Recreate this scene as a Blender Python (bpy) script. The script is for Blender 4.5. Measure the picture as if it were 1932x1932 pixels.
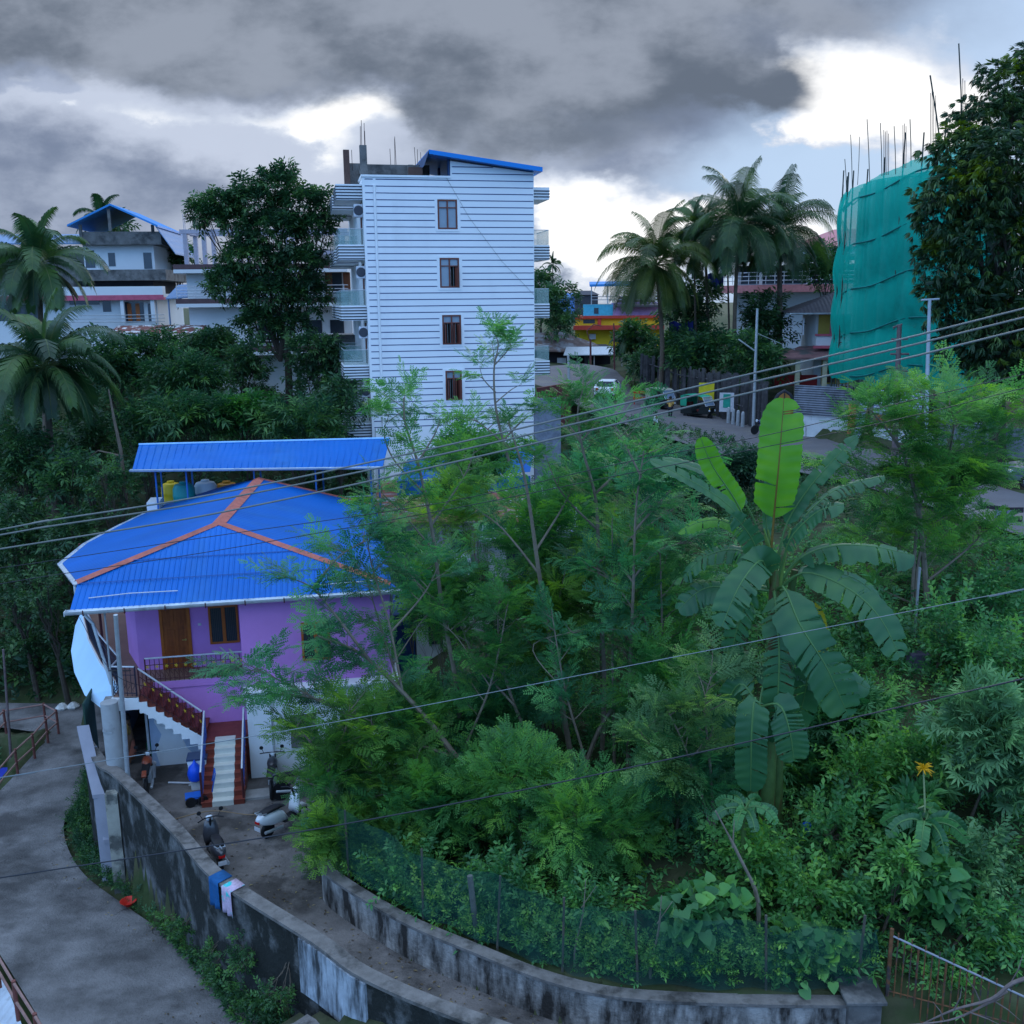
import bpy, bmesh, math, random
import numpy as np
from mathutils import Vector, Matrix
random.seed(7); rng = np.random.default_rng(7)
scene = bpy.context.scene
for o in list(bpy.data.objects): bpy.data.objects.remove(o, do_unlink=True)
COL = scene.collection
# ---------------------------------------------------------------- camera
CZ = 14.5; F = 1855.6; PITCH = 12.0; ROLL = -0.6
cam_d = bpy.data.cameras.new('camera'); cam = bpy.data.objects.new('camera', cam_d); COL.objects.link(cam)
cam_d.sensor_width = 36; cam_d.sensor_fit = 'HORIZONTAL'; cam_d.lens = 36*F/1932; cam_d.clip_start = 0.2; cam_d.clip_end = 4000
CM = Matrix.Rotation(math.radians(90-PITCH), 3, 'X') @ Matrix.Rotation(math.radians(ROLL), 3, 'Z')
cam.matrix_world = Matrix.Translation((0, 0, CZ)) @ CM.to_4x4()
scene.camera = cam
# ---------------------------------------------------------------- light
SUN_AZ, SUN_EL = 22.0, 14.0
SUNV = Vector((math.sin(math.radians(SUN_AZ))*math.cos(math.radians(SUN_EL)), math.cos(math.radians(SUN_AZ))*math.cos(math.radians(SUN_EL)), math.sin(math.radians(SUN_EL))))
sd = bpy.data.lights.new('sun', 'SUN'); sd.energy = .8; sd.angle = math.radians(24); sd.color = (1.0, .93, .82)
sun = bpy.data.objects.new('sun', sd); COL.objects.link(sun); sun.rotation_euler = SUNV.to_track_quat('Z', 'Y').to_euler()
scene.view_settings.view_transform = 'Standard'; scene.view_settings.look = 'None'
scene.view_settings.exposure = 0.0; scene.view_settings.gamma = 1.0
scene.render.resolution_x = 1024; scene.render.resolution_y = 1024
scene.render.engine = 'CYCLES'
scene.cycles.max_bounces = 4; scene.cycles.diffuse_bounces = 2; scene.cycles.transmission_bounces = 3; scene.cycles.transparent_max_bounces = 8
SKY_UP = (1.02, 1.40, 2.02)       # unseen sky overhead, brightened to light upward faces
SKY_BACK = (.46, .96, 1.86)      # unseen blue sky behind the viewer, boosted to light the foreground

def build_world():
    w = bpy.data.worlds.new('World'); scene.world = w; w.use_nodes = True
    nt = w.node_tree; N = nt.nodes; L = nt.links; N.clear()
    def val(x):
        return x
    def m(op, a, b=None, c=None):
        n = N.new('ShaderNodeMath'); n.operation = op
        for i, s in enumerate((a, b, c)):
            if s is None: continue
            if isinstance(s, (int, float)): n.inputs[i].default_value = s
            else: L.new(s, n.inputs[i])
        return n.outputs[0]
    def sstep(x, a, b):
        n = N.new('ShaderNodeMapRange'); n.interpolation_type = 'SMOOTHSTEP'
        L.new(x, n.inputs[0]); n.inputs[1].default_value = a; n.inputs[2].default_value = b
        return n.outputs[0]
    def mix(f, a, b):
        n = N.new('ShaderNodeMix'); n.data_type = 'RGBA'; n.clamp_factor = True
        if isinstance(f, (int, float)): n.inputs[0].default_value = f
        else: L.new(f, n.inputs[0])
        for i, s in ((6, a), (7, b)):
            if isinstance(s, tuple): n.inputs[i].default_value = (*s, 1)
            else: L.new(s, n.inputs[i])
        return n.outputs[2]
    tc = N.new('ShaderNodeTexCoord'); sep = N.new('ShaderNodeSeparateXYZ'); L.new(tc.outputs['Generated'], sep.inputs[0])
    dx, dy, dz = sep.outputs
    yy = m('MAXIMUM', dy, .05)
    X = m('DIVIDE', dx, yy); Z = m('DIVIDE', dz, yy)
    cmb = N.new('ShaderNodeCombineXYZ'); L.new(X, cmb.inputs[0]); L.new(m('MULTIPLY', Z, 1.7), cmb.inputs[1])
    def noise(sc, det, seed, rough=.55):
        mp = N.new('ShaderNodeMapping'); L.new(cmb.outputs[0], mp.inputs[0]); mp.inputs['Location'].default_value = (seed, seed*1.7, seed*.3)
        n = N.new('ShaderNodeTexNoise'); n.inputs['Scale'].default_value = sc; n.inputs['Detail'].default_value = det; n.inputs['Roughness'].default_value = rough
        L.new(mp.outputs[0], n.inputs['Vector']); return n.outputs['Fac']
    n1 = noise(5, 6, 3.1); n2 = noise(5, 6, 9.7); n3 = noise(16, 7, 5.3, .6); n4 = noise(2.6, 4, 1.9); n5 = noise(9, 8, 14.3, .6)
    def cen(n, k): return m('MULTIPLY', m('SUBTRACT', n, .5), k)
    Xw = m('ADD', m('ADD', X, cen(n1, .20)), cen(n3, .06)); Zw = m('ADD', m('ADD', Z, cen(n2, .10)), cen(n3, .035))
    def blob(u, v, ru, rv):
        d = CM @ Vector(((u-966)/F, -(v-966)/F, -1)); x0, z0 = d.x/d.y, d.z/d.y
        a = m('DIVIDE', m('SUBTRACT', Xw, x0), ru/F); b = m('DIVIDE', m('SUBTRACT', Zw, z0), rv/F)
        return m('POWER', 2.718, m('MULTIPLY', m('ADD', m('MULTIPLY', a, a), m('MULTIPLY', b, b)), -1.0))
    def total(lst):
        t = None
        for (u, v, ru, rv, k) in lst:
            g = m('MULTIPLY', blob(u, v, ru, rv), k); t = g if t is None else m('ADD', t, g)
        return t
    # clear sky part (front)
    sky = N.new('ShaderNodeTexSky'); sky.sky_type = 'NISHITA'; sky.sun_disc = False
    sky.sun_elevation = math.radians(SUN_EL); sky.sun_rotation = math.radians(SUN_AZ); sky.air_density = 1.0; sky.dust_density = 1.0; sky.ozone_density = 2.0
    sks = N.new('ShaderNodeVectorMath'); sks.operation = 'SCALE'; L.new(sky.outputs[0], sks.inputs[0]); sks.inputs['Scale'].default_value = .06
    blue = mix(.88, sks.outputs[0], (.33, .54, .88))
    blue = mix(m('MINIMUM', total([(1650, 230, 420, 260, .75), (1200, 480, 500, 130, .7), (1500, 560, 700, 60, .4)]), .85), blue, (.52, .69, .92))
    # grey-blue cloud veil on the left
    veil = sstep(m('ADD', total([(150, 380, 800, 420, 1.0), (600, 420, 380, 300, .9), (900, -100, 1000, 350, .8)]), cen(n4, .3)), .25, .6)
    g1 = m('ADD', m('ADD', n1, cen(n3, .5)), m('MULTIPLY', X, -.12))
    c = mix(veil, blue, mix(sstep(g1, .32, .68), (.20, .25, .365), (.40, .465, .60)))
    lit = m('ADD', total([(260, 230, 330, 70, .8), (620, 270, 260, 90, .95), (600, 380, 120, 60, .5), (120, 180, 160, 40, .5), (350, 430, 420, 40, .35)]), cen(n5, .7))
    c = mix(m('MULTIPLY', sstep(lit, .15, .95), .9), c, (.60, .67, .82))
    # white cumulus
    wt = m('ADD', total([(1220, 410, 200, 70, 1.0), (1080, 360, 80, 60, .9), (1110, 460, 190, 70, .8), (1320, 400, 120, 40, .7), (1400, 480, 260, 50, .6), (1570, 430, 80, 50, 1.0), (1565, 150, 175, 100, 1.5), (1750, 240, 130, 95, 1.3), (1490, 275, 90, 34, 1.1),
                         (240, 215, 150, 26, .75), (430, 200, 120, 22, .5), (570, 250, 120, 56, 1.0), (710, 220, 140, 50, .95), (640, 320, 60, 34, .7), (60, 160, 90, 18, .55), (1880, 20, 120, 50, .5), (1090, 545, 160, 30, .4), (75, 215, 26, 12, .7)]), cen(n3, 1.0))
    wt = m('ADD', wt, cen(n5, .5))
    hole = sstep(m('ADD', total([(110, 170, 60, 30, .9), (20, 150, 60, 40, .8), (30, 330, 120, 30, .5)]), cen(n3, .6)), .45, .8)
    c = mix(m('MULTIPLY', hole, .3), c, (.13, .21, .40))
    c = mix(sstep(wt, .50, .90), c, (.66, .73, .86))
    c = mix(sstep(wt, .72, 1.25), c, (1.15, 1.15, 1.15))
    # dark cloud band
    dk = m('ADD', total([(60, 20, 480, 115, 1.1), (700, 70, 460, 120, 1.05), (1150, 140, 280, 115, 1.05), (900, -80, 900, 110, 1.0), (1410, 185, 120, 55, .95), (1050, 275, 170, 30, .5), (850, 240, 90, 50, .45), (1560, 20, 160, 40, .5)]), cen(n3, .45))
    dk = m('ADD', dk, cen(n1, .45))
    dcol = mix(sstep(m('ADD', m('ADD', n2, cen(n5, .9)), total([(1300, 200, 300, 60, -.10), (150, 60, 200, 60, -.15), (1000, 20, 500, 50, .12)])), .30, .72), (.135, .168, .225), (.31, .355, .44))
    c = mix(sstep(dk, .34, 1.1), c, dcol)
    # sky away from the picture: overhead and behind
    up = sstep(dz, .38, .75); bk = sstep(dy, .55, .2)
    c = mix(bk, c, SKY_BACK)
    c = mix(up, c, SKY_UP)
    low = sstep(dz, .02, -.05)
    c = mix(low, c, (.10, .14, .22))
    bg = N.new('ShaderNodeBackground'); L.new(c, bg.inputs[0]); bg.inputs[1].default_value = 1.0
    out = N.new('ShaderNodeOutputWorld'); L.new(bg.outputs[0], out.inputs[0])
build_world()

# ---------------------------------------------------------------- measuring helpers (real positions at real distances)
def ray(u, v): return CM @ Vector(((u-966)/F, -(v-966)/F, -1))
def at(u, v, Y):
    d = ray(u, v); p = d*(Y/d.y); return Vector((p.x, p.y, p.z+CZ))
def gz(u, v, z):
    d = ray(u, v); p = d*((z-CZ)/d.z); return Vector((p.x, p.y, z))
def loc2(p, O, ang):
    a = math.radians(ang); d = Vector((p[0]-O[0], p[1]-O[1]))
    return (d.x*math.cos(a)+d.y*math.sin(a), -d.x*math.sin(a)+d.y*math.cos(a))

# ---------------------------------------------------------------- materials
MATS = {}
def mat(name, col, rough=.7, var=.15, scale=3., bump=0., bscale=None, metal=0., spec=.3, streak=None, col2=None, detail=6., thr=None, trans=0., alpha=1., wave=None, coat=0.):
    """procedural material: base colour broken by noise, optional second colour in patches, streaks, bump, corrugation"""
    if name in MATS: return MATS[name]
    m = bpy.data.materials.new(name); m.use_nodes = True; nt = m.node_tree; N = nt.nodes; L = nt.links
    bs = N['Principled BSDF']; out = N['Material Output']
    bs.inputs['Roughness'].default_value = rough; bs.inputs['Metallic'].default_value = metal; bs.inputs['Specular IOR Level'].default_value = spec
    bs.inputs['Coat Weight'].default_value = coat
    tc = N.new('ShaderNodeTexCoord')
    def noise(sc, det=detail, vec=None, stretch=None):
        n = N.new('ShaderNodeTexNoise'); n.inputs['Scale'].default_value = sc; n.inputs['Detail'].default_value = det; n.inputs['Roughness'].default_value = .62
        if stretch:
            mp = N.new('ShaderNodeMapping'); mp.inputs['Scale'].default_value = stretch; L.new(tc.outputs['Object'], mp.inputs[0]); L.new(mp.outputs[0], n.inputs['Vector'])
        else: L.new(tc.outputs['Object'], n.inputs['Vector'])
        return n.outputs['Fac']
    def ramp(f, a, b, ca, cb):
        r = N.new('ShaderNodeValToRGB'); r.color_ramp.elements[0].position = a; r.color_ramp.elements[1].position = b
        r.color_ramp.elements[0].color = (*ca, 1); r.color_ramp.elements[1].color = (*cb, 1); L.new(f, r.inputs[0]); return r.outputs[0]
    def mx(f, a, b, mode='MIX'):
        n = N.new('ShaderNodeMix'); n.data_type = 'RGBA'; n.blend_type = mode
        if isinstance(f, float): n.inputs[0].default_value = f
        else: L.new(f, n.inputs[0])
        L.new(a, n.inputs[6]); L.new(b, n.inputs[7]); return n.outputs[2]
    lo = tuple(max(0, c*(1-var)) for c in col); hi = tuple(min(1, c*(1+var)) for c in col)
    f = noise(scale); c = ramp(f, .3, .7, lo, hi)
    if col2:
        t = thr or (.5, .6)
        f2 = noise(scale*.55, 8, stretch=streak) if streak else noise(scale*.55, 8)
        g = N.new('ShaderNodeMapRange'); g.inputs[1].default_value = t[0]; g.inputs[2].default_value = t[1]; L.new(f2, g.inputs[0])
        c2 = ramp(noise(scale*2.3), .3, .7, tuple(x*.75 for x in col2), tuple(min(1, x*1.25) for x in col2))
        c = mx(g.outputs[0], c, c2)
    L.new(c, bs.inputs['Base Color'])
    h = None
    if wave:   # (axis, cycles per metre, strength)
        wv = N.new('ShaderNodeTexWave'); wv.wave_type = 'BANDS'; wv.bands_direction = wave[0]; wv.inputs['Scale'].default_value = wave[1]*.314159*1.0
        wv.wave_profile = 'SIN'; L.new(tc.outputs['Object'], wv.inputs['Vector'])
        b = N.new('ShaderNodeBump'); b.inputs['Strength'].default_value = wave[2]; b.inputs['Distance'].default_value = .03; L.new(wv.outputs['Fac'], b.inputs['Height']); h = b.outputs[0]
    if bump:
        b = N.new('ShaderNodeBump'); b.inputs['Strength'].default_value = bump; b.inputs['Distance'].default_value = .05
        L.new(noise(bscale or scale*4, 8), b.inputs['Height'])
        if h: L.new(h, b.inputs['Normal'])
        h = b.outputs[0]
    if h: L.new(h, bs.inputs['Normal'])
    sh = bs.outputs[0]
    if trans:
        t = N.new('ShaderNodeBsdfTranslucent'); L.new(c, t.inputs[0]); ms = N.new('ShaderNodeMixShader'); ms.inputs[0].default_value = trans
        L.new(sh, ms.inputs[1]); L.new(t.outputs[0], ms.inputs[2]); sh = ms.outputs[0]
    if alpha < 1:
        t = N.new('ShaderNodeBsdfTransparent'); ms = N.new('ShaderNodeMixShader'); ms.inputs[0].default_value = alpha
        L.new(t.outputs[0], ms.inputs[1]); L.new(sh, ms.inputs[2]); sh = ms.outputs[0]
    L.new(sh, out.inputs[0]); MATS[name] = m; return m

def leafmat(name, dark, mid, light, trans=.35, rough=.5, scale=.8, spec=.35):
    if name in MATS: return MATS[name]
    m = bpy.data.materials.new(name); m.use_nodes = True; nt = m.node_tree; N = nt.nodes; L = nt.links
    bs = N['Principled BSDF']; out = N['Material Output']; bs.inputs['Roughness'].default_value = rough; bs.inputs['Specular IOR Level'].default_value = spec
    at_ = N.new('ShaderNodeAttribute'); at_.attribute_name = 'tint'
    tc = N.new('ShaderNodeTexCoord'); n = N.new('ShaderNodeTexNoise'); n.inputs['Scale'].default_value = scale; n.inputs['Detail'].default_value = 3; L.new(tc.outputs['Object'], n.inputs['Vector'])
    a = N.new('ShaderNodeMath'); a.operation = 'MULTIPLY_ADD'; L.new(n.outputs['Fac'], a.inputs[0]); a.inputs[1].default_value = 1.3; L.new(at_.outputs['Fac'], a.inputs[2])
    s = N.new('ShaderNodeMath'); s.operation = 'SUBTRACT'; L.new(a.outputs[0], s.inputs[0]); s.inputs[1].default_value = .65
    r = N.new('ShaderNodeValToRGB'); e = r.color_ramp.elements; e[0].position = .15; e[0].color = (*dark, 1); e[1].position = .92; e[1].color = (*light, 1)
    k = e.new(.52); k.color = (*mid, 1); L.new(s.outputs[0], r.inputs[0]); L.new(r.outputs[0], bs.inputs['Base Color'])
    t = N.new('ShaderNodeBsdfTranslucent'); h = N.new('ShaderNodeHueSaturation'); h.inputs['Value'].default_value = 1.5; h.inputs['Saturation'].default_value = 1.15; h.inputs['Hue'].default_value = .485
    L.new(r.outputs[0], h.inputs['Color']); L.new(h.outputs[0], t.inputs[0])
    ms = N.new('ShaderNodeMixShader'); ms.inputs[0].default_value = trans; L.new(bs.outputs[0], ms.inputs[1]); L.new(t.outputs[0], ms.inputs[2]); L.new(ms.outputs[0], out.inputs[0])
    MATS[name] = m; return m

# ---------------------------------------------------------------- objects
def tag(o, label=None, cat=None, group=None, kind=None):
    if label: o['label'] = label
    if cat: o['category'] = cat
    if group: o['group'] = group
    if kind: o['kind'] = kind
    return o
def thing(name, label, cat, loc=(0, 0, 0), rz=0, group=None):
    o = bpy.data.objects.new(name, None); COL.objects.link(o); o.location = loc; o.rotation_euler = (0, 0, math.radians(rz)); o.empty_display_size = .2
    return tag(o, label, cat, group)
def copy_tree(o, parent=None):
    c = o.copy(); COL.objects.link(c)
    if parent: c.parent = parent
    for ch in list(o.children): copy_tree(ch, c)
    return c
def mesh_from(name, V, Fq, mats, parent=None, mi=None, smooth=False, tint=None):
    me = bpy.data.meshes.new(name); V = np.asarray(V, dtype=np.float32)
    if isinstance(Fq, np.ndarray):
        k = Fq.shape[1]; me.vertices.add(len(V)); me.vertices.foreach_set('co', V.ravel()); me.loops.add(Fq.size); me.loops.foreach_set('vertex_index', Fq.astype(np.int32).ravel())
        me.polygons.add(len(Fq)); me.polygons.foreach_set('loop_start', np.arange(0, Fq.size, k, dtype=np.int32)); me.polygons.foreach_set('loop_total', np.full(len(Fq), k, dtype=np.int32)); me.update(calc_edges=True)
    else:
        me.from_pydata([tuple(map(float, v)) for v in V], [], [tuple(f) for f in Fq]); me.update()
    for mm in (mats if isinstance(mats, (list, tuple)) else [mats]): me.materials.append(mm)
    if mi is not None: me.polygons.foreach_set('material_index', np.asarray(mi, dtype=np.int32))
    if smooth: me.polygons.foreach_set('use_smooth', np.ones(len(me.polygons), dtype=bool))
    if tint is not None:
        a = me.attributes.new('tint', 'FLOAT', 'POINT'); a.data.foreach_set('value', np.asarray(tint, dtype=np.float32))
    o = bpy.data.objects.new(name, me); COL.objects.link(o)
    if parent: o.parent = parent
    return o

class MB:
    def __init__(s): s.V = []; s.F = []; s.M = []
    def add(s, V, Fs, mi=0):
        b = len(s.V); s.V += [tuple(v) for v in V]; s.F += [tuple(i+b for i in f) for f in Fs]; s.M += [mi]*len(Fs); return s
    def box(s, x0, x1, y0, y1, z0, z1, mi=0):
        V = [(x, y, z) for z in (z0, z1) for y in (y0, y1) for x in (x0, x1)]
        return s.add(V, [(0, 2, 3, 1), (4, 5, 7, 6), (0, 1, 5, 4), (2, 6, 7, 3), (0, 4, 6, 2), (1, 3, 7, 5)], mi)
    def bx(s, c, size, rz=0, mi=0, rx=0, ry=0):
        R = Matrix.Rotation(rz, 3, 'Z') @ Matrix.Rotation(ry, 3, 'Y') @ Matrix.Rotation(rx, 3, 'X')
        V = [Vector(c) + R @ Vector((x*size[0]/2, y*size[1]/2, z*size[2]/2)) for z in (-1, 1) for y in (-1, 1) for x in (-1, 1)]
        return s.add(V, [(0, 2, 3, 1), (4, 5, 7, 6), (0, 1, 5, 4), (2, 6, 7, 3), (0, 4, 6, 2), (1, 3, 7, 5)], mi)
    def prism(s, pts, z0, z1, mi=0, top=True):
        n = len(pts); V = [(p[0], p[1], z0) for p in pts] + [(p[0], p[1], z1) for p in pts]
        F_ = [(i, (i+1) % n, n+(i+1) % n, n+i) for i in range(n)] + [tuple(range(n-1, -1, -1)), tuple(range(n, 2*n))]
        return s.add(V, F_, mi)
    def slab(s, pts, th, mi=0):
        """polygon of 3-D points extruded down by th"""
        n = len(pts); V = [tuple(p) for p in pts] + [(p[0], p[1], p[2]-th) for p in pts]
        return s.add(V, [tuple(range(n)), tuple(range(2*n-1, n-1, -1))] + [(i, n+i, n+(i+1) % n, (i+1) % n) for i in range(n)], mi)
    def tube(s, path, r, n=8, mi=0, cap=True):
        P = [Vector(p) for p in path]; R = r if isinstance(r, (list, tuple)) else [r]*len(P)
        V = []; up = Vector((0, 0, 1))
        ref = None
        for i, p in enumerate(P):
            t = (P[min(i+1, len(P)-1)]-P[max(i-1, 0)]);
            if t.length < 1e-9: t = Vector((0, 0, 1))
            t.normalize()
            if ref is None: ref = t.cross(Vector((0, 0, 1)) if abs(t.z) < .9 else Vector((1, 0, 0))).normalized()
            a = (ref - t*ref.dot(t)).normalized(); ref = a; b = t.cross(a)
            V += [p + (a*math.cos(2*math.pi*k/n)+b*math.sin(2*math.pi*k/n))*R[i] for k in range(n)]
        F_ = [(i*n+k, i*n+(k+1) % n, (i+1)*n+(k+1) % n, (i+1)*n+k) for i in range(len(P)-1) for k in range(n)]
        if cap: F_ += [tuple(range(n-1, -1, -1)), tuple((len(P)-1)*n+k for k in range(n))]
        return s.add(V, F_, mi)
    def lathe(s, c, prof, n=20, mi=0, axis='Z'):
        V = []
        for (r, h) in prof:
            for k in range(n):
                a = 2*math.pi*k/n; q = (r*math.cos(a), r*math.sin(a), h)
                if axis == 'X': q = (h, q[0], q[1])
                if axis == 'Y': q = (q[0], h, q[1])
                V.append((c[0]+q[0], c[1]+q[1], c[2]+q[2]))
        m_ = len(prof); F_ = [(i*n+k, i*n+(k+1) % n, (i+1)*n+(k+1) % n, (i+1)*n+k) for i in range(m_-1) for k in range(n)]
        if prof[0][0] > 1e-4: F_.append(tuple(range(n-1, -1, -1)))
        if prof[-1][0] > 1e-4: F_.append(tuple((m_-1)*n+k for k in range(n)))
        return s.add(V, F_, mi)
    def wall(s, path, th, z0, z1, mi=0):
        """wall following a path; z0,z1 numbers or lists"""
        n = len(path); P = [Vector((p[0], p[1])) for p in path]; L_ = []; R_ = []
        for i in range(n):
            t = (P[min(i+1, n-1)]-P[max(i-1, 0)]).normalized(); nn = Vector((-t.y, t.x))*th/2; L_.append(P[i]+nn); R_.append(P[i]-nn)
        za = z0 if isinstance(z0, (list, tuple)) else [z0]*n; zb = z1 if isinstance(z1, (list, tuple)) else [z1]*n
        V = []
        for i in range(n): V += [(L_[i].x, L_[i].y, za[i]), (R_[i].x, R_[i].y, za[i]), (R_[i].x, R_[i].y, zb[i]), (L_[i].x, L_[i].y, zb[i])]
        F_ = []
        for i in range(n-1):
            a, b = 4*i, 4*i+4; F_ += [(a, a+1, b+1, b), (a+1, a+2, b+2, b+1), (a+2, a+3, b+3, b+2), (a+3, a, b, b+3)]
        F_ += [(0, 3, 2, 1), (4*n-4, 4*n-3, 4*n-2, 4*n-1)]
        return s.add(V, F_, mi)
    def build(s, name, mats, parent=None, smooth=False, bevel=0, label=None):
        o = mesh_from(name, s.V, s.F, mats, parent, s.M)
        if smooth:
            for p in o.data.polygons: p.use_smooth = True
            try: o.data.set_sharp_from_angle(angle=math.radians(40))
            except Exception: pass
        if bevel:
            b = o.modifiers.new('bevel', 'BEVEL'); b.width = bevel; b.segments = 2; b.limit_method = 'ANGLE'
        if label: o['label'] = label
        return o
def each(name, boxes, m, parent, bevel=0):
    for b in boxes: MB().box(*b).build(name, m, parent, bevel=bevel)
def eachtube(name, tubes, r, m, parent, n=5):
    for t in tubes: MB().tube(t, r, n).build(name, m, parent)
def smooth_path(pts, n=6):
    """Catmull-Rom through points"""
    P = [Vector(p) for p in pts]; out = []
    for i in range(len(P)-1):
        a = P[max(i-1, 0)]; b = P[i]; c = P[i+1]; d = P[min(i+2, len(P)-1)]
        for k in range(n):
            t = k/n; out.append(.5*((2*b)+(c-a)*t+(2*a-5*b+4*c-d)*t*t+(3*b-a-3*c+d)*t**3))
    out.append(P[-1]); return out
def outward(o):
    bm = bmesh.new(); bm.from_mesh(o.data); bmesh.ops.recalc_face_normals(bm, faces=bm.faces); bm.to_mesh(o.data); bm.free(); return o
# ================================================================ TERRAIN
CP = np.array([  # x, y, z
 (-40,10,-2.2),(-20,10,-2.2),(-14,18,-2.2),(-11,22,-2.4),(-15,27,-2.9),(-18,33,-3.0),(-22,40,-3.0),(-30,38,-3.6),(-26,30,-4.5),(-24,26,-4.2),(-35,28,-4),
 (-5,14,-1.4),(0,10,-1.0),(8,10,-.6),(-8,17,-1.9),
 (-9,26,-.1),(-6,30,-.1),(-10,34,-.1),(-14,40,-.6),(-8,40,0.2),(-5,46,2.6),(-12,48,1.5),(-18,50,0),(-30,50,0),(-45,50,2),
 (-20,62,5),(-35,62,6),(-12,66,7),(-30,74,10),(-50,74,10),(-20,80,10),(-60,110,14),(-20,110,12),
 (-1,20,.6),(-3,23,.5),(0,26,.8),(-2,32,1.2),(2,30,1.4),(4,36,2.6),(0,40,2.4),(2,46,3.6),(8,44,4.6),(-2,54,4.8),(6,54,5.4),(0,64,6.0),
 (1.5,18,.8),(4.5,18,.9),(7,18,.9),(10,17,1.0),(12,18,1.4),(16,20,2.0),(22,20,2.5),(5,21,1.9),(8,21,2.2),(12,22,2.8),(6,25,2.9),(10,27,3.7),(15,27,4.4),(20,27,4.8),(8,32,4.1),(13,33,5.3),(17,33,5.9),
 (14,38,5.9),(10,40,5.2),(20,38,6.2),(18,44,6.0),(16,52,5.9),(12,50,5.4),(14,62,5.95),(22,42,6.2),(26,46,6.3),(30,40,6.3),(24,54,6.3),(22,62,6.6),(10,74,6.1),(13,76,6.4),(6,84,6.9),(8,92,8.1),(6,104,8.8),
 (18,80,7.4),(28,72,8.0),(30,90,10),(20,100,10.5),(40,60,9),(45,90,12),(0,100,9),(-6,80,9),(10,130,10),(60,40,8),(-10,140,12),(40,150,13),(50,10,2)], dtype=float)
def th(x, y):
    x = np.atleast_1d(np.asarray(x, float)); y = np.atleast_1d(np.asarray(y, float))
    d2 = (x[:, None]-CP[:, 0])**2+(y[:, None]-CP[:, 1])**2+.3; w = 1/d2**1.9
    return (w*CP[:, 2]).sum(1)/w.sum(1)
def TH(x, y): return float(th(x, y)[0])
def inpoly(x, y, poly):
    r = np.zeros(x.shape, bool); n = len(poly)
    for i in range(n):
        x0, y0 = poly[i][:2]; x1, y1 = poly[(i+1) % n][:2]
        if y0 == y1: continue
        c = ((y0 > y) != (y1 > y)) & (x < (x1-x0)*(y-y0)/(y1-y0)+x0); r ^= c
    return r
# outer retaining wall line (yard side top) and inner alley wall
OW = [(-19, 44), (-16.2, 35.5), (-14.2, 30.2), (-13.56, 29.06), (-12.45, 27.56), (-11.69, 26.86), (-9.03, 23.8), (-7.44, 21.77), (-6.24, 20.65), (-4.33, 19.05), (-3.0, 17.82), (-.47, 16.38), (3, 14.9), (8, 13.8), (14, 13.3)]
IW = [(-4.75, 22.3), (-4.44, 21.65), (-2.57, 19.92), (-.85, 18.77), (.7, 17.83), (2.17, 17.33), (4.48, 17.12), (6.5, 17.05)]
YARD = [(p[0]+.1, p[1]+.1) for p in OW[:-1]] + [(14, 13.3), (14, 15.6), (8, 16.9)] + IW[::-1] + [(-4.4, 24.5), (-3.6, 28), (-3.2, 46), (-19, 46)]
LR = [gz(*p) for p in [(560, 1990, -1.8), (490, 1900, -2.0), (370, 1800, -2.3), (240, 1712, -2.6), (150, 1640, -2.7), (120, 1560, -2.8), (150, 1500, -2.8), (163, 1440, -2.85), (160, 1375, -2.9), (168, 1340, -2.9)]]
LL = [gz(*p) for p in [(110, 2010, -1.8), (78, 1932, -1.85), (30, 1850, -1.95), (-25, 1760, -2.1), (-90, 1640, -2.5), (-60, 1545, -2.8), (0, 1492, -2.85), (40, 1450, -2.85), (75, 1410, -2.85), (92, 1385, -2.9)]]
LANE = [(p.x, p.y) for p in LR] + [(-17.5, 41.2), (-21, 41.6), (-34, 42), (-34, 40.5), (-25, 39.8)] + [(p.x, p.y) for p in LL[::-1]]
RU = [gz(*p) for p in [(2250, 1000, 6.35), (1932, 932, 6.3), (1750, 872, 6.2), (1560, 828, 6.05), (1440, 806, 6.05), (1370, 790, 6.15), (1260, 757, 6.5), (1205, 735, 7.0), (1175, 712, 7.9), (1155, 696, 8.6), (1100, 686, 9.0)]]
RL = [gz(*p) for p in [(2250, 1110, 6.35), (1932, 1012, 6.3), (1850, 985, 6.2), (1620, 915, 6.05), (1420, 872, 6.05), (1310, 842, 6.15), (1150, 790, 6.5), (1090, 764, 7.0), (1050, 738, 7.9), (975, 715, 8.6), (930, 698, 9.0)]]
def strip(name, A, B, m, kind='structure', lift=.02, sub=6, cross=5):
    A = smooth_path(A, sub); B = smooth_path(B, sub); V = []; n = cross+1
    for a, b in zip(A, B):
        for k in range(n):
            p = a.lerp(b, k/cross); V.append((p.x, p.y, p.z+lift))
    Fq = [(i*n+k, (i+1)*n+k, (i+1)*n+k+1, i*n+k+1) for i in range(len(A)-1) for k in range(cross)]
    o = mesh_from(name, V, Fq, m); outward_up(o); return tag(o, kind=kind)
def outward_up(o):
    bm = bmesh.new(); bm.from_mesh(o.data)
    for f in bm.faces:
        f.normal_update()
        if f.normal.z < 0: f.normal_flip()
    bm.to_mesh(o.data); bm.free()
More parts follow.
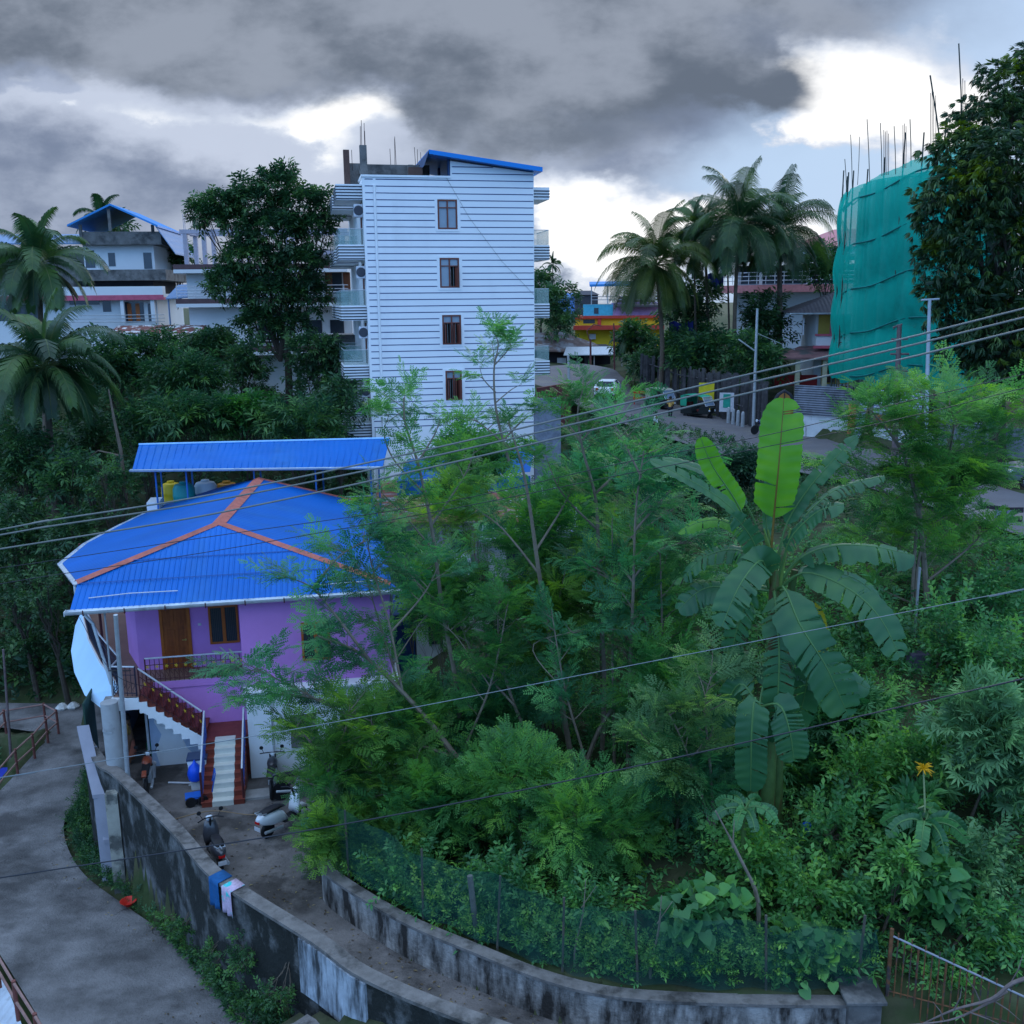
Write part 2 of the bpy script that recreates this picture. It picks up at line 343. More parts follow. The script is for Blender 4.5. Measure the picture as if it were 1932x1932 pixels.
def build_ground():
    def axis(a, b, fine0, fine1, f=.5, c=3, sub=None):
        r = list(np.arange(fine0, fine1, f)); x = fine0; s = f
        while x > a: s = min(s*1.25, 80); x -= s; r.append(x)
        x = r[0:1] and max(np.arange(fine0, fine1, f)); s = f
        while x < b: s = min(s*1.25, 80); x += s; r.append(x)
        if sub: r += list(np.arange(sub[0], sub[1], .5)+.25)
        return np.array(sorted(set(r)))
    xs = axis(-1500, 1500, -36, 34, sub=(-22, 10)); ys = axis(-60, 3000, 8, 70, sub=(13, 42))
    gx, gy = np.meshgrid(xs, ys); x = gx.ravel(); y = gy.ravel(); z = np.concatenate([th(x[i:i+4000], y[i:i+4000]) for i in range(0, len(x), 4000)])
    z = z + .10*np.sin(x*1.3+y*.7)*np.cos(y*1.1-x*.4)
    far = np.clip((np.hypot(x, y)-140)/200, 0, 1); z = z*(1-far)+far*9.0
    VERGE = [(p.x, p.y) for p in LR[:-1]]+[(-14.4, 32), (-13.3, 28.9), (-12.45, 27.5), (-11.69, 26.8), (-9.03, 23.7), (-7.44, 21.7), (-6.24, 20.6), (-4.4, 19.0), (-3.0, 17.8), (-1, 16.6)]
    iv = inpoly(x, y, VERGE); lzz = np.interp(y, [18, 20, 23, 26, 31, 40], [-1.8, -1.9, -2.3, -2.6, -2.85, -2.95]); z[iv] = lzz[iv]-.10
    iy = inpoly(x, y, YARD); z[iy] = np.where(x[iy] > -5.2, -.5, -1.2)
    il = inpoly(x, y, LANE); lz = np.interp(y, [18, 20, 23, 26, 31, 40], [-1.8, -1.9, -2.3, -2.6, -2.85, -2.95]); z[il] = lz[il]-.3
    RP = [(p.x, p.y) for p in RU]+[(p.x, p.y) for p in RL[::-1]]
    ir = inpoly(x, y, RP); rz = np.interp(y, [30, 60, 74, 80, 84, 90, 96, 104], [6.3, 6.05, 6.15, 6.5, 7, 7.9, 8.6, 9]); z[ir] = np.minimum(z[ir], rz[ir]-.15)
    # dark gully beside the lane
    ig = inpoly(x, y, [(-19.4, 33.5), (-20.2, 37.6), (-24, 39.3), (-34, 39.5), (-34, 26), (-24, 27.5)]); z[ig] = -5.2
    nx = len(xs); ny = len(ys); idx = np.arange(nx*ny).reshape(ny, nx)
    Fq = np.stack([idx[:-1, :-1].ravel(), idx[:-1, 1:].ravel(), idx[1:, 1:].ravel(), idx[1:, :-1].ravel()], 1)
    m = mat('ground_soil', (.055, .06, .03), .95, .35, 1.2, .5, 6, col2=(.03, .05, .015), thr=(.4, .6))
    o = mesh_from('ground', np.stack([x, y, z], 1), Fq, m, smooth=True); tag(o, kind='structure')
build_ground()
M_ROADC = mat('lane_concrete', (.175, .168, .168), .85, .35, .9, 1.0, 14, col2=(.075, .072, .072), thr=(.44, .62), detail=10)
M_YARD = mat('yard_concrete', (.165, .148, .14), .9, .35, 1.1, .9, 12, col2=(.065, .058, .054), thr=(.48, .6), detail=10)
M_ASPH = mat('road_asphalt', (.12, .115, .125), .8, .15, .6, .3, 30, col2=(.17, .155, .14), thr=(.52, .7))
strip('lane', LR, LL, M_ROADC)
# back part of the lane where it turns to the left
mesh_from('lane_back', [(-17.0, 38.3, -2.87), (-16.8, 41.2, -2.87), (-34, 42.2, -2.87), (-34, 40.4, -2.87), (-25, 39.9, -2.87), (-20.3, 38.5, -2.87)], [(0, 1, 2, 3, 4, 5)], M_ROADC)['kind'] = 'structure'
yv = [(p[0], p[1], .0) for p in YARD]; yo = mesh_from('yard_paving', yv, [tuple(range(len(yv)))], M_YARD); outward_up(yo); tag(yo, kind='structure')
strip('main_road', RU, RL, M_ASPH, lift=.0)
# cracks and joints in the lane
mb = MB(); M_CRACK = mat('crack_dirt', (.035, .035, .03), .95)
for k in range(70):
    t0 = random.random(); i = int(t0*(len(LR)-2)); a = LR[i].lerp(LR[i+1], random.random()); b = LL[i].lerp(LL[i+1], random.random())
    p = a.lerp(b, random.uniform(.05, .9)); ang = random.uniform(0, 6.28); pts = []
    for j in range(7):
        pts.append(p.copy()); ang += random.uniform(-.6, .6); p = p+Vector((math.cos(ang), math.sin(ang), 0))*random.uniform(.15, .35)
    for q0, q1 in zip(pts, pts[1:]):
        d = (q1-q0).normalized()*.5; nrm = Vector((-d.y, d.x, 0))*random.uniform(.010, .026)
        zz = lambda q: np.interp(q.y, [18, 20, 23, 26, 31, 40], [-1.8, -1.9, -2.3, -2.6, -2.85, -2.95])+.03
        mb.add([(q0.x+nrm.x, q0.y+nrm.y, zz(q0)), (q0.x-nrm.x, q0.y-nrm.y, zz(q0)), (q1.x-nrm.x, q1.y-nrm.y, zz(q1)), (q1.x+nrm.x, q1.y+nrm.y, zz(q1))], [(0, 1, 2, 3)])
crk = mb.build('lane_crack', M_CRACK); outward_up(crk); crk['kind'] = 'structure'

# ================================================================ WALLS
M_OLDWALL = mat('weathered_wall', (.22, .22, .22), .9, .4, 1.3, .8, 10, col2=(.018, .020, .018), thr=(.26, .52), streak=(1.8, 1.8, 1.3), detail=14)
M_OLDWALL2 = mat('weathered_white_wall', (.36, .35, .34), .9, .3, 2.2, .8, 10, col2=(.035, .032, .03), thr=(.38, .60), streak=(2.2, 2.2, .6), detail=10)
M_WHITEW = mat('whitewashed_wall', (.60, .62, .64), .85, .12, 1.6, .3, 10, col2=(.10, .10, .10), thr=(.60, .74), streak=(3, 3, .5))
M_COPING = mat('wall_coping', (.17, .155, .145), .9, .3, 3, .5, 14, col2=(.06, .055, .05), thr=(.5, .65))
M_CONC = mat('grey_concrete', (.30, .29, .28), .9, .2, 2.5, .4, 12, col2=(.14, .135, .13), thr=(.52, .7))
M_CONCD = mat('dark_concrete', (.15, .145, .14), .9, .25, 2.5, .4, 12, col2=(.06, .06, .06), thr=(.48, .65))
def zs(path, f): return [f(p) for p in path]
ow = smooth_path([(p[0], p[1], 0) for p in OW[3:]], 5)
rw = thing('retaining_wall', 'long curved mouldy grey retaining wall dropping from the yard to the lane', 'wall', (0, 0, 0))
mb = MB(); mb.wall(ow, .26, -3.4, .92); mb.build('wall', M_OLDWALL, rw)
mb = MB(); mb.wall(ow, .34, .92, 1.0); mb.build('coping', M_COPING, rw)
# thicker lower footing course near the bottom of the picture
lw = smooth_path([(-7.0, 20.35, 0), (-5.6, 19.1, 0), (-4.5, 18.1, 0), (-3.2, 16.9, 0), (-.9, 15.5, 0), (3, 14.1, 0)], 5)
mb = MB(); mb.wall(lw, .5, -3.0, [-2.6+min(1, i/9)*2.05 for i in range(len(lw))]); mb.build('footing', M_OLDWALL, rw)
mb = MB(); mb.wall(lw, .58, [-2.6+min(1, i/9)*2.05 for i in range(len(lw))], [-2.52+min(1, i/9)*2.05+.05*math.sin(i*2.1) for i in range(len(lw))]); mb.build('footing_ledge', M_COPING, rw)
# white painted stretch of the wall face
wp = [p for p in ow if -4.9 < p.x < -2.6]
mb = MB(); mb.wall([(p.x-.075, p.y-.09) for p in wp], .16, -.45, .90); mb.build('painted_panel', mat('limewash_face', (.36, .40, .45), .9, .25, 2.5, .2, 10, col2=(.05, .055, .06), thr=(.44, .64), streak=(3, 3, .6)), rw, label='pale whitewashed stretch of the wall')
iw = smooth_path([(p[0], p[1], 0) for p in IW], 5)
gw = thing('garden_wall', 'low curved wall with peeling whitewash between alley and overgrown garden', 'wall', (0, 0, 0))
mb = MB(); mb.wall(iw, .24, -.1, .84); mb.build('wall', M_OLDWALL2, gw)
mb = MB(); mb.wall(iw, .30, .84, .91); mb.build('coping', M_COPING, gw)
mb = MB(); mb.box(6.5, 7.15, 16.8, 17.45, -.1, 1.02); mb.box(6.42, 7.22, 16.72, 17.52, 1.02, 1.1); mb.build('end_pier', M_CONCD, gw, bevel=.02)

def litter(name, label, A, B, zf, n, sz, m):
    V = []; Fq = []
    for _ in range(n):
        i = random.randint(0, len(A)-2); t = random.random(); a = Vector(A[i]).lerp(Vector(A[i+1]), t); b = Vector(B[i]).lerp(Vector(B[i+1]), t); e = random.random(); e = e**2.2 if random.random() < .6 else 1-e**2.5 if random.random() < .5 else e
        p = a.lerp(b, e); z = zf(p)+.012; an = random.uniform(0, 6.28); l = sz*random.uniform(.5, 1.4); w = l*.4; c, s_ = math.cos(an), math.sin(an); k = len(V)
        V += [(p.x-c*l, p.y-s_*l, z), (p.x+s_*w, p.y-c*w, z+.015), (p.x+c*l, p.y+s_*l, z+.004), (p.x-s_*w, p.y+c*w, z+.012)]; Fq.append((k, k+1, k+2, k+3))
    return tag(mesh_from(name, V, Fq, m, tint=np.repeat(rng.random(len(V)//4), 4)), label, 'fallen leaves', kind='stuff')
M_LIT = leafmat('dry_leaf', (.05, .035, .02), (.13, .09, .045), (.30, .24, .12), .1, .8)
zlane = lambda p: float(np.interp(p.y, [18, 20, 23, 26, 31, 40], [-1.8, -1.9, -2.3, -2.6, -2.85, -2.95]))+.03
litter('fallen_leaves', 'dry leaves and grit scattered on the lane', LR, LL, zlane, 520, .045, M_LIT)
A_ = [(-11.3, 26.4, 0), (-8.8, 23.8, 0), (-7.2, 21.9, 0), (-6, 20.8, 0), (-4.1, 19.2, 0), (-2.8, 18.1, 0), (-.3, 16.7, 0), (3, 15.3, 0)]
B_ = [(-8, 27.6, 0), (-5.4, 25, 0), (-5, 23, 0), (-4.6, 21.7, 0), (-2.8, 19.8, 0), (-1, 18.6, 0), (.6, 17.6, 0), (4, 16.9, 0)]
litter('fallen_leaves', 'dry leaves and grit scattered on the yard and the alley', A_, B_, lambda p: 0.0, 620, .045, M_LIT)
# ================================================================ PURPLE HOUSE
H = (-8.76, 29.88); HA = 11
M_PURP = mat('purple_plaster', (.55, .235, .60), .85, .07, .8, .25, 30, col2=(.40, .18, .42), thr=(.56, .85), streak=(1.5, 1.5, .5))
M_WHITE = mat('white_plaster', (.74, .76, .78), .8, .04, .8, .15, 25, col2=(.48, .49, .50), thr=(.60, .85), streak=(2, 2, .5))
M_PALEB = mat('pale_blue_plaster', (.42, .52, .68), .8, .06, 1.2, .15, 25, col2=(.28, .33, .42), thr=(.55, .75))
M_BROOF = mat('blue_roof_sheet', (.001, .115, .44), .55, .12, .5, .12, 3, spec=.2, col2=(.015, .13, .38), thr=(.5, .75), streak=(2.5, .5, 1), wave=('X', 4.2, .35))
M_BROOFY = mat('blue_roof_sheet_sides', (.001, .10, .40), .55, .12, .5, .12, 3, spec=.2, col2=(.01, .11, .34), thr=(.5, .75), streak=(.5, 2.5, 1), wave=('Y', 4.2, .3))
M_RIDGE = mat('terracotta_ridge_flashing', (.42, .12, .09), .7, .2, 3, .2, col2=(.25, .09, .07), thr=(.5, .7))
M_GUT = mat('silver_gutter', (.62, .66, .70), .42, .12, 2.5, .1, col2=(.35, .37, .40), thr=(.5, .7), metal=.25)
M_MAROON = mat('maroon_paint', (.075, .018, .02), .5, .15, 5)
M_RED = mat('red_brown_tile', (.20, .045, .03), .45, .2, 4)
M_TREAD = mat('cream_stair_tile', (.62, .62, .56), .4, .06, 4)
M_WOOD = mat('varnished_orange_wood', (.30, .075, .018), .42, .25, 3, .15, 20, streak=(6, 6, .5), col2=(.20, .045, .012), thr=(.45, .65))
M_WOODF = mat('orange_wood_frame', (.38, .10, .02), .42, .15, 6)
M_GLASSD = mat('dark_window_glass', (.03, .04, .055), .12, .1, 3, spec=.6)
M_METW = mat('white_painted_rail', (.55, .56, .60), .5, .1, 6)
M_YEL = mat('yellow_plastic', (.60, .40, .03), .5, .1, 6)
M_TILEF = mat('brown_floor_tile', (.26, .15, .11), .5, .12, 1.5)
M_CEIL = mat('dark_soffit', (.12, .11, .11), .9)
M_STEEL = mat('galvanised_steel', (.42, .45, .48), .45, .15, 6, metal=.4)
M_BLACK = mat('black_rubber', (.012, .012, .014), .55, .2, 6)
house = thing('purple_house', 'purple two storey house with blue sheet hip roof and outside tiled staircase', 'house', (H[0], H[1], 0), HA)
# lower storey
mb = MB(); mb.box(.22, 4.9, -1.5, 12, -.05, 2.83); mb.box(.14, 5.0, -1.62, 0, 2.83, 2.9); mb.build('lower_wall', M_WHITE, house, bevel=.015)
mb = MB(); mb.box(-2.95, .22, .02, 12, -.05, 2.70); mb.build('lower_wall', M_PALEB, house, label='pale blue ground floor wall under the stairs')
mb = MB(); mb.box(1.5, 2.3, -1.53, -1.503, .9, 2.0); mb.build('vent_panel', M_CONCD, house)
mb = MB(); mb.tube([(.95, -1.56, .1), (.95, -1.56, 2.8)], .035, 8); mb.tube([(-3.0, -.1, 0), (-3.0, -.1, 2.6)], .04, 8); mb.build('drain_pipe', M_GUT, house, smooth=True)
# peeled whitewash blob on wall
pb = [(-2.72, -.02), (-2.82, .5), (-2.6, 1.05), (-2.8, 1.5), (-2.65, 1.85), (-2.1, 1.95), (-1.75, 1.8), (-1.72, 1.3), (-1.98, .9), (-1.85, .5), (-1.45, .05), (-1.5, -.02)]
o = mesh_from('painted_patch', [(x, .006, z+.03) for x, z in pb]+[(x, .02, z+.03) for x, z in pb], [tuple(range(12)), tuple(range(23, 11, -1))]+[(i, (i+1) % 12, 12+(i+1) % 12, 12+i) for i in range(12)], M_WHITE, house); o['label'] = 'irregular fresh white patch on the ground floor wall'
# upper floor slab & left verandah slab
LV = [loc2(gz(u, v, 2.9), H, HA) for (u, v) in [(228, 1296), (190, 1248), (168, 1205), (158, 1165), (165, 1130), (200, 1090)]]
slabpts = [(-2.97, -.04), (-2.97, -1.25), (-3.75, -1.1)]+[(p[0]-.05, p[1]) for p in LV]+[(-4.3, 12.6), (4.9, 12.6), (4.9, -.04)]
mb = MB(); mb.prism(slabpts, 2.72, 2.88); mb.build('floor_slab', M_WHITE, house)
fp = [(-2.95, -.02), (-2.95, -1.2), (-3.7, -1.05)]+[(p[0], p[1]) for p in LV]+[(-4.2, 12.5), (4.5, 12.5), (4.5, -.02)]
mb = MB(); mb.prism(fp, 2.885, 2.905); mb.build('verandah_floor', M_TILEF, house)
# upper walls
mb = MB(); mb.box(-2.55, .24, 1.0, 1.2, 2.9, 5.75); mb.box(.16, .24, -.9, 1.0, 2.9, 5.75); mb.box(.16, 4.75, -1.1, -.9, 2.9, 5.75); mb.box(4.55, 4.75, -.9, 12, 2.9, 5.75); mb.build('upper_wall', M_PURP, house)
mb = MB(); mb.wall([(-2.5, 1.1), (-3.2, 1.15), (-3.85, 3.0), (-4.3, 6), (-3.6, 12)], .18, 2.9, 5.75); mb.build('upper_wall', M_PURP, house)
sp_ = [(-1.0, 1.3), (.21, 1.3), (.21, 2.72), (-2.95, 2.72), (-2.95, 2.6)]; o = mesh_from('stair_wall_panel', [(x, -.02, z) for x, z in sp_]+[(x, .015, z) for x, z in sp_], [(0, 1, 2, 3, 4), (9, 8, 7, 6, 5)]+[(i, 5+i, 5+(i+1) % 5, (i+1) % 5) for i in range(5)], M_PURP, house); outward(o)
# door
DX = -.17; DY = 1.0
def db(d, x0, x1, y0, y1, z0, z1): d.box(x0+DX, x1+DX, y0+DY, y1+DY, z0, z1)
d = MB(); db(d, -2.36, -2.26, -.05, .02, 2.9, 5.1); db(d, -1.5, -1.4, -.05, .02, 2.9, 5.1); db(d, -2.26, -1.5, -.05, .02, 5.0, 5.1); dr = d.build('door', M_WOODF, house, bevel=.01)
d = MB(); db(d, -2.26, -1.5, -.035, -.005, 2.92, 5.0)
for zz in (3.02, 3.7, 4.36):
    for xx in (-2.21, -1.85): db(d, xx, xx+.30, -.05, -.035, zz, zz+.56)
d.build('door_leaf', M_WOOD, dr, bevel=.008)
d = MB(); d.lathe((-1.58+DX, -.07+DY, 3.9), [(.03, -.03), (.035, 0), (.03, .03)], 10, axis='Y'); d.bx((-1.63+DX, -.1+DY, 3.9), (.12, .02, .025)); d.build('handle', mat('brass', (.6, .45, .15), .3, metal=.8), dr)
def hwin(x0, x1, z0, z1, y=-.002, leaves=2, parent=house, fm=None, gm=None, bars=True, name='window'):
    fm = fm or M_WOODF; gm = gm or M_GLASSD; w = .07
    f = MB(); f.box(x0, x0+w, y-.05, y, z0, z1); f.box(x1-w, x1, y-.05, y, z0, z1); f.box(x0+w, x1-w, y-.05, y, z1-w, z1); f.box(x0+w, x1-w, y-.05, y, z0, z0+w)
    for k in range(1, leaves):
        xm = x0+(x1-x0)*k/leaves; f.box(xm-w*.8, xm+w*.8, y-.053, y, z0+w, z1-w)
    fo = f.build(name, fm, parent, bevel=.006)
    g = MB(); g.box(x0+w, x1-w, y-.02, y-.006, z0+w, z1-w); g.build('pane', gm, fo)
    if bars:
        b = MB()
        for k in range(leaves):
            a = x0+(x1-x0)*k/leaves+w*1.3; e = x0+(x1-x0)*(k+1)/leaves-w*1.3
            for j in range(5): xx = a+(e-a)*(j+.5)/5; b.box(xx-.009, xx+.009, y-.036, y-.024, z0+w, z1-w)
        b.build('window_bar', mat('dark_iron_bar', (.05, .05, .055), .6), fo)
    return fo
hwin(-1.0, -.06, 3.66, 4.96, y=.998); hwin(1.98, 2.86, 3.6, 4.86, y=-1.102)
mb = MB(); mb.box(-1.34, -1.24, .98, .999, 4.32, 4.4); mb.build('switch_plate', M_METW, house)
# balcony railing front & left, ornamental
def railing(path, h=.95, parent=house, step=.14, top=M_METW, bar=M_MAROON, flowers=True, name='balcony_railing', base=0):
    P = [Vector(p) for p in path]; t = MB(); b = MB(); fl = MB()
    t.tube([p+Vector((0, 0, h)) for p in P], .028, 6)
    b.tube([p+Vector((0, 0, .1)) for p in P], .016, 6); b.tube([p+Vector((0, 0, h*.72)) for p in P], .012, 6)
    for i in range(len(P)-1):
        L_ = (P[i+1]-P[i]).length; n = max(1, int(L_/step))
        for k in range(n+1):
            q = P[i].lerp(P[i+1], k/n); r = .011
            if k in (0, n): r = .024
            b.tube([q, q+Vector((0, 0, h))], r, 5)
            if k < n:
                q2 = P[i].lerp(P[i+1], (k+.5)/n); dd = (P[i+1]-P[i]).normalized()
                # S-curve scroll
                b.tube([q2+dd*math.sin(s*6.28/6)*.04+Vector((0, 0, .15+.26*s/6)) for s in range(7)], .007, 4)
                if flowers and k % 2 == 0:
                    for a in range(5):
                        an = a*1.2566; v1 = dd*math.cos(an)*.07+Vector((0, 0, math.sin(an)*.07)); v2 = dd*math.cos(an+.5)*.035+Vector((0, 0, math.sin(an+.5)*.035)); v3 = dd*math.cos(an-.5)*.035+Vector((0, 0, math.sin(an-.5)*.035))
                        c = q2+Vector((0, 0, .52)); off = Vector((dd.y, -dd.x, 0))*.018
                        fl.add([c+off, c+v3+off, c+v1+off, c+v2+off], [(0, 1, 2, 3)])
    ro = b.build(name, bar, parent); t.build('handrail', top, ro)
    if flowers: fl.build('flower_ornament', M_YEL, ro)
    return ro
railing([(-2.9, -.03, 2.88), (.12, -.03, 2.88)], h=.8)
railing([(-3.0, -1.18, 2.9), (-3.7, -1.0, 2.9)]+[(p[0]+.03, p[1], 2.9) for p in LV], flowers=False, bar=mat('dark_navy_bars', (.02, .02, .04), .5))
mb = MB(); mb.box(-2.95, .22, -.075, -.042, 2.66, 2.885); mb.build('slab_edge', M_PURP, house)
# verandah posts (maroon)
for p in [LV[1], LV[3]]: MB().tube([(p[0]+.12, p[1], 2.9), (p[0]+.12, p[1], 5.8)], .045, 8).build('verandah_post', M_MAROON, house)
# white awning hanging out of the left verandah edge
top = [(-3.7, -1.0, 2.86)]+[(p[0]-.04, p[1], 2.86) for p in LV]
bot_uv = [(198, 1342), (160, 1312), (140, 1268), (134, 1228), (142, 1180), (170, 1140)]
bot = [(*loc2(gz(u, v, 2.05), H, HA), 2.05) for u, v in bot_uv]; bot = [bot[0]]+bot
V = top+bot[:len(top)]; n = len(top); V2 = [(x+.03, y+.0, z-.03) for x, y, z in V]
Fs = [(i, i+1, n+i+1, n+i) for i in range(n-1)]+[(2*n+i, 3*n+i, 3*n+i+1, 2*n+i+1) for i in range(n-1)]+[(n+i, n+i+1, 3*n+i+1, 3*n+i) for i in range(n-1)]
o = mesh_from('awning', V+V2, Fs, mat('pale_blue_awning', (.50, .72, .92), .6, .04, 1), house); o['label'] = 'pale curved awning skirting the left balcony'
# staircase: lower flight towards the viewer then flight up to the left
st = MB(); rd = MB(); tr = MB()
NL = 8; zl = 1.35
for k in range(NL):
    z1 = zl*(k+1)/NL; y1 = -3.1+1.9*k/NL; y0 = -1.2 if k == NL-1 else -3.1+1.9*(k+1)/NL
    st.box(-1.1, .12, y1, -1.2, max(0, zl*k/NL-.02) if k else -.03, z1-.03)
    rd.box(-1.12, .14, y1-.02, y1+.26, z1-.03, z1)
    tr.box(-.80, -.19, y1-.026, y1+.255, z1-.035, z1+.006); tr.box(-.80, -.19, y1-.012, y1-.003, z1-.17, z1-.036)
st.box(-1.1, .2, -1.2, -.04, -.03, zl-.03); rd.box(-1.12, .22, -1.2, -.04, zl-.03, zl)
so = st.build('staircase', M_RED, house); rd.build('red_tread', M_RED, so, bevel=.006); tr.build('cream_tile_runner', M_TREAD, so)
# side flight: steps rising to the left on y -1.2..-.05
NS = 8; sx0 = -1.1; sx1 = -2.95; s2 = MB(); r2 = MB(); w2 = MB()
prof = []
for k in range(NS):
    x1 = sx0+(sx1-sx0)*k/NS; x0 = sx0+(sx1-sx0)*(k+1)/NS; z1 = zl+(2.9-zl)*(k+1)/NS; z0 = z1-(2.9-zl)/NS
    s2.box(x0, x1, -1.15, -.05, z0-.22, z1-.03); r2.box(x0-.02, x1+.03, -1.17, -.05, z1-.03, z1); r2.box(x1, x1+.012, -1.17, -.05, z0, z1-.03)
    w2.box(x0, x1, -1.24, -1.17, z0-.34, z0+.0)
# sloping white stringer underside
w2.add([(sx0+.15, -1.235, zl-.42), (sx1, -1.235, 2.45), (sx1, -1.235, 2.75), (sx0+.15, -1.235, zl-.1), (sx0+.15, -.06, zl-.42), (sx1, -.06, 2.45), (sx1, -.06, 2.75), (sx0+.15, -.06, zl-.1)], [(0, 1, 2, 3), (7, 6, 5, 4), (0, 4, 5, 1), (0, 3, 7, 4), (1, 5, 6, 2)])
w2.box(-3.75, sx1, -1.24, -1.1, 2.5, 2.88)
s3 = s2.build('side_flight', M_RED, house); r2.build('red_tread', M_RED, s3); w2.build('white_stringer', M_WHITE, s3)
railing([(-1.15, -1.2, zl), (-2.9, -1.2, 2.9)], name='stair_railing', h=.9)
railing([(-1.08, -3.05, .15), (-1.08, -1.2, zl)], name='stair_railing', h=.9, flowers=False, bar=mat('blue_bars', (.05, .10, .35), .5))
railing([(.10, -3.05, .15), (.10, -1.2, zl)], name='stair_railing', h=.9, flowers=False, bar=MATS['blue_bars'])
for x in (-1.08, .10): MB().tube([(x, -3.05, 0), (x, -3.05, 1.1)], .035, 8).build('newel_post', M_MAROON, house)
# roof
P1 = (-.6, 2.5, 7.42); P2 = (.25, 10.9, 7.42)
hipL = (-4.62, 0, 6.30); gl = (-4.6, -1.3, 5.80); gr = (5.0, -1.3, 5.80); hipR = (4.85, -1.0, 5.92)
Lp = [(*loc2(gz(u, v, 5.95), H, HA), 5.95) for u, v in [(118, 1062), (165, 1024), (225, 992), (285, 963), (340, 938), (385, 925)]]
bkR = (5.1, 11.5, 5.9); bkM = (0.6, 13.4, 6.2)
def roofpoly(name, pts, m, th_=.05, parent=house):
    mb = MB(); mb.slab(pts, th_); return outward(mb.build(name, m, parent))
roofpoly('roof', [P1, hipL, gl, gr, hipR], M_BROOF)
# left side as triangles fanned from the ridge
mb = MB()
fan = [hipL]+Lp
for i in range(len(fan)-1): mb.slab([P1 if i < 3 else P2, fan[i], fan[i+1]], .05)
mb.slab([P1, fan[3], P2], .05); mb.slab([P2, fan[-1], bkM], .05)
outward(mb.build('roof', M_BROOFY, house))
mb = MB(); mb.slab([P1, P2, bkR, hipR], .05); mb.slab([P2, bkM, bkR], .05); outward(mb.build('roof', M_BROOFY, house))
# standing ribs on the front slope
mb = MB()
def on_edge(x):   # top z/y of the front triangle at x
    if x < P1[0]: t = (x-hipL[0])/(P1[0]-hipL[0]); a = hipL
    else: t = (x-hipR[0])/(P1[0]-hipR[0]); a = hipR
    return (a[1]+(P1[1]-a[1])*t, a[2]+(P1[2]-a[2])*t)
x = gl[0]+.12
while x < gr[0]-.1:
    yt, zt = on_edge(min(max(x, hipL[0]+.02), hipR[0]-.02)); mb.bx
    for dx0, dx1, dz in ((-.02, .02, .014),):
        mb.add([(x+dx0, -1.31, 5.80), (x+dx1, -1.31, 5.80), (x+dx1*.5, -1.31, 5.80+dz), (x+dx0*.5, -1.31, 5.80+dz), (x+dx0, yt, zt), (x+dx1, yt, zt), (x+dx1*.5, yt, zt+dz), (x+dx0*.5, yt, zt+dz)],
               [(0, 1, 2, 3), (0, 4, 5, 1), (1, 5, 6, 2), (2, 6, 7, 3), (3, 7, 4, 0)])
    x += .165
outward(mb.build('roof_rib', M_BROOF, house))
mb = MB()
for yl in (.75, -.2):
    zl2 = 5.8+.4263*(yl+1.3)+.02; tl = (yl-hipL[1])/(P1[1]-hipL[1]) if yl > 0 else 0; tr_ = (yl-hipR[1])/(P1[1]-hipR[1])
    xl = hipL[0]+(P1[0]-hipL[0])*max(0, tl)+.1; xr = hipR[0]+(P1[0]-hipR[0])*max(0, tr_)-.1
    mb.add([(xl, yl, zl2), (xr, yl, zl2), (xr, yl+.035, zl2+.015), (xl, yl+.035, zl2+.015)], [(0, 1, 2, 3)])
mb.build('sheet_overlap', mat('sheet_lap', (.004, .06, .24), .7), house)
def flash(a, b, w=.2, lift=.05, name='ridge_cap'):
    a = Vector(a)+Vector((0, 0, lift)); b = Vector(b)+Vector((0, 0, lift)); d = (b-a).normalized(); s = d.cross(Vector((0, 0, 1))).normalized()*w
    mb = MB(); dn = Vector((0, 0, -.09)); mb.add([a-s+dn, a, a+s+dn, b-s+dn, b, b+s+dn], [(0, 1, 4, 3), (1, 2, 5, 4)]); return outward(mb.build(name, M_RIDGE, house))
flash(P1, P2, .23); flash(P1, (hipL[0]-.05, hipL[1]-.05, hipL[2]+.02), .17, name='hip_cap'); flash(P1, hipR, .17, name='hip_cap'); flash(P2, bkR, .15, name='hip_cap')
mb = MB()
def gutter(mb, a, b, r=.12, seg=1):
    a = Vector(a); b = Vector(b); d = (b-a).normalized(); s = d.cross(Vector((0, 0, 1))).normalized()
    ring = lambda c: [c+s*math.cos(t)*r+Vector((0, 0, -math.sin(t)*r)) for t in [math.pi*k/8 for k in range(9)]]
    A = ring(a); B = ring(b); mb.add(A+B, [(i, i+1, 9+i+1, 9+i) for i in range(8)])
    A = [c+Vector((0, 0, .004)) for c in [a+(q-a)*.93 for q in A]]; B = [b+(q-b)*.93 for q in B]; mb.add(A+B, [(i+1, i, 9+i, 9+i+1) for i in range(8)])
gutter(mb, (gl[0]-.12, -1.42, 5.80), (gr[0]+.1, -1.42, 5.80), .13)
for i in range(len(fan)-1):
    a = Vector(fan[i]); b = Vector(fan[i+1]); off = Vector((-.08, 0, -.02)); gutter(mb, a+off, b+off, .1)
mb.bx((gl[0]-.12, -1.42, 5.74), (.02, .26, .14)); mb.bx((gr[0]+.1, -1.42, 5.74), (.02, .26, .14))
gt = mb.build('gutter', M_GUT, house, smooth=True)
mb = MB(); x = gl[0]+.4
while x < gr[0]: mb.box(x-.015, x+.015, -1.57, -1.555, 5.68, 5.83); mb.box(x-.015, x+.015, -1.56, -1.2, 5.66, 5.68); x += 1.15
mb.build('gutter_bracket', M_MAROON, house)
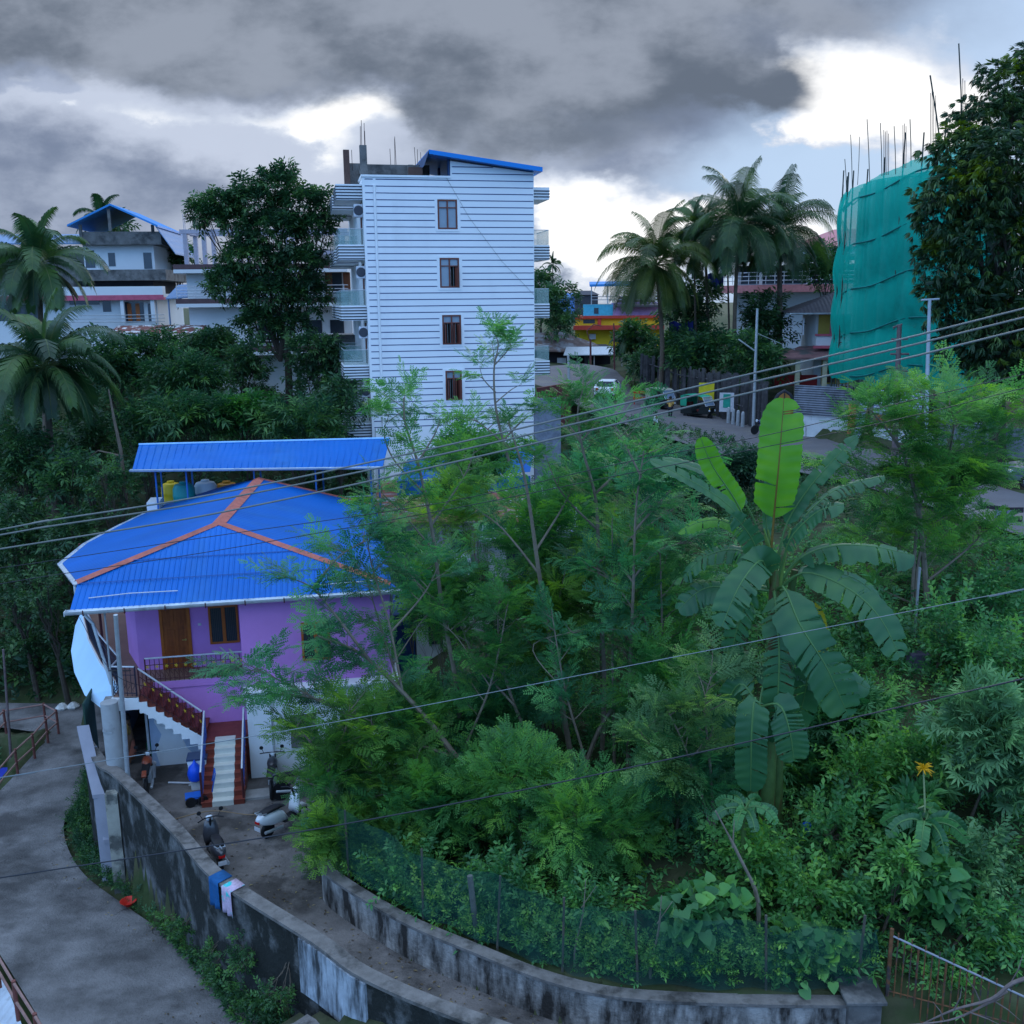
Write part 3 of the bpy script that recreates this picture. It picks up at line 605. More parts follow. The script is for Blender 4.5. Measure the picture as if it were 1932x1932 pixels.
mb = MB(); mb.tube([(hipL[0]-.12, .1, 6.2), (hipL[0]-.1, .0, 5.5), (hipL[0]+.35, -.2, 5.0), (-3.9, -.25, 3.0)], .05, 8); mb.build('down_pipe', M_GUT, house, smooth=True); MB().tube([(4.86, -.3, 5.6), (4.86, -.3, 0)], .045, 8).build('down_pipe', M_GUT, house, smooth=True)
mb = MB(); mb.tube([(-4.15, -.9, 5.985+.03), (-3, -.85, 6.07), (-1.6, -.86, 6.06)], .018, 5); mb.tube([(2.6, -.95, 5.99), (4.6, -.9, 6.01)], .02, 5); mb.build('roof_pipe', M_METW, house)
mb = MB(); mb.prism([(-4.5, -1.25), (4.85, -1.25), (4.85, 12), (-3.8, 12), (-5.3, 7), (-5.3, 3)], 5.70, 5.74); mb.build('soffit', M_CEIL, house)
mb = MB(); mb.tube([(-3.72, -1.02, 2.88), (-3.72, -1.02, 5.78)], .03, 8); mb.build('verandah_post', M_STEEL, house)
# ground-floor columns / green door on the left
mb = MB(); mb.box(-4.05, -3.65, -.9, -.5, 0, 2.72); mb.build('column', M_CONC, house)
mb = MB(); mb.box(-4.9, -4.85, .1, 1.4, 0, 2.3); mb.build('green_shutter', mat('dark_green_sheet', (.03, .07, .05), .7), house)
mb = MB(); mb.box(-4.3, -4.1, 1.0, 12, -.05, 2.7); mb.build('inner_wall', M_PALEB, house)
# dark lean-to on right side of the house
mb = MB(); mb.box(4.95, 5.7, 1, 10, .2, 4.2); nv = mb.build('navy_side_room', mat('navy_plaster', (.02, .05, .16), .8), house)

# ---- shed behind the house on a terrace
sh = thing('blue_roof_shed', 'long open shed with blue corrugated mono-pitch roof above the water tanks', 'shed', (0, 0, 0))
a, b, c, d_ = at(262, 840, 43.2), at(735, 828, 45.0), at(722, 880, 41.6), at(250, 885, 39.8)
e1 = (b-a).normalized(); shang = math.degrees(math.atan2(e1.y, e1.x))
sh.location = (a.x, a.y, 0); sh.rotation_euler.z = math.radians(shang)
def SL(p): q = loc2(p, (a.x, a.y), shang); return (q[0], q[1], p.z)
ra, rb, rc, rd_ = SL(a), SL(b), SL(c), SL(d_)
mb = MB(); mb.slab([rd_, rc, rb, ra], .05); outward(mb.build('roof', M_BROOF, sh))
mb = MB(); x = .15
while x < rb[0]-.1:
    t = x/rb[0]; lo = Vector(rd_).lerp(Vector(rc), t); hi = Vector(ra).lerp(Vector(rb), t)
    mb.add([lo+Vector((-.03, 0, 0)), lo+Vector((.03, 0, 0)), lo+Vector((0, 0, .035)), hi+Vector((-.03, 0, 0)), hi+Vector((.03, 0, 0)), hi+Vector((0, 0, .035))], [(0, 1, 2), (1, 4, 5, 2), (2, 5, 3, 0)]); x += .3
mb.build('roof_rib', M_BROOF, sh)
mb = MB(); mb.tube([Vector(ra)+Vector((0, 0, .03)), Vector(rb)+Vector((0, 0, .03))], .06, 6); mb.build('ridge_strip', mat('light_blue_trim', (.25, .50, .80), .5), sh)
mb = MB(); gutter(mb, Vector(rd_)+Vector((-.1, -.1, 0)), Vector(rc)+Vector((.1, -.1, 0)), .11); mb.build('gutter', M_GUT, sh, smooth=True)
mb = MB(); M_BLPOST = mat('blue_post', (.03, .14, .42), .5)
for t in (.08, .2, .47, .72, .95):
    lo = Vector(rd_).lerp(Vector(rc), t); hi = Vector(ra).lerp(Vector(rb), t)
    eachtube('post', [[(lo.x, lo.y+.3, 4.9), (lo.x, lo.y+.3, lo.z-.04)], [(hi.x, hi.y-.3, 4.9), (hi.x, hi.y-.3, hi.z-.04)]], .04, M_BLPOST, sh)
    eachtube('rafter', [[(lo.x, lo.y+.2, lo.z-.08), (hi.x, hi.y-.2, hi.z-.08)]], .03, M_BLPOST, sh)
pass
mb = MB(); mb.box(-.3, rb[0]+.2, -3.2, .3, -1, 4.9); mb.build('terrace_block', M_CONCD, sh)
# dim clutter rails under the shed
mb = MB()
for t in (.62, .7, .78, .86): lo = Vector(rd_).lerp(Vector(rc), t); mb.tube([(lo.x, lo.y+.8, 4.9), (lo.x, lo.y+.8, 6.3)], .025, 5)
lo = Vector(rd_).lerp(Vector(rc), .62); hi = Vector(rd_).lerp(Vector(rc), .95); mb.tube([(lo.x, lo.y+.8, 6.3), (hi.x, hi.y+.8, 6.3)], .025, 5); mb.tube([(lo.x, lo.y+.8, 5.8), (hi.x, hi.y+.8, 5.8)], .02, 5)
mb.build('rail', M_STEEL, sh)
def tank(u0, u1, vtop, Y, col, colname, label):
    p = at((u0+u1)/2, vtop, Y); r = (u1-u0)/2/F*Y*1.0; h = 1.75; z0 = 4.9; zt = p.z; sc = (zt-z0)
    t = thing('water_tank', label, 'water tank', (p.x, p.y, z0), 0, 'plastic water tanks under the shed roof')
    m_ = mat('tank_'+colname, col, .45, .06, 2)
    pr = [(r*.97, 0), (r, .05)]
    nb = 5
    for k in range(nb):
        zb = .1+(sc*.82-.1)*k/nb; pr += [(r, zb+.02), (r*1.03, zb+.06), (r*1.03, zb+.11), (r, zb+.15)]
    pr += [(r, sc*.84), (r*.8, sc*.92), (r*.35, sc*.95)]
    mb = MB(); mb.lathe((0, 0, 0), pr+[(.001, sc*.95)], 24); mb.build('body', m_, t, smooth=True)
    mb = MB(); mb.lathe((0, 0, sc*.945), [(r*.34, 0), (r*.36, .02), (r*.36, .07), (.001, .09)], 16); mb.build('lid', m_, t, smooth=True)
tank(303, 340, 906, 43.6, (.70, .48, .02), 'yellow', 'yellow ribbed water tank at the left end under the shed')
tank(325, 366, 906, 42.0, (.02, .28, .26), 'teal', 'teal green water tank in front of the yellow one')
tank(365, 408, 903, 43.0, (.75, .77, .78), 'white', 'white water tank between the green and orange tanks')
tank(406, 448, 906, 43.4, (.75, .30, .02), 'orange', 'orange water tank at the right end of the row')
# white block seen left of tanks
p = at(293, 955, 41.3); mb = MB(); mb.bx((p.x, p.y, p.z-.6), (.5, 1.2, 1.75), .2); tag(mb.build('parapet_block', M_WHITE), 'small white parapet block beside the yellow water tank', 'wall')

# ================================================================ STRIPED TOWER
TA = 12; T0 = at(692, 560, 51)
M_TW = mat('white_cladding', (.79, .80, .81), .6, .03, .5, .1, 6, col2=(.66, .66, .67), thr=(.52, .80), spec=.3, streak=(1.2, 1.2, .25))
M_NAVY = mat('navy_groove', (.010, .025, .12), .5)
M_BALD = mat('dark_grey_stripe', (.05, .055, .07), .6)
tw = thing('apartment_tower', 'tall white apartment block with thin navy horizontal stripes and small balconies', 'building', (T0.x, T0.y, 0), TA)
TWW = 8.72; TD = 14.; ZT = 20.7
WIN = [(3.72, 4.72, 18.20, 19.64), (3.76, 4.76, 15.30, 16.78), (3.82, 4.80, 12.42, 13.92), (3.92, 4.78, 9.52, 11.06)]
mb = MB()
# front wall built in boxes round the windows
zc = 3.0
for (x0, x1, z0, z1) in sorted(WIN, key=lambda w: w[2]):
    mb.box(0, TWW, 0, .25, zc, z0); mb.box(0, x0, 0, .25, z0, z1); mb.box(x1, TWW, 0, .25, z0, z1); zc = z1
mb.box(0, TWW, 0, .25, zc, ZT); mb.box(0, .25, .25, TD, 3, ZT); mb.box(TWW-.25, TWW, .25, TD, 3, ZT); mb.box(.25, TWW-.25, TD-.25, TD, 3, ZT)
mb.build('wall', M_TW, tw)
mb = MB(); mb.box(.25, TWW-.25, .25, TD-.25, ZT-.3, ZT-.2)
for k in range(5): mb.box(.25, TWW-.25, .26, TD-.25, 5.8+3*k, 5.95+3*k)
mb.build('floor_slab', M_CONCD, tw)
mb = MB(); mb.box(.3, TWW-.3, 1.2, 1.3, 3, ZT-.4); mb.build('room_partition', mat('dim_room_wall', (.10, .085, .07), .9), tw)
# raised part under the sloping roof
mb = MB(); zl_, zr_ = 21.5, 21.0
mb.add([(4.42, 0, ZT), (TWW, 0, ZT), (TWW, 0, zr_), (4.42, 0, zl_), (4.42, .25, ZT), (TWW, .25, ZT), (TWW, .25, zr_), (4.42, .25, zl_)], [(0, 1, 2, 3), (7, 6, 5, 4), (3, 2, 6, 7), (0, 3, 7, 4), (1, 5, 6, 2)])
mb.box(TWW-.25, TWW, .25, 6, ZT, zr_); mb.build('wall', M_TW, tw)
mb = MB(); z = 8.2
gaps = {}
while z < 21.3:
    xs0 = .12; segs = [(xs0, .52), (.66, TWW-.03)]
    if z > ZT-.1: segs = [(4.5, TWW-.03)]
    if z > ZT+.45: segs = [(4.5, 4.5+(TWW-4.5)*max(0, min(1, (21.45-z)/.5)))]
    for (x0, x1, z0, z1) in WIN:
        if z0-.12 < z < z1+.12:
            ns = []
            for (a_, b_) in segs:
                if a_ < x0-.15 < b_: ns += [(a_, x0-.15), (x1+.17, b_)]
                else: ns.append((a_, b_))
            segs = ns
    for a_, b_ in segs:
        if b_ > a_: mb.box(a_, b_, -.006, .0-.001, z, z+.043)
    z += .325
mb.build('groove', M_NAVY, tw)
mb = MB(); mb.tube([(.58, -.045, 4), (.58, -.045, 20.3)], .045, 8); mb.tube([(.2, -.04, 4), (.2, -.04, 8.2)], .04, 8); mb.build('drain_pipe', M_TW, tw, smooth=True)
mb = MB(); mb.box(-.05, 4.42, -.06, .02, ZT-.02, ZT+.08); mb.box(-.05, .25, .02, 5, ZT-.02, ZT+.08); mb.build('coping', M_TW, tw)
M_WFR = mat('brown_window_frame', (.16, .05, .035), .5, .1, 6); M_GLB = mat('blue_grey_glass', (.22, .27, .32), .08, .1, 2, spec=.7)
for i, (x0, x1, z0, z1) in enumerate(WIN):
    w = .075; fr = MB(); y0, y1 = -.03, .1; xm = (x0+x1)/2; zm = z1-.42
    fr.box(x0, x0+w, y0, y1, z0, z1); fr.box(x1-w, x1, y0, y1, z0, z1); fr.box(x0+w, x1-w, y0, y1, z1-w, z1); fr.box(x0+w, x1-w, y0, y1, z0, z0+w); fr.box(xm-.035, xm+.035, y0, y1, z0+w, z1-w); fr.box(x0+w, xm-.035, y0, y1, zm, zm+.05); fr.box(xm+.035, x1-w, y0, y1, zm, zm+.05)
    fo = fr.build('window', M_WFR, tw)
    pn = MB(); pn.box(x0+w, xm-.035, .03, .04, zm+.05, z1-w); pn.box(xm+.035, x1-w, .03, .04, zm+.05, z1-w)
    if i == 0: pn.box(x0+w, xm-.035, .03, .04, z0+w, zm); pn.box(xm+.035, x1-w, .03, .04, z0+w, zm)
    if i == 1: pn.box(x0+w, xm-.035, .03, .04, z0+w, zm)
    pn.build('pane', M_GLB, fo)
    sh_ = MB()
    if i >= 1:   # opened shutters leaves
        for xx, sg in ((xm+.06, 0), (x1-w-.02, 1)):
            if i == 1 and sg == 0: continue
            sh_.bx((xx+(.06 if not sg else -.06), -.12, (z0+zm)/2), (.03, .28, zm-z0-.12), .35 if sg else -.35)
        if i > 1: sh_.bx((x0+w+.08, -.12, (z0+zm)/2), (.03, .28, zm-z0-.12), -.3)
        sh_.build('casement_leaf', M_WFR, fo)
    bb = MB()
    for k in range(6): xx = x0+w+(x1-x0-2*w)*(k+.5)/6; bb.box(xx-.006, xx+.006, .07, .08, z0+w, zm)
    bb.build('window_bar', M_STEEL, fo)
    ss = MB(); ss.box(x0-.10, x1+.10, -.025, -.001, z0-.11, z0-.01); ss.box(x0-.1, x0-.01, -.025, -.001, z0-.01, z1+.01); ss.box(x1+.01, x1+.1, -.025, -.001, z0-.01, z1+.01); ss.box(x0-.1, x1+.1, -.025, -.001, z1+.01, z1+.1); ss.build('surround', M_TW, fo)
# balconies: prototype, mirrored for right side
M_GLASSR = mat('balcony_glass', (.25, .40, .38), .15, .05, 2, alpha=.28, spec=.3)
def balcony(side, y0, y1, zf, pr):
    s = -1 if side == 'L' else 1; X0 = 0 if side == 'L' else TWW
    xx = lambda d: X0+s*d
    mb = MB(); a_, b_ = sorted((xx(0.004), xx(pr))); 
    mb.box(a_, b_, y0, y1, zf-.75, zf)       # fascia box
    # sloped underside taper
    o = mb.build('balcony', M_TW, tw)
    mb = MB()
    for k in range(5):
        z0 = zf-.72+k*.145; a2, b2 = sorted((xx(0.01), xx(pr+.02))); mb.box(a2, b2, y0-.02, y0-.001, z0, z0+.06); a3, b3 = sorted((xx(pr+.001), xx(pr+.02))); mb.box(a3, b3, y0-.02, y1, z0, z0+.06)
    mb.build('fascia_stripe', M_BALD, o)
    mb = MB(); a2, b2 = sorted((xx(.03), xx(pr-.03))); mb.box(a2, b2, y0+.02, y0+.035, zf, zf+.75); a3, b3 = sorted((xx(pr-.05), xx(pr-.035))); mb.box(a3, b3, y0+.035, y1-.03, zf, zf+.75); mb.build('glass_railing', M_GLASSR, o)
    mb = MB(); mb.tube([(xx(.03), y0+.03, zf+.77), (xx(pr-.04), y0+.03, zf+.77), (xx(pr-.04), y1-.03, zf+.77)], .02, 6); mb.build('handrail', M_STEEL, o)
for zf in (20.35, 17.45, 14.45, 11.45, 8.45):
    top_ = zf > 20
    for (ya, yb) in ((.25, 3.2), (5.5, 8.5), (10.2, 13.2)):
        if top_:
            mb = MB(); mb.box(-1.3, -.004, ya, yb, zf-.75, zf); o = mb.build('balcony', M_TW, tw, label='solid striped top canopy')
            mb = MB()
            for k in range(5): mb.box(-1.32, -.01, ya-.02, ya-.001, zf-.72+k*.145, zf-.66+k*.145); mb.box(-1.32, -1.301, ya-.02, yb, zf-.72+k*.145, zf-.66+k*.145)
            mb.build('fascia_stripe', M_BALD, o)
        else: balcony('L', ya, yb, zf, 1.3)
    if top_:
        mb = MB(); mb.box(TWW+.004, TWW+.95, .5, 3.2, zf-.6, zf); o = mb.build('balcony', M_TW, tw)
        mb = MB()
        for k in range(3): mb.box(TWW+.01, TWW+.97, .48, .499, zf-.5+k*.145, zf-.44+k*.145)
        mb.build('fascia_stripe', M_BALD, o)
    else: balcony('R', .5, 3.2, zf, .95)
# AC units and doors on left wall
for zf in (17.45, 14.45, 11.45, 8.45):
    mb = MB(); mb.box(-.45, -.004, .02+.25, .9, zf+1.35, zf+1.95); o = mb.build('air_conditioner', M_METW, tw, bevel=.02)
    mb = MB(); mb.lathe((-.22, .262, zf+1.65), [(.24, 0), (.24, -.012), (.2, -.02), (.001, -.02)], 16, axis='Y'); mb.build('fan_grille', M_BALD, o)
    mb = MB(); mb.box(-.03, -.004, 1.1, 2.1, zf+.02, zf+2.1); mb.build('balcony_door', M_WFR, tw)
# side stripes left wall
# sloping blue roof
mb = MB(); a_ = 3.3
mb.add([(a_, -.5, 21.95), (TWW+.35, -.5, 21.22), (TWW+.35, 6.5, 21.22), (a_, 6.5, 21.95), (a_, -.5, 21.75), (TWW+.35, -.5, 21.0), (TWW+.35, 6.5, 21.0), (a_, 6.5, 21.75)], [(0, 1, 2, 3), (7, 6, 5, 4), (0, 4, 5, 1), (1, 5, 6, 2), (2, 6, 7, 3), (3, 7, 4, 0)])
mb.build('roof', mat('blue_fascia', (.004, .20, .62), .45, .05, 1), tw)
mb = MB(); mb.add([(a_-.25, -.45, 21.2), (a_+.02, -.51, 21.96), (a_+.02, 6.5, 21.96), (a_-.25, 6.5, 21.2)], [(0, 1, 2, 3)]); mb.box(4.3, 4.42, .1, .35, ZT, 21.6); mb.box(4.3, 4.42, 3.5, 3.8, ZT, 21.6); mb.build('roof_end_flap', mat('dark_blue_sheet', (.02, .06, .15), .6), tw)
# unfinished concrete on the top left
mb = MB(); mb.box(.1, 3.7, 2.5, 2.75, ZT-.2, 21.6); mb.box(-.6, .1, 2.6, 2.8, ZT-.6, 21.65); mb.box(.02, 3.2, 2.3, 2.5, 21.1, 21.3); mb.box(.0, .35, .9, 1.2, ZT-.1, 22.3); mb.box(2.5, 2.75, 1.6, 2.5, ZT, 21.5); mb.build('unfinished_wall', M_CONCD, tw)
each('column', [(-.75, -.45, 2.2, 2.5, ZT-.6, 22.25)], mat('brown_concrete', (.10, .06, .05), .9), tw); each('roof_box', [(2.4, 3.1, .6, 1.1, ZT+.02, ZT+.55)], MATS['brown_concrete'], tw)
mb = MB()
for (x, y, z0, z1) in [(.05, 1, 22.3, 23.2), (.12, 1.1, 22.3, 23.5), (.25, 1, 22.3, 23.35), (.3, 1.1, 22.3, 23.0), (-.3, 2.6, 21.6, 22.3), (1.9, 2.6, 21.5, 22.9), (1.98, 2.6, 21.5, 23.0), (1.7, 2.6, 21.5, 22.4), (3.0, 2.6, 21.5, 22.5), (3.1, 2.6, 21.5, 22.4), (3.4, 3.6, 21.5, 22.4), (4.6, 7, 21.5, 23.0), (4.85, 7, 21.5, 22.9), (8.0, 7, 21.2, 22.2), (8.15, 7, 21.2, 22.2)]:
    MB().tube([(x, y, z0-.3), (x+random.uniform(-.05, .05), y, z1)], .014, 4).build('rebar', mat('rusty_rebar', (.08, .05, .045), .8), tw)
mb = MB(); mb.tube([(4.2, -.02, 20.7), (5.3, -.06, 18.8), (7.0, -.06, 16.6), (8.7, -.03, 14.9)], .006, 4); mb.build('cable', M_BLACK, tw)
# low wall pieces by the tower foot
p0 = at(1008, 800, 50.5); mb = MB(); mb.wall([(p0.x, p0.y), (p0.x+1.35, p0.y+.3)], .25, 3.5, 9.7); tag(mb.build('block_wall', mat('bare_block_wall', (.16, .18, .22), .9, .3, 4, .4, 8)), 'grey block wall beside the foot of the striped tower', 'wall')
bp = [(700, 905, 47), (735, 790+45, 47.5), (1005, 795, 49)]
p0 = at(748, 880, 46.5); p1 = at(1000, 850, 47.5)
mb = MB(); mb.wall([(p0.x, p0.y), (p1.x, p1.y)], .06, 2.5, 6.2); mb.add([(p0.x, p0.y, 6.2), (p1.x, p1.y, 6.4), (p1.x+.3, p1.y+2.2, 7.4), (p0.x+.3, p0.y+2.2, 6.9)], [(0, 1, 2, 3)]); tag(mb.build('blue_tarpaulin', mat('blue_tarp', (.005, .09, .32), .6, .15, 2, .3)), 'blue sheet lean-to stretched along the foot of the striped tower', 'tarpaulin')
# ================================================================ FAR BUILDINGS
def frame_at(name, label, cat, p, ang, group=None):
    return thing(name, label, cat, (p.x, p.y, 0), ang, group)
M_CREAMW = mat('cream_white_wall', (.66, .68, .70), .85, .05, .6)
M_PINK = mat('pink_band', (.50, .10, .16), .7); M_BRBAND = mat('brown_band', (.10, .06, .065), .8)
M_DARKIN = mat('painted_interior_shade', (.025, .025, .03), .9); M_SHEETB = mat('pale_blue_sheet', (.16, .24, .38), .6, .08, 2, wave=('X', 3, .5))  # first material: near-black colour puts interior shade onto solid blocks
# D: white house with blue gable far left
O_ = at(130, 612, 76); D = frame_at('gabled_house', 'white terraced house with pink balcony band and small blue gable roof on top', 'house', O_, 6)
z0 = O_.z; k = 76/F
def U(px): return px*k     # photo pixels at that distance to metres
mb = MB(); mb.box(-9, 6.6, 0, 9, z0-6, z0+1.95); mb.box(-9, 7.3, -.9, 0, z0+1.95, z0+2.75); mb.box(-9, 7.3, 0, 9, z0+1.95, z0+2.2)
mb.box(1.2, 6.4, 1.2, 9, z0+3.3, z0+6.0); mb.box(6.3, 6.6, -.8, -.5, z0, z0+1.95); mb.box(4.1, 4.35, -.8, -.5, z0, z0+1.95); mb.build('wall', M_CREAMW, D)
mb = MB(); mb.box(-9, 7.34, -.94, 0, z0+1.75, z0+1.95); mb.box(-9, 7.34, -.94, -.9, z0+1.95, z0+2.12); mb.build('pink_band', M_PINK, D)
mb = MB(); mb.box(.7, 7.5, -.3, 9, z0+3.2, z0+3.34); mb.box(.7, 7.5, -.3, -.15, z0+3.34, z0+4.0); mb.box(7.35, 7.5, -.15, 9, z0+3.34, z0+4.0); mb.box(1.4, 7.2, .4, 9, z0+5.85, z0+6.0); mb.box(1.4, 7.2, .4, .55, z0+6.0, z0+6.8); mb.box(7.05, 7.2, .55, 9, z0+6.0, z0+6.8); mb.build('concrete_balcony', M_CONCD, D)
for (x0, x1, za, zb) in [(2.6, 3.2, .9, 1.7), (3.0, 3.5, 4.3, 5.3), (5.6, 6.2, 4.1, 5.3), (1.3, 2.0, 4.2, 5.5), (3.95, 5.6, .1, 1.6), (5.9, 6.25, .1, 1.5)]: each('window', [(x0, x1, -.03 if za < 3 else 1.17, -.002 if za < 3 else 1.198, z0+za, z0+zb)], M_GLASSD, D)
each('window', [(.2, 2.4, -.03, -.002, z0+1.45, z0+1.75), (-9, -2, -.03, -.002, z0+.3, z0+1.5)], M_GLASSD, D)
each('shutter', [(4.4, 4.7, -.06, -.031, z0+.2, z0+1.5), (5.0, 5.3, -.06, -.031, z0+.2, z0+1.5)], M_WOODF, D)
mb = MB(); mb.box(.8, 6.3, .6, 8, z0+2.25, z0+3.18); mb.build('gallery_shade_block', M_DARKIN, D)  # solid block, the gallery's shade is put into its near-black colour
gp = [(.9, z0+7.2), (3.8, z0+8.6), (7.0, z0+7.0)]
mb = MB(); mb.slab([(.7, -.4, z0+7.25), (3.9, -.4, z0+8.75), (3.9, 8, z0+8.75), (.7, 8, z0+7.25)], .14); mb.slab([(3.9, -.4, z0+8.75), (7.2, -.4, z0+7.2), (7.2, 8, z0+7.2), (3.9, 8, z0+8.75)], .14); outward(mb.build('roof', mat('blue_gable', (.03, .22, .55), .5, .06, 2), D))
mb = MB(); mb.slab([(7.0, -.2, z0+7.2), (8.3, -.2, z0+5.2), (8.3, 9, z0+5.2), (7.0, 9, z0+7.2)], .1); mb.slab([(-7, .5, z0+6.0), (1.3, .5, z0+6.0), (1.3, 6, z0+7.0), (-7, 6, z0+7.0)], .1); outward(mb.build('side_roof', M_SHEETB, D))
each('upper_post', [(3.6, 3.8, -.2, 0, z0+6.8, z0+8.4), (1.3, 1.5, .3, .5, z0+6.0, z0+7.3), (6.5, 6.7, .5, .7, z0+6.8, z0+7.3)], M_CONCD, D); each('left_wing', [(-9, 1.2, 1.4, 8, z0+2.75, z0+5.6)], M_CONCD, D)
railing_y = MB()
for zz in (.15, .4, .65): railing_y.tube([(0, -.9, z0+zz), (3.8, -.9, z0+zz), (7.3, -.9, z0+zz)], .025, 4)
railing_y.build('railing', M_STEEL, D)
# tin awning row in front of D
p = at(200, 616, 70); q = at(380, 616, 70); mb = MB(); mb.slab([(p.x, p.y, p.z-.5), (q.x, q.y, q.z-.4), (q.x-.3, q.y+2.2, q.z+.1), (p.x, p.y+2.2, p.z)], .06); tag(mb.build('rusty_awning', mat('rusty_sheet', (.16, .06, .05), .8, .3, 1.5, col2=(.55, .55, .55), thr=(.52, .57), streak=(1.5, 1.5, 1.5)), None), 'long rusty maroon tin awning below the white terraced house', 'awning')
# blue shed roof between D and E
p = at(312, 560, 73); q = at(358, 556, 73); mb = MB(); mb.slab([(p.x, p.y, p.z-.1), (q.x+1, q.y, q.z-.1), (q.x+1, q.y+3, q.z+.9), (p.x, p.y+3, p.z+.9)], .08); mb.tube([(p.x+.1, p.y+.3, p.z-4), (p.x+.1, p.y+.3, p.z)], .06, 6); tag(mb.build('small_blue_roof', M_SHEETB), 'small pale blue tin roof between the two white houses', 'roof')
# E: white building with brown bands, pergola
O_ = at(352, 700, 72); E_ = frame_at('banded_house', 'white three storey house with brown floor bands half hidden by a tall tree', 'house', O_, 3)
k = 72/F; z0 = at(352, 660, 72).z; Wd = 12.0
zb1 = at(352, 572, 72).z; zb2 = at(352, 508, 72).z
mb = MB(); mb.box(.5, 4.6, 0, 9, z0-6, zb2); mb.box(4.6, Wd, .8, 9, z0-6, zb2); mb.build('wall', M_CREAMW, E_)
mb = MB()
for zz in (zb1, zb2, z0-.1): mb.box(-.1, Wd, -1.0, .8, zz-.05, zz+.30)
mb.build('brown_band', M_BRBAND, E_)
mb = MB()
for zz in (zb1, zb2, z0-.1): mb.box(-.1, Wd, -1.02, .8, zz-.3, zz-.05)
mb.build('slab_edge', M_CREAMW, E_)
for zf in (zb1+.3, z0+.2-1.0+.9):
    each('window', [(x0, x0+.32, -.03, -.002, zf+.5, zf+1.5) for x0 in (2.2, 2.6, 3.0)]+[(5.2, 6.4, .75, .79, zf+.2, zf+1.9), (8.6, 9.8, .75, .79, zf+.2, zf+1.9), (10.4, 11.4, .75, .79, zf+.2, zf+1.9)], M_GLASSD, E_)
each('door', [(xx, xx+.5, .70, .745, zb1+.4, zb1+2.3) for xx in (10.2, 11.5)], mat('dull_brown_door', (.16, .06, .03), .6), E_)
mb = MB()
for zf in (zb1+.3, z0+.2):
    for zz in (.2, .4, .6, .85): mb.tube([(0, -.95, zf+zz), (Wd, -.95, zf+zz)], .022, 4)
    x = 0
    while x < Wd: mb.tube([(x, -.95, zf), (x, -.95, zf+.9)], .03, 4); x += 1.3
mb.build('railing', M_METW, E_)
mb = MB(); zt = at(370, 440, 72).z
for x in (.4, 1.7, 4.2, 7.5, 11.2):
    for y in (0.2, 3): mb.box(x, x+.28, y, y+.28, zb2+.3, zt)
mb.box(.2, Wd, .18, .5, zt, zt+.28); mb.box(.2, Wd, 2.98, 3.3, zt, zt+.28); mb.box(.4, .68, .5, 2.98, zt, zt+.25); mb.box(4.2, 4.5, .5, 2.98, zt, zt+.25); mb.box(7, Wd, .2, .45, zt-1.5, zt-1.25)
mb.tube([(.5, .3, zt+.2), (.5, .3, zt+1.3)], .02, 4); mb.tube([(.6, .3, zt+.2), (.6, .3, zt+1.1)], .02, 4); mb.build('pergola_frame', mat('lilac_concrete', (.36, .34, .40), .85), E_)
mb = MB(); mb.box(9.8, 11.4, 2, 4, zb2+.3, zb2+1.4); mb.build('roof_tank', M_CONCD, E_)
# undercroft between E and tower
p = at(640, 740, 62); mb = MB(); mb.bx((p.x+.6, p.y+3, p.z-1), (3.2, 4, 9), 0); mb.bx((p.x+1.7, p.y+.2, p.z-1.0), (.55, .5, 6), 0); tag(mb.build('grey_outbuilding', M_CONCD), 'dim grey outbuilding wall just left of the striped tower foot', 'building')

# F: yellow and cyan shop house
O_ = at(1085, 650, 112); Fb = frame_at('yellow_shop_house', 'yellow building with red slab bands and a cyan upper floor under a blue roof sheet', 'building', O_, -4)
kz = lambda v, Y=112, u=1100: at(u, v, Y).z
mb = MB(); mb.box(0, 9.5, 0, 8, 4, kz(601)); mb.build('yellow_wall', mat('yellow_plaster', (.75, .52, .03), .8, .08, 1), Fb)
mb = MB(); mb.box(-.2, 9.8, -1.2, 0, kz(622), kz(614)); mb.box(0, 9.6, -.4, 8, kz(601), kz(596)); mb.box(2.5, 2.9, -.3, -.01, kz(614), kz(601)+.0); mb.build('red_band', mat('red_paint', (.50, .06, .04), .6), Fb)
mb = MB(); mb.box(.9, 4.2, .3, 7, kz(596)+.001, kz(575)); mb.build('cyan_wall', mat('cyan_plaster', (.08, .45, .62), .8), Fb)
mb = MB(); mb.box(4.22, 9.3, .3, 7, kz(596)+.001, kz(572)); mb.build('mauve_wall', mat('mauve_plaster', (.48, .30, .52), .8), Fb)
each('window', [(.9, 2.2, -.03, -.002, kz(612)+.1, kz(603)), (2.1, 2.6, .26, .298, kz(592), kz(581)), (4.4, 5.8, -.03, -.002, kz(646), kz(626))], M_GLASSD, Fb)
mb = MB(); mb.slab([(1.6, -.5, kz(537)), (8.5, -.5, kz(536)), (8.5, 5, kz(529)), (1.6, 5, kz(530))], .25); mb.build('roof', mat('blue_gable', (.03, .22, .55)), Fb)
eachtube('roof_post', [[(x, 0, kz(575)), (x, 0, kz(537))] for x in (1.8, 3.6, 5.4, 8.3)], .06, M_STEEL, Fb)
eachtube('rail', [[(1.8, 0, zz), (8.3, 0, zz)] for zz in (kz(566), kz(560))], .04, M_STEEL, Fb)
mb = MB(); mb.box(1.6, 2.3, -.3, -.01, kz(640), kz(630)); mb.build('air_conditioner', M_METW, Fb)
mb = MB(); mb.slab([(4.4, -.8, kz(577)), (9.6, -.8, kz(577)), (8, 4, kz(560)), (5, 4, kz(560))], .2); mb.build('dark_tile_roof', mat('dark_tiles', (.07, .06, .065), .8), Fb)
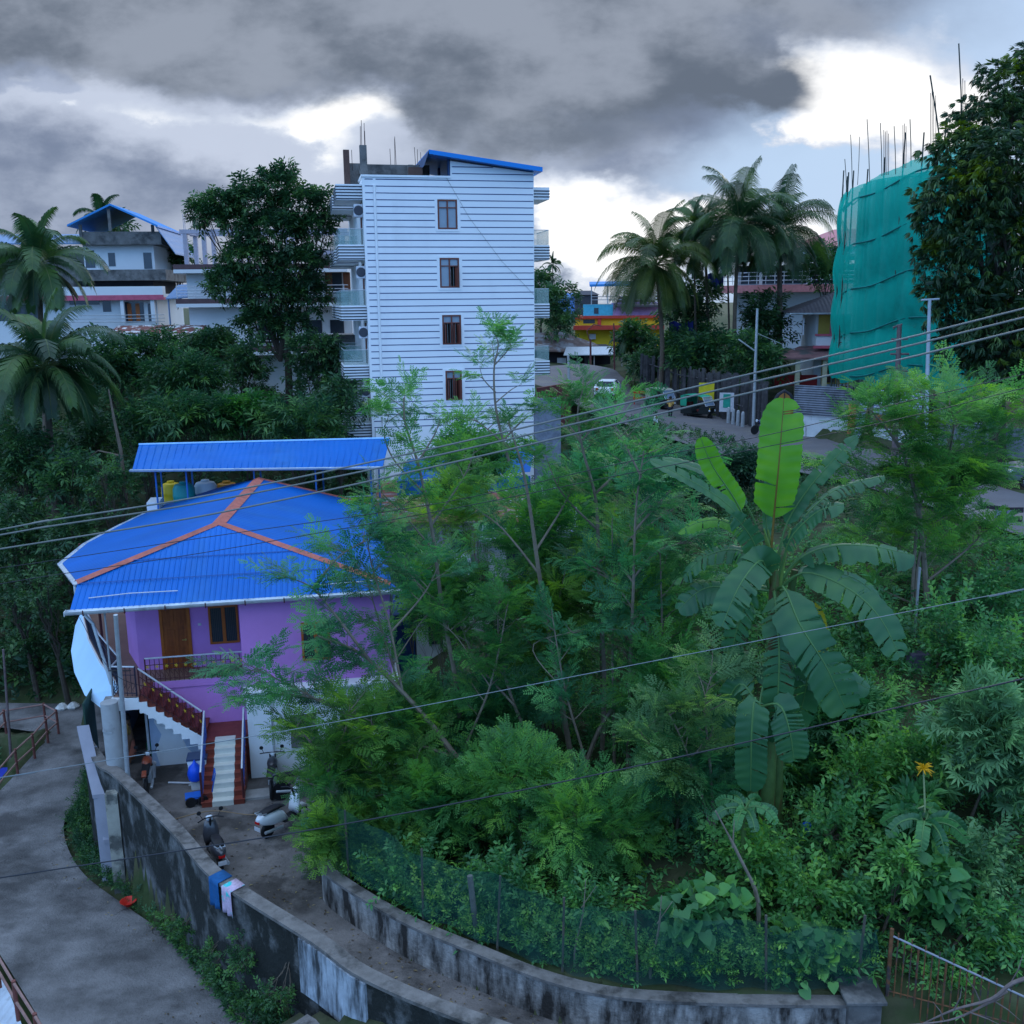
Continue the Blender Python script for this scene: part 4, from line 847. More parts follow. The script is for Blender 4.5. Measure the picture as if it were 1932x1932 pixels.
# distant small roofs
for (u, v, Y, w, col, lab) in [(1075, 553, 150, 4, (.10, .22, .5), 'faint blue roof on the skyline left of the yellow building'), (1108, 548, 140, 3, (.05, .05, .06), 'dark water drum on the roof line of the cyan upper floor')]:
    p = at(u, v, Y); mb = MB(); mb.prism([(p.x-w/2, p.y), (p.x+w/2, p.y), (p.x+w/2, p.y+4), (p.x-w/2, p.y+4)], p.z-4, p.z-.6); mb.add([(p.x-w/2-.2, p.y-.3, p.z-.6), (p.x+w/2+.2, p.y-.3, p.z-.6), (p.x+w/2+.2, p.y+4, p.z-.6), (p.x-w/2-.2, p.y+4, p.z-.6), (p.x-w/4, p.y+2, p.z), (p.x+w/4, p.y+2, p.z)], [(0, 1, 5, 4), (1, 2, 5), (2, 3, 4, 5), (3, 0, 4)]); tag(mb.build('distant_roof', mat('roof_'+str(u), col, .8)), lab, 'roof')
# G: tiled shack by the bend of the road
O_ = at(1012, 706, 98); G = frame_at('tiled_shack', 'low roadside shack with sagging brown tile roof and front wall coloured dark for interior shade', 'shack', O_, 0)
g = lambda v, Y=98, u=1060: at(u, v, Y).z
mb = MB(); mb.box(-2, 7.4, 1, 6, 5, g(655)); mb.build('wall', M_DARKIN, G)  # closed wall, its near-black colour stands in for a shaded open front
M_OLDTILE = mat('old_clay_tiles', (.12, .085, .075), .9, .3, 1.5, .5, 4, col2=(.20, .20, .21), thr=(.5, .6))
mb = MB(); mb.slab([(-2, 0, g(658)), (3.4, -.2, g(662)), (2.6, 4, g(628)), (-2, 4, g(632))], .15); mb.slab([(3.4, -.2, g(662)), (7.8, -.4, g(672)), (6.0, 3, g(650)), (2.6, 4, g(628))], .15); outward(mb.build('roof', M_OLDTILE, G))
mb = MB(); mb.slab([(2.6, -1.6, g(668)), (8.6, -1.6, g(668)), (7.5, .6, g(655)), (3.0, .6, g(655))], .08); mb.build('tin_awning', M_STEEL, G)
each('white_door', [(2.1, 3.0, .7, .9, g(706), g(676)), (3.1, 4.3, .7, .9, g(706), g(682))], mat('dull_white_door', (.45, .46, .48), .6), G)
eachtube('post', [[(x, -1.3, g(712)), (x, -1.3, g(668))] for x in (-.5, 3.2, 5.6, 8.3)], .06, M_CONC, G)
mb = MB(); mb.box(4.6, 6.8, 1-.05, 1-.01, g(700), g(690)); mb.box(4.8, 5.4, .9, .96, g(700), g(672)); mb.build('shop_goods', mat('shop_goods', (.12, .12, .14), .8, .5, 3), G)
# red-brown low wall right behind the tower corner
p = at(1012, 732, 62); q = at(1075, 728, 66); mb = MB(); mb.wall([(p.x, p.y), (q.x, q.y)], .2, p.z-3, p.z); tag(mb.build('maroon_parapet', mat('maroon_sheet', (.12, .035, .035), .7, .2, 1)), 'low maroon parapet right of the striped tower by the road', 'wall')

# H: pink and white house behind palms
O_ = at(1372, 600, 95); Hh = frame_at('pink_house', 'large house with pink balcony band and pinkish hip roof behind the coconut palms', 'house', O_, -14)
h = lambda v, Y=95, u=1450: at(u, v, Y).z
mb = MB(); mb.box(.5, 14, 2.2, 10, 5, h(500)); mb.box(2.4, 14, 0.6, 2.2, 5, h(540)-.4); mb.build('wall', M_CREAMW, Hh)
mb = MB(); mb.prism([(-1.2, 1.2), (2.6, -1.6), (14, -1.6), (14, 1.0), (-1.2, 3)], h(552), h(538)); mb.build('pink_band', mat('salmon_band', (.52, .20, .20), .75), Hh)
mb = MB(); mb.prism([(-1.2, 1.2), (2.6, -1.6), (14, -1.6), (14, 8), (-1.2, 8)], h(489), h(484)); mb.build('roof_slab', M_CONCD, Hh)
mb = MB(); mb.box(1.0, 13, 2.16, 2.198, h(535), h(500)); mb.build('window', M_GLASSD, Hh)
mb = MB()
for zz in (h(530), h(522), h(515)): mb.tube([(-1.1, 1.3, zz), (2.6, -1.5, zz), (14, -1.5, zz)], .035, 4)
for i in range(14): mb.tube([(2.6+.8*i, -1.5, h(537)), (2.6+.8*i, -1.5, h(513))], .03, 4)
for i in range(5): mb.tube([(-1.1+.74*i, 1.3-.56*i, h(537)), (-1.1+.74*i, 1.3-.56*i, h(513))], .03, 4)
mb.build('railing', M_METW, Hh)
each('column', [(x, x+.3, 1.2 if x < 0 else -1.3, 1.5 if x < 0 else -1.0, h(538), h(489)) for x in (-.9, 2.8, 7, 12)]+[(2.4, 2.6, .3, .5, 5, h(552))], M_CREAMW, Hh)
zr = h(470); mb = MB(); mb.add([(5, -1, zr), (16, -1, zr), (16, 9, zr), (5, 9, zr), (9.5, 4, h(432)), (13, 4, h(432))], [(0, 1, 5, 4), (1, 2, 5), (2, 3, 4, 5), (3, 0, 4)]); mb.build('roof', mat('pink_roof', (.50, .20, .20), .8, .08, 1), Hh)
mb = MB(); mb.box(5.5, 15.5, -.4, 8.5, h(484)+.01, zr-.01); mb.build('upper_wall', M_CREAMW, Hh)
# blue tarpaulin among the palms
for (u, v, Y, w, hh, lab) in [(1285, 622, 84, 2.0, 1.2, 'deep blue tarpaulin showing under the left coconut palm'), (1350, 530, 90, 1.4, 1.2, 'deep blue tarpaulin beside the pink balcony')]:
    p = at(u, v, Y); mb = MB(); mb.add([(p.x+w*(i/5-.5), p.y+.2*math.sin(i*2), p.z+hh*(.5-j)+.12*math.sin(i*1.7)) for j in (0, 1) for i in range(6)], [(i, i+1, 7+i, 6+i) for i in range(5)]); tag(mb.build('blue_tarpaulin', mat('navy_tarp', (.01, .02, .14), .8)), lab, 'tarpaulin')
# I: yellow house with dark hip roof
O_ = at(1500, 735, 76); I_ = frame_at('yellow_house', 'yellow and white house with dark tiled hip roof beside the green netting', 'house', O_, -8)
i_ = lambda v, Y=76, u=1540: at(u, v, Y).z
M_DTILE = mat('dark_roof_tile', (.035, .035, .045), .7, .2, 2, .4, 5, wave=('X', 3.5, .8)); M_YW = mat('mustard_wall', (.55, .38, .08), .8, .08, 1); M_TILEP = mat('pinkish_old_tile', (.22, .12, .12), .85, .3, 1.5, .4, 4, col2=(.10, .10, .10), thr=(.5, .6))
mb = MB(); mb.box(1.6, 7, 2.0, 9, 5, i_(585)); mb.box(1.4, 7, .2, 2.0, i_(652), i_(632)); mb.build('wall', M_CREAMW, I_)
mb = MB(); mb.box(1.8, 7, 1.95, 1.998, i_(632), i_(590)); mb.box(2.2, 7, 1.95, 1.998, i_(728), i_(665)); mb.build('mustard_wall', M_YW, I_)
each('window', [(2.8, 4.4, 1.90, 1.948, i_(628), i_(597)), (4.7, 6.2, 1.90, 1.948, i_(628), i_(597)), (2.6, 3.2, 1.90, 1.948, i_(725), i_(680))], mat('dark_red_wood', (.10, .03, .02), .5), I_)
mb = MB(); mb.box(1.3, 7, .1, .2, i_(634), i_(630)); mb.box(1.2, 7, -.2, .2, i_(657), i_(652)); mb.box(2.4, 2.6, .22, .42, i_(632), i_(590)); mb.build('pink_trim', mat('pink_trim', (.48, .10, .14), .7), I_)
mb = MB(); zr = i_(590); mb.add([(-.6, -.6, zr), (9, -.6, zr), (9, 9, zr), (-.6, 9, zr), (3.5, 4.0, i_(548)), (9, 4.0, i_(540))], [(0, 1, 5, 4), (1, 2, 5), (2, 3, 4, 5), (3, 0, 4)]); mb.build('roof', M_DTILE, I_)
mb = MB(); gutter(mb, (-.7, -.7, zr), (9, -.7, zr), .14); mb.build('gutter', M_GUT, I_)
mb = MB(); mb.slab([(-1.8, -1.2, i_(672)), (7, -1.2, i_(676)), (7, 1.8, i_(650)), (.4, 1.8, i_(655))], .14); outward(mb.build('porch_roof', M_TILEP, I_))
mb = MB()
each('porch_column', [(x-.17, x+.17, -.9, -.56, 5, i_(673)) for x in (0, 2.0)], mat('cream_column', (.55, .52, .35), .7), I_); eachtube('pipe', [[(.4, .0, i_(632)), (.4, .0, i_(600))]], .06, M_METW, I_)
mb = MB(); mb.box(-1.5, 1.7, .5, .6, i_(728), i_(708)); mb.build('red_porch_wall', mat('red_porch', (.28, .02, .02), .7), I_)
# brown building behind the gate (arch)
p = at(1478, 790, 63); t = thing('arched_gatepost', 'ochre arched gate top with dark scalloped border behind the tall banana leaf', 'gate', (p.x, p.y, 0), -6)
zz = lambda v: at(1478, v, 63).z
arch = [(-.95, zz(800)), (.95, zz(800)), (.95, zz(768)), (.6, zz(758)), (.35, zz(745)), (0, zz(738)), (-.35, zz(745)), (-.6, zz(758)), (-.95, zz(768))]
V = [(x, 0, z) for x, z in arch]+[(x, .25, z) for x, z in arch]; n = len(arch)
mesh_from('panel', V, [tuple(range(n)), tuple(range(2*n-1, n-1, -1))]+[(i, n+i, n+(i+1) % n, (i+1) % n) for i in range(n)], mat('ochre_paint', (.35, .16, .04), .7), t)
mb = MB(); mb.tube([(x, .1, z) for x, z in arch[2:]], .13, 8); mb.tube([(0, -.03, zz(800)), (0, -.03, zz(740))], .03, 5); mb.build('scalloped_border', mat('charcoal_trim', (.03, .03, .04), .7), t)
# corrugated sheet fence + stained wall across the road
M_CORR = mat('old_corrugated_sheet', (.18, .20, .24), .6, .25, 1.2, col2=(.07, .075, .09), thr=(.45, .6), wave=('Z', 7, 1.0), metal=.3)
M_CORRB = mat('bright_corrugated_sheet', (.40, .46, .58), .5, .15, 1.2, wave=('Z', 7, 1.0), metal=.4)
def sheet(name, u0, u1, v0, v1, Y0, Y1, m, label, cat, th_=.05, fl=0):
    a = at(u0, v1, Y0); b = at(u1, v1, Y1); zt0 = at(u0, v0, Y0).z
    mb = MB(); mb.wall([(a.x, a.y), (b.x, b.y)], th_, [a.z, a.z], [zt0, zt0]); return tag(mb.build(name, m), label, cat)
sheet('corrugated_fence', 1497, 1605, 726, 782, 62.5, 60, M_CORR, 'dark corrugated sheet fence right of the ochre gate', 'fence')
sheet('stained_wall', 1500, 1612, 783, 830, 62.5, 60, M_WHITEW, 'white stained wall under the dark corrugated fence', 'wall', .2)
mb = MB(); p = at(1606, 800, 59.6); mb.bx((p.x, p.y, p.z), (.35, .3, 2.4)); tag(mb.build('orange_pillar', mat('orange_pillar', (.62, .16, .10), .7)), 'orange pink pillar between stained wall and bright fence', 'pillar')
p = at(1622, 800, 58.6); mb = MB(); mb.bx((p.x, p.y, p.z), (.45, .04, 3.0), 0, ry=.14); tag(mb.build('leaning_sheet', M_CORRB), 'pale metal sheet leaning against the orange pillar', 'metal sheet')
sheet('corrugated_fence', 1648, 1740, 735, 780, 58.5, 55.5, M_CORRB, 'bright ribbed metal fence panel behind the roadside pole', 'fence')
sheet('rusty_fence', 1652, 1705, 778, 803, 58.3, 57, mat('rust_panel', (.30, .09, .04), .8, .3, 2, col2=(.2, .2, .2), wave=('Z', 5, .8)), 'rust orange panel below the bright metal fence', 'fence')
sheet('stained_wall', 1645, 1760, 806, 862, 58.6, 55.5, M_WHITEW, 'white stained wall under the rust orange panel', 'wall', .2)
sheet('roadside_wall', 1770, 2150, 790, 880, 55.5, 45, mat('dim_roadside_wall', (.26, .28, .34), .9, .2, 1, .3, 8, col2=(.08, .09, .11), thr=(.45, .65), streak=(2, 2, .5)), 'dim grey boundary wall across the road under the mango tree', 'wall', .25)
# wooden/bamboo fence on the far side of the road
a = at(1215, 745, 84); mid = at(1330, 765, 74); b = at(1440, 780, 66); fp_ = smooth_path([a, mid, b], 14)
fe = thing('picket_fence', 'tall weathered dark stake fence along the far side of the road', 'fence'); mb = MB()
for q in fp_:
    zb = TH(q.x, q.y)-.4
    for j in range(3):
        xx = q.x+random.uniform(-.3, .3); yy2 = q.y+random.uniform(-.2, .2); mb.bx((xx, yy2, zb+1.7), (random.uniform(.12, .3), .04, random.uniform(3.0, 3.8)), random.uniform(-.2, .2))
mb.build('stake', mat('weathered_stake', (.085, .08, .085), .9, .4, 2), fe)['kind'] = 'stuff'
mb = MB(); mb.tube([(q.x, q.y, TH(q.x, q.y)+1.0) for q in fp_], .05, 5); mb.tube([(q.x, q.y, TH(q.x, q.y)+2.4) for q in fp_], .05, 5); mb.build('rail', mat('weathered_stake', (0, 0, 0)), fe)
# upper hill fence
a = at(1170, 690, 100); b = at(1262, 700, 90); mb = MB()
for k in range(22):
    q = a.lerp(b, k/21); mb.bx((q.x, q.y, q.z), (.14, .05, 1.9+random.uniform(-.3, .3)), 0)
mb.tube([a, b], .05, 4); tag(mb.build('hill_fence', mat('weathered_stake', (0, 0, 0))), 'short row of grey stakes on the bank above the road bend', 'fence')
# yellow hoarding and poster
sheet('yellow_board', 1318, 1347, 722, 755, 72.5, 72.2, mat('yellow_board', (.62, .50, .02), .6), 'faded yellow board above the parked rickshaw', 'board')
po = thing('poster', 'white and green poster fixed on the stake fence', 'poster'); p = at(1371, 759, 69.6)
mb = MB(); mb.bx(p, (1.0, .03, 1.35), -.3); mb.build('panel', M_METW, po); mb = MB(); mb.bx((p.x, p.y-.03, p.z+.1), (.5, .02, .95), -.3); mb.build('green_print', mat('poster_green', (.02, .30, .22), .6), po)
# small white bollards
lbls = ['leftmost short pale stone post beside the road in front of the stake fence', 'second short pale stone post from the left beside the road', 'third short pale stone post from the left beside the road', 'rightmost short stone post nearest the street lamp pole']
for i in range(4):
    p = gz(1374+i*9, 800+i*2, 6.05); t = thing('road_post', lbls[i], 'post', (p.x, p.y, TH(p.x, p.y)-.1), 0, 'short posts at the roadside')
    mb = MB(); mb.lathe((0, 0, 0), [(.13, 0), (.12, .95), (.10, 1.08), (.02, 1.12)], 10); mb.build('post', mat('pale_stone_post', (.34, .36, .38), .8, .2, 5), t)

# ================================================================ NETTED TOWER
NB = [at(1582, 500, 71), at(1588, 500, 66.5), at(1608, 500, 64), at(1680, 500, 61), at(1770, 500, 57), at(1860, 500, 54.5)]
zt = [at(1582, 378, 71).z, at(1588, 364, 66.5).z, at(1608, 352, 64).z, at(1680, 316, 61).z, at(1765, 278, 57).z, at(1860, 250, 54.5).z]
nb = thing('netted_building', 'tall unfinished building wrapped in green construction netting with bamboo scaffold', 'building')
def net_mat():
    m = mat('green_net', (.008, .62, .47), .75, .04, .35, col2=(.006, .52, .40), thr=(.45, .65), trans=.45, spec=.1); nt = m.node_tree; N = nt.nodes; L = nt.links
    out = N['Material Output']; src = out.inputs[0].links[0].from_socket; t = N.new('ShaderNodeBsdfTransparent'); ms = N.new('ShaderNodeMixShader')
    ms.inputs[0].default_value = .80; L.new(t.outputs[0], ms.inputs[1]); L.new(src, ms.inputs[2]); L.new(ms.outputs[0], out.inputs[0]); return m
pth = smooth_path([(p.x, p.y, z) for p, z in zip(NB, zt)], 12)
nz = 46; V = []; zb_base = 9.1
cum = 0; S = [0]
for i in range(1, len(pth)): cum += (Vector((pth[i].x, pth[i].y))-Vector((pth[i-1].x, pth[i-1].y))).length; S.append(cum)
for i, p in enumerate(pth):
    s = S[i]; tang = (pth[min(i+1, len(pth)-1)]-pth[max(i-1, 0)]); tang.z = 0; tang.normalize(); nn = Vector((tang.y, -tang.x, 0))
    zb = zb_base+.35*abs(math.sin(s*.95))+.25*math.sin(s*2.3)*.5
    for j in range(nz+1):
        f = j/nz; z = p.z+(zb-p.z)*f
        lvl = ((p.z-z)/3.1) % 1.0
        off = .10*math.sin(s*2.6+z*.12)+.06*math.sin(s*7.1+.5*z)+.22*math.sin(math.pi*lvl)
        q = p+nn*off; V.append((q.x, q.y, z))
Fs = [(i*(nz+1)+j, (i+1)*(nz+1)+j, (i+1)*(nz+1)+j+1, i*(nz+1)+j+1) for i in range(len(pth)-1) for j in range(nz)]
mesh_from('net', V, Fs, net_mat(), nb, smooth=True)
# building core (slabs, columns, infill)
core = []
for i, p in enumerate(pth):
    tang = (pth[min(i+1, len(pth)-1)]-pth[max(i-1, 0)]); tang.z = 0; tang.normalize(); core.append(p+Vector((-tang.y, tang.x, 0))*1.3)
mbs = MB(); mbi = MB(); ci = [c for c in core if c.x > at(1618, 500, 64).x-.2]; backp = [(ci[-1].x+5, ci[-1].y+12), (ci[0].x+5, ci[0].y+9)]
for lv in range(5):
    zz_ = 10.2+lv*2.9; mbs.prism([(c.x, c.y) for c in ci]+backp, zz_-.18, zz_)
    if lv < 4: mbi.wall([(c.x, c.y+.3) for c in ci], .2, zz_+.0, zz_+2.7)
mbs.build('floor_slab', M_CONCD, nb); mbi.build('infill_wall', mat('brick_infill', (.10, .09, .085), .9, .3, 2), nb)
mb = MB()
for c in ci[::6]: mb.bx((c.x, c.y+.1, 14), (.35, .35, 15.5))
mb.build('column', M_CONC, nb)
M_BAMB = mat('bamboo', (.30, .22, .12), .7, .3, 4); M_BAMD = mat('dark_bamboo', (.045, .06, .05), .8, .2, 4)
mb = MB()
for i in range(3, len(pth), 5):
    p = pth[i]; MB().tube([(p.x, p.y+.25, 8.0), (p.x+random.uniform(-.1, .1), p.y+.25, p.z+random.uniform(.4, 2.2))], .045, 5).build('scaffold_pole', M_BAMD, nb)
for lv in (0, 1, 2, 3):
    MB().tube([(p.x, p.y+.3, p.z-.9-lv*2.9+.1*math.sin(i)) for i, p in enumerate(pth)], .04, 4).build('scaffold_pole', M_BAMD, nb)
# left see-through part railings
for lv in range(5):   # seams where the net widths overlap
    MB().tube([(p.x-.0, p.y-.40+.05*math.sin(i*.8), p.z-.8-lv*2.75+.12*math.sin(i*.35)) for i, p in enumerate(pth)], .06, 4).build('net_seam', mat('net_seam', (.003, .16, .14), .8), nb)
mb = MB()
for (u, v0, v1, Y) in [(1583, 745, 715, 66), (1592, 745, 718, 65), (1600, 745, 716, 64), (1637, 750, 712, 62), (1652, 752, 716, 61.5), (1662, 752, 712, 61), (1692, 752, 715, 60), (1722, 750, 712, 59), (1735, 748, 708, 58.5)]:
    a = at(u, v0, Y); b = at(u+random.uniform(-5, 5), v1, Y); MB().tube([(a.x, a.y, a.z-1.5), a, b], .06, 5).build('bamboo_leg', M_BAMB, nb)
def stick(nm, m, u0, v0, u1, v1, Y, r): MB().tube([at(u0, v0, Y), at((u0+u1)/2+.6, (v0+v1)/2, Y), at(u1, v1, Y)], r, 5).build(nm, m, nb)
for (u0, v0, u1, v1, r) in [(1597, 345, 1594, 300, .035), (1608, 342, 1605, 254, .035), (1618, 335, 1622, 258, .03), (1641, 330, 1636, 225, .04), (1664, 318, 1661, 232, .04), (1690, 315, 1687, 238, .04), (1719, 300, 1717, 225, .045), (1776, 270, 1755, 142, .07), (1816, 240, 1809, 82, .06)]: stick('scaffold_tip', M_BAMD, u0, v0+14, u1, v1, 60 if u0 < 1750 else 56, r*.6)
mb = MB()
for u, v0, v1 in [(1667, 318, 245), (1670, 318, 248), (1673, 318, 246), (1676, 318, 252), (1703, 305, 236), (1706, 305, 233), (1709, 305, 238), (1755, 285, 175), (1758, 285, 170), (1761, 285, 174), (1765, 285, 180), (1812, 240, 150), (1816, 240, 148), (1820, 240, 152), (1878, 170, 112), (1883, 170, 110), (1888, 170, 108), (1892, 170, 113)]: stick('rebar', mat('rusty_rebar', (0, 0, 0)), u, v0+12, u+.5, v1, 59 if u < 1800 else 56, .018)

# ================================================================ TIN-ROOF HOUSES BEHIND THE TREES
M_RUST = mat('rusty_roof', (.22, .085, .06), .8, .3, 1.5, .2, 8, col2=(.26, .27, .29), thr=(.52, .58), streak=(.6, 3.2, 1), wave=('X', 3.2, .6))
M_PALES = mat('pale_roof_sheet', (.26, .30, .36), .5, .12, 1.2, col2=(.20, .17, .17), thr=(.55, .62), wave=('X', 3.5, .7))
def tinhouse(label, uv, z_eave, z_ridge, m, m2, wallm, ang=6):
    C4 = [gz(u, v, z_eave) for (u, v) in uv]; O = C4[0]; t = thing('tin_roof_house', label, 'house', (O.x, O.y, 0), 0)
    q = [(c.x-O.x, c.y-O.y) for c in C4]; r0 = ((q[0][0]+q[3][0])/2, (q[0][1]+q[3][1])/2, z_ridge); r1 = ((q[1][0]+q[2][0])/2, (q[1][1]+q[2][1])/2, z_ridge)
    mb = MB(); mb.slab([(*q[0], z_eave), (*q[1], z_eave), r1, r0], .06); o = outward(mb.build('roof', m, t)); mb = MB(); mb.slab([r0, r1, (*q[2], z_eave), (*q[3], z_eave)], .06); outward(mb.build('roof', m2, t))
    cx = sum(a[0] for a in q)/4; cy = sum(a[1] for a in q)/4; qi = [(cx+(a[0]-cx)*.86, cy+(a[1]-cy)*.86) for a in q]
    mb = MB(); mb.prism(qi, .0, z_eave-.05); mb.build('wall', wallm, t)
    a, b = Vector((*qi[0], 0)), Vector((*qi[1], 0))
    for f in (.25, .6): p = a.lerp(b, f); MB().bx((p.x, p.y-.03, z_eave-1.1), (.9, .06, 1.0)).build('window', M_GLASSD, t)
tinhouse('low house with rusty brown and pale striped tin roof right of the blue hip roof', [(705, 985), (985, 985), (1000, 900), (720, 900)], 5.0, 5.7, M_RUST, M_RUST, mat('dim_cream_wall', (.42, .42, .42), .9, .1, 1))
tinhouse('grey sheet roofed house in the middle behind the thin tree trunks', [(905, 1020), (1090, 1000), (1085, 890), (925, 905)], 4.7, 5.3, M_PALES, M_PALES, MATS['dim_cream_wall'])
tinhouse('small pale blue sheet roof with a red tile corner beside the purple house', [(775, 1155), (905, 1130), (870, 1030), (765, 1050)], 3.4, 4.1, M_PALES, M_PALES, MATS['dim_cream_wall'])
p = gz(940, 1240, 1.0); mb = MB(); mb.bx((p.x+.6, p.y, p.z+.6), (3.6, .15, 1.9), .15); tag(mb.build('grey_plot_wall', M_CONC), 'plain grey plot wall glimpsed between the thin trunks', 'wall')
# ================================================================ VEGETATION
M_BARK = mat('brown_bark', (.13, .10, .075), .9, .3, 4, .5, 12); M_BARKD = mat('dark_bark', (.055, .045, .035), .9, .3, 4, .5, 12)
M_BARKP = mat('pale_thin_bark', (.19, .155, .12), .85, .25, 4, .3, 12)
LF = leafmat('feathery_leaf', (.04, .145, .05), (.08, .255, .078), (.17, .41, .075), .45)
LF2 = leafmat('feathery_leaf_bright', (.045, .155, .05), (.11, .305, .08), (.22, .45, .075), .45)
LF3 = leafmat('feathery_leaf_yellowish', (.05, .13, .035), (.12, .28, .06), (.25, .44, .07), .45)
LF4 = leafmat('feathery_leaf_bluish', (.03, .12, .06), (.07, .25, .11), (.15, .41, .12), .4)
LD = leafmat('dark_tree_leaf', (.016, .052, .026), (.034, .10, .038), (.075, .17, .045), .22, .5)
LM = leafmat('thicket_leaf', (.016, .058, .028), (.036, .112, .042), (.085, .20, .045), .28, .6)
LMG = leafmat('mango_leaf', (.016, .046, .022), (.034, .088, .034), (.08, .15, .035), .2, .42)
LMY = leafmat('mango_new_leaf', (.05, .09, .015), (.09, .16, .02), (.16, .24, .025), .35, .45)
LG = leafmat('garden_leaf', (.036, .13, .05), (.082, .25, .08), (.18, .41, .085), .35, .5)
LGB = leafmat('garden_leaf_bright', (.05, .17, .045), (.12, .32, .08), (.25, .48, .08), .4, .5)
LGG = leafmat('grey_green_leaf', (.055, .14, .065), (.13, .29, .12), (.23, .43, .15), .3, .55)
LP = leafmat('palm_leaf', (.014, .042, .020), (.030, .080, .030), (.07, .14, .03), .25, .42)
LPL = leafmat('palm_leaf_yellowish', (.022, .048, .014), (.048, .09, .02), (.12, .16, .03), .3, .42)
def qleaf(V, Fq, T, base, d, up, L_, W, fold=.15, tint=0., droop=0.):
    """leaf of four quads? two quads folded on the midrib"""
    d = d.normalized(); s = d.cross(up).normalized(); u = s.cross(d).normalized()
    b = len(V); mid = base+d*L_*.5+u*L_*.02-up*droop*L_*.25; tip = base+d*L_-up*droop*L_*.8
    V += [base, mid+s*W*.5+u*W*fold, tip, mid-s*W*.5+u*W*fold]; Fq.append((b, b+1, b+2, b+3)); T += [tint]*4
def tpl_feather(seed):
    r = random.Random(seed); V = []; Fq = []; T = []; up = Vector((0, 0, 1)); L_ = .95
    n = 6
    for i in range(n):
        f = .12+.88*i/(n-1)
        for sgn in (-1, 1):
            base = Vector((f*L_, 0, -.10*f*f)); az = sgn*r.uniform(.6, 1.1) if i < n-1 else sgn*.3
            d = Vector((math.cos(az), math.sin(az), r.uniform(-.25, .35))).normalized(); RL_ = r.uniform(.26, .38); tt = r.uniform(-.15, .15)
            s = d.cross(up).normalized()
            for k in range(5):
                g = .2+.8*k/4; q = base+d*RL_*g-up*.25*RL_*g*g
                for s2 in (-1, 1):
                    pd = (d*.55+s*s2*.9-up*.12).normalized(); pl = RL_*.36*(1-.35*abs(g-.5)); qleaf(V, Fq, T, q, pd, up, pl, pl*.46, 0, tt, .15)
    return np.array([tuple(v) for v in V]), np.array(Fq), np.array(T)
def tpl_broad(seed, n=11, L_=.42, leaf=.16, w=.42, droop=.3, whorl=False):
    r = random.Random(seed); V = []; Fq = []; T = []; up = Vector((0, 0, 1))
    for i in range(n):
        f = (i+.5)/n; base = Vector((f*L_, 0, .0)); az = i*2.4+r.uniform(-.4, .4)
        if whorl: base = Vector((L_*r.uniform(.75, 1), 0, 0)); d = Vector((r.uniform(.1, .7), math.cos(az), math.sin(az)*.6-.1-droop))
        else: d = Vector((r.uniform(.3, .9), math.cos(az)*.9, math.sin(az)*.6))
        l = leaf*r.uniform(.7, 1.25); qleaf(V, Fq, T, base, d, up, l, l*w, .1, r.uniform(-.15, .15), droop)
    return np.array([tuple(v) for v in V]), np.array(Fq), np.array(T)
def tpl_palmate(seed):
    r = random.Random(seed); V = []; Fq = []; T = []; up = Vector((0, 0, 1))
    for i in range(7):
        az = r.uniform(-.4, .4)+i*1.05; pl = r.uniform(.3, .5); pd = Vector((.5+.4*math.cos(az), math.sin(az), .25)).normalized(); c = Vector((.25, 0, 0))+pd*pl; tt = r.uniform(-.15, .15)
        e1 = Vector((math.cos(az), math.sin(az), 0)); e2 = Vector((-math.sin(az), math.cos(az), 0))
        for k in range(7):
            a = (k-3)*.72; d = e1*math.cos(a)+e2*math.sin(a)-up*.15; qleaf(V, Fq, T, c, d, up, .30*(1-.06*abs(k-3)), .065, .05, tt, .25)
    return np.array([tuple(v) for v in V]), np.array(Fq), np.array(T)
def tpl_heart(seed):
    r = random.Random(seed); V = []; Fq = []; T = []; up = Vector((0, 0, 1))
    for i in range(6):
        az = i*1.05+r.uniform(-.4, .4); c = Vector((.15+.25*r.random(), .28*math.sin(az), .25*math.cos(az))); d = Vector((.4, math.sin(az)*.8, -.5)).normalized(); s = d.cross(up).normalized(); L_ = r.uniform(.18, .30); tt = r.uniform(-.1, .1); b = len(V); nrm = s.cross(d)
        pts = [(0, 0), (-.12, .25), (-.05, .48), (.3, .50), (.65, .3), (1, 0), (.65, -.3), (.3, -.50), (-.05, -.48), (-.12, -.25)]
        V += [c+d*x*L_+s*y*L_+nrm*abs(y)*.12*L_ for x, y in pts]; T += [tt]*10; Fq += [(b, b+1, b+2, b+3), (b, b+3, b+4, b+5), (b, b+5, b+6, b+7), (b, b+7, b+8, b+9)]
    return np.array([tuple(v) for v in V]), np.array(Fq), np.array(T)
TPL = {'feather': [tpl_feather(i) for i in range(4)], 'broad': [tpl_broad(i) for i in range(5)], 'mango': [tpl_broad(20+i, 12, .35, .26, .24, .75, True) for i in range(5)],
       'far': [tpl_broad(40+i, 9, .8, .42, .42, .45) for i in range(5)], 'small': [tpl_broad(60+i, 16, .5, .10, .5, .2) for i in range(5)], 'palmate': [tpl_palmate(i) for i in range(4)],
       'heart': [tpl_heart(i) for i in range(4)], 'farfeather': [tpl_broad(80+i, 14, 1.0, .5, .22, .3) for i in range(4)], 'lance': [tpl_broad(100+i, 9, .3, .34, .34, .55) for i in range(4)]}
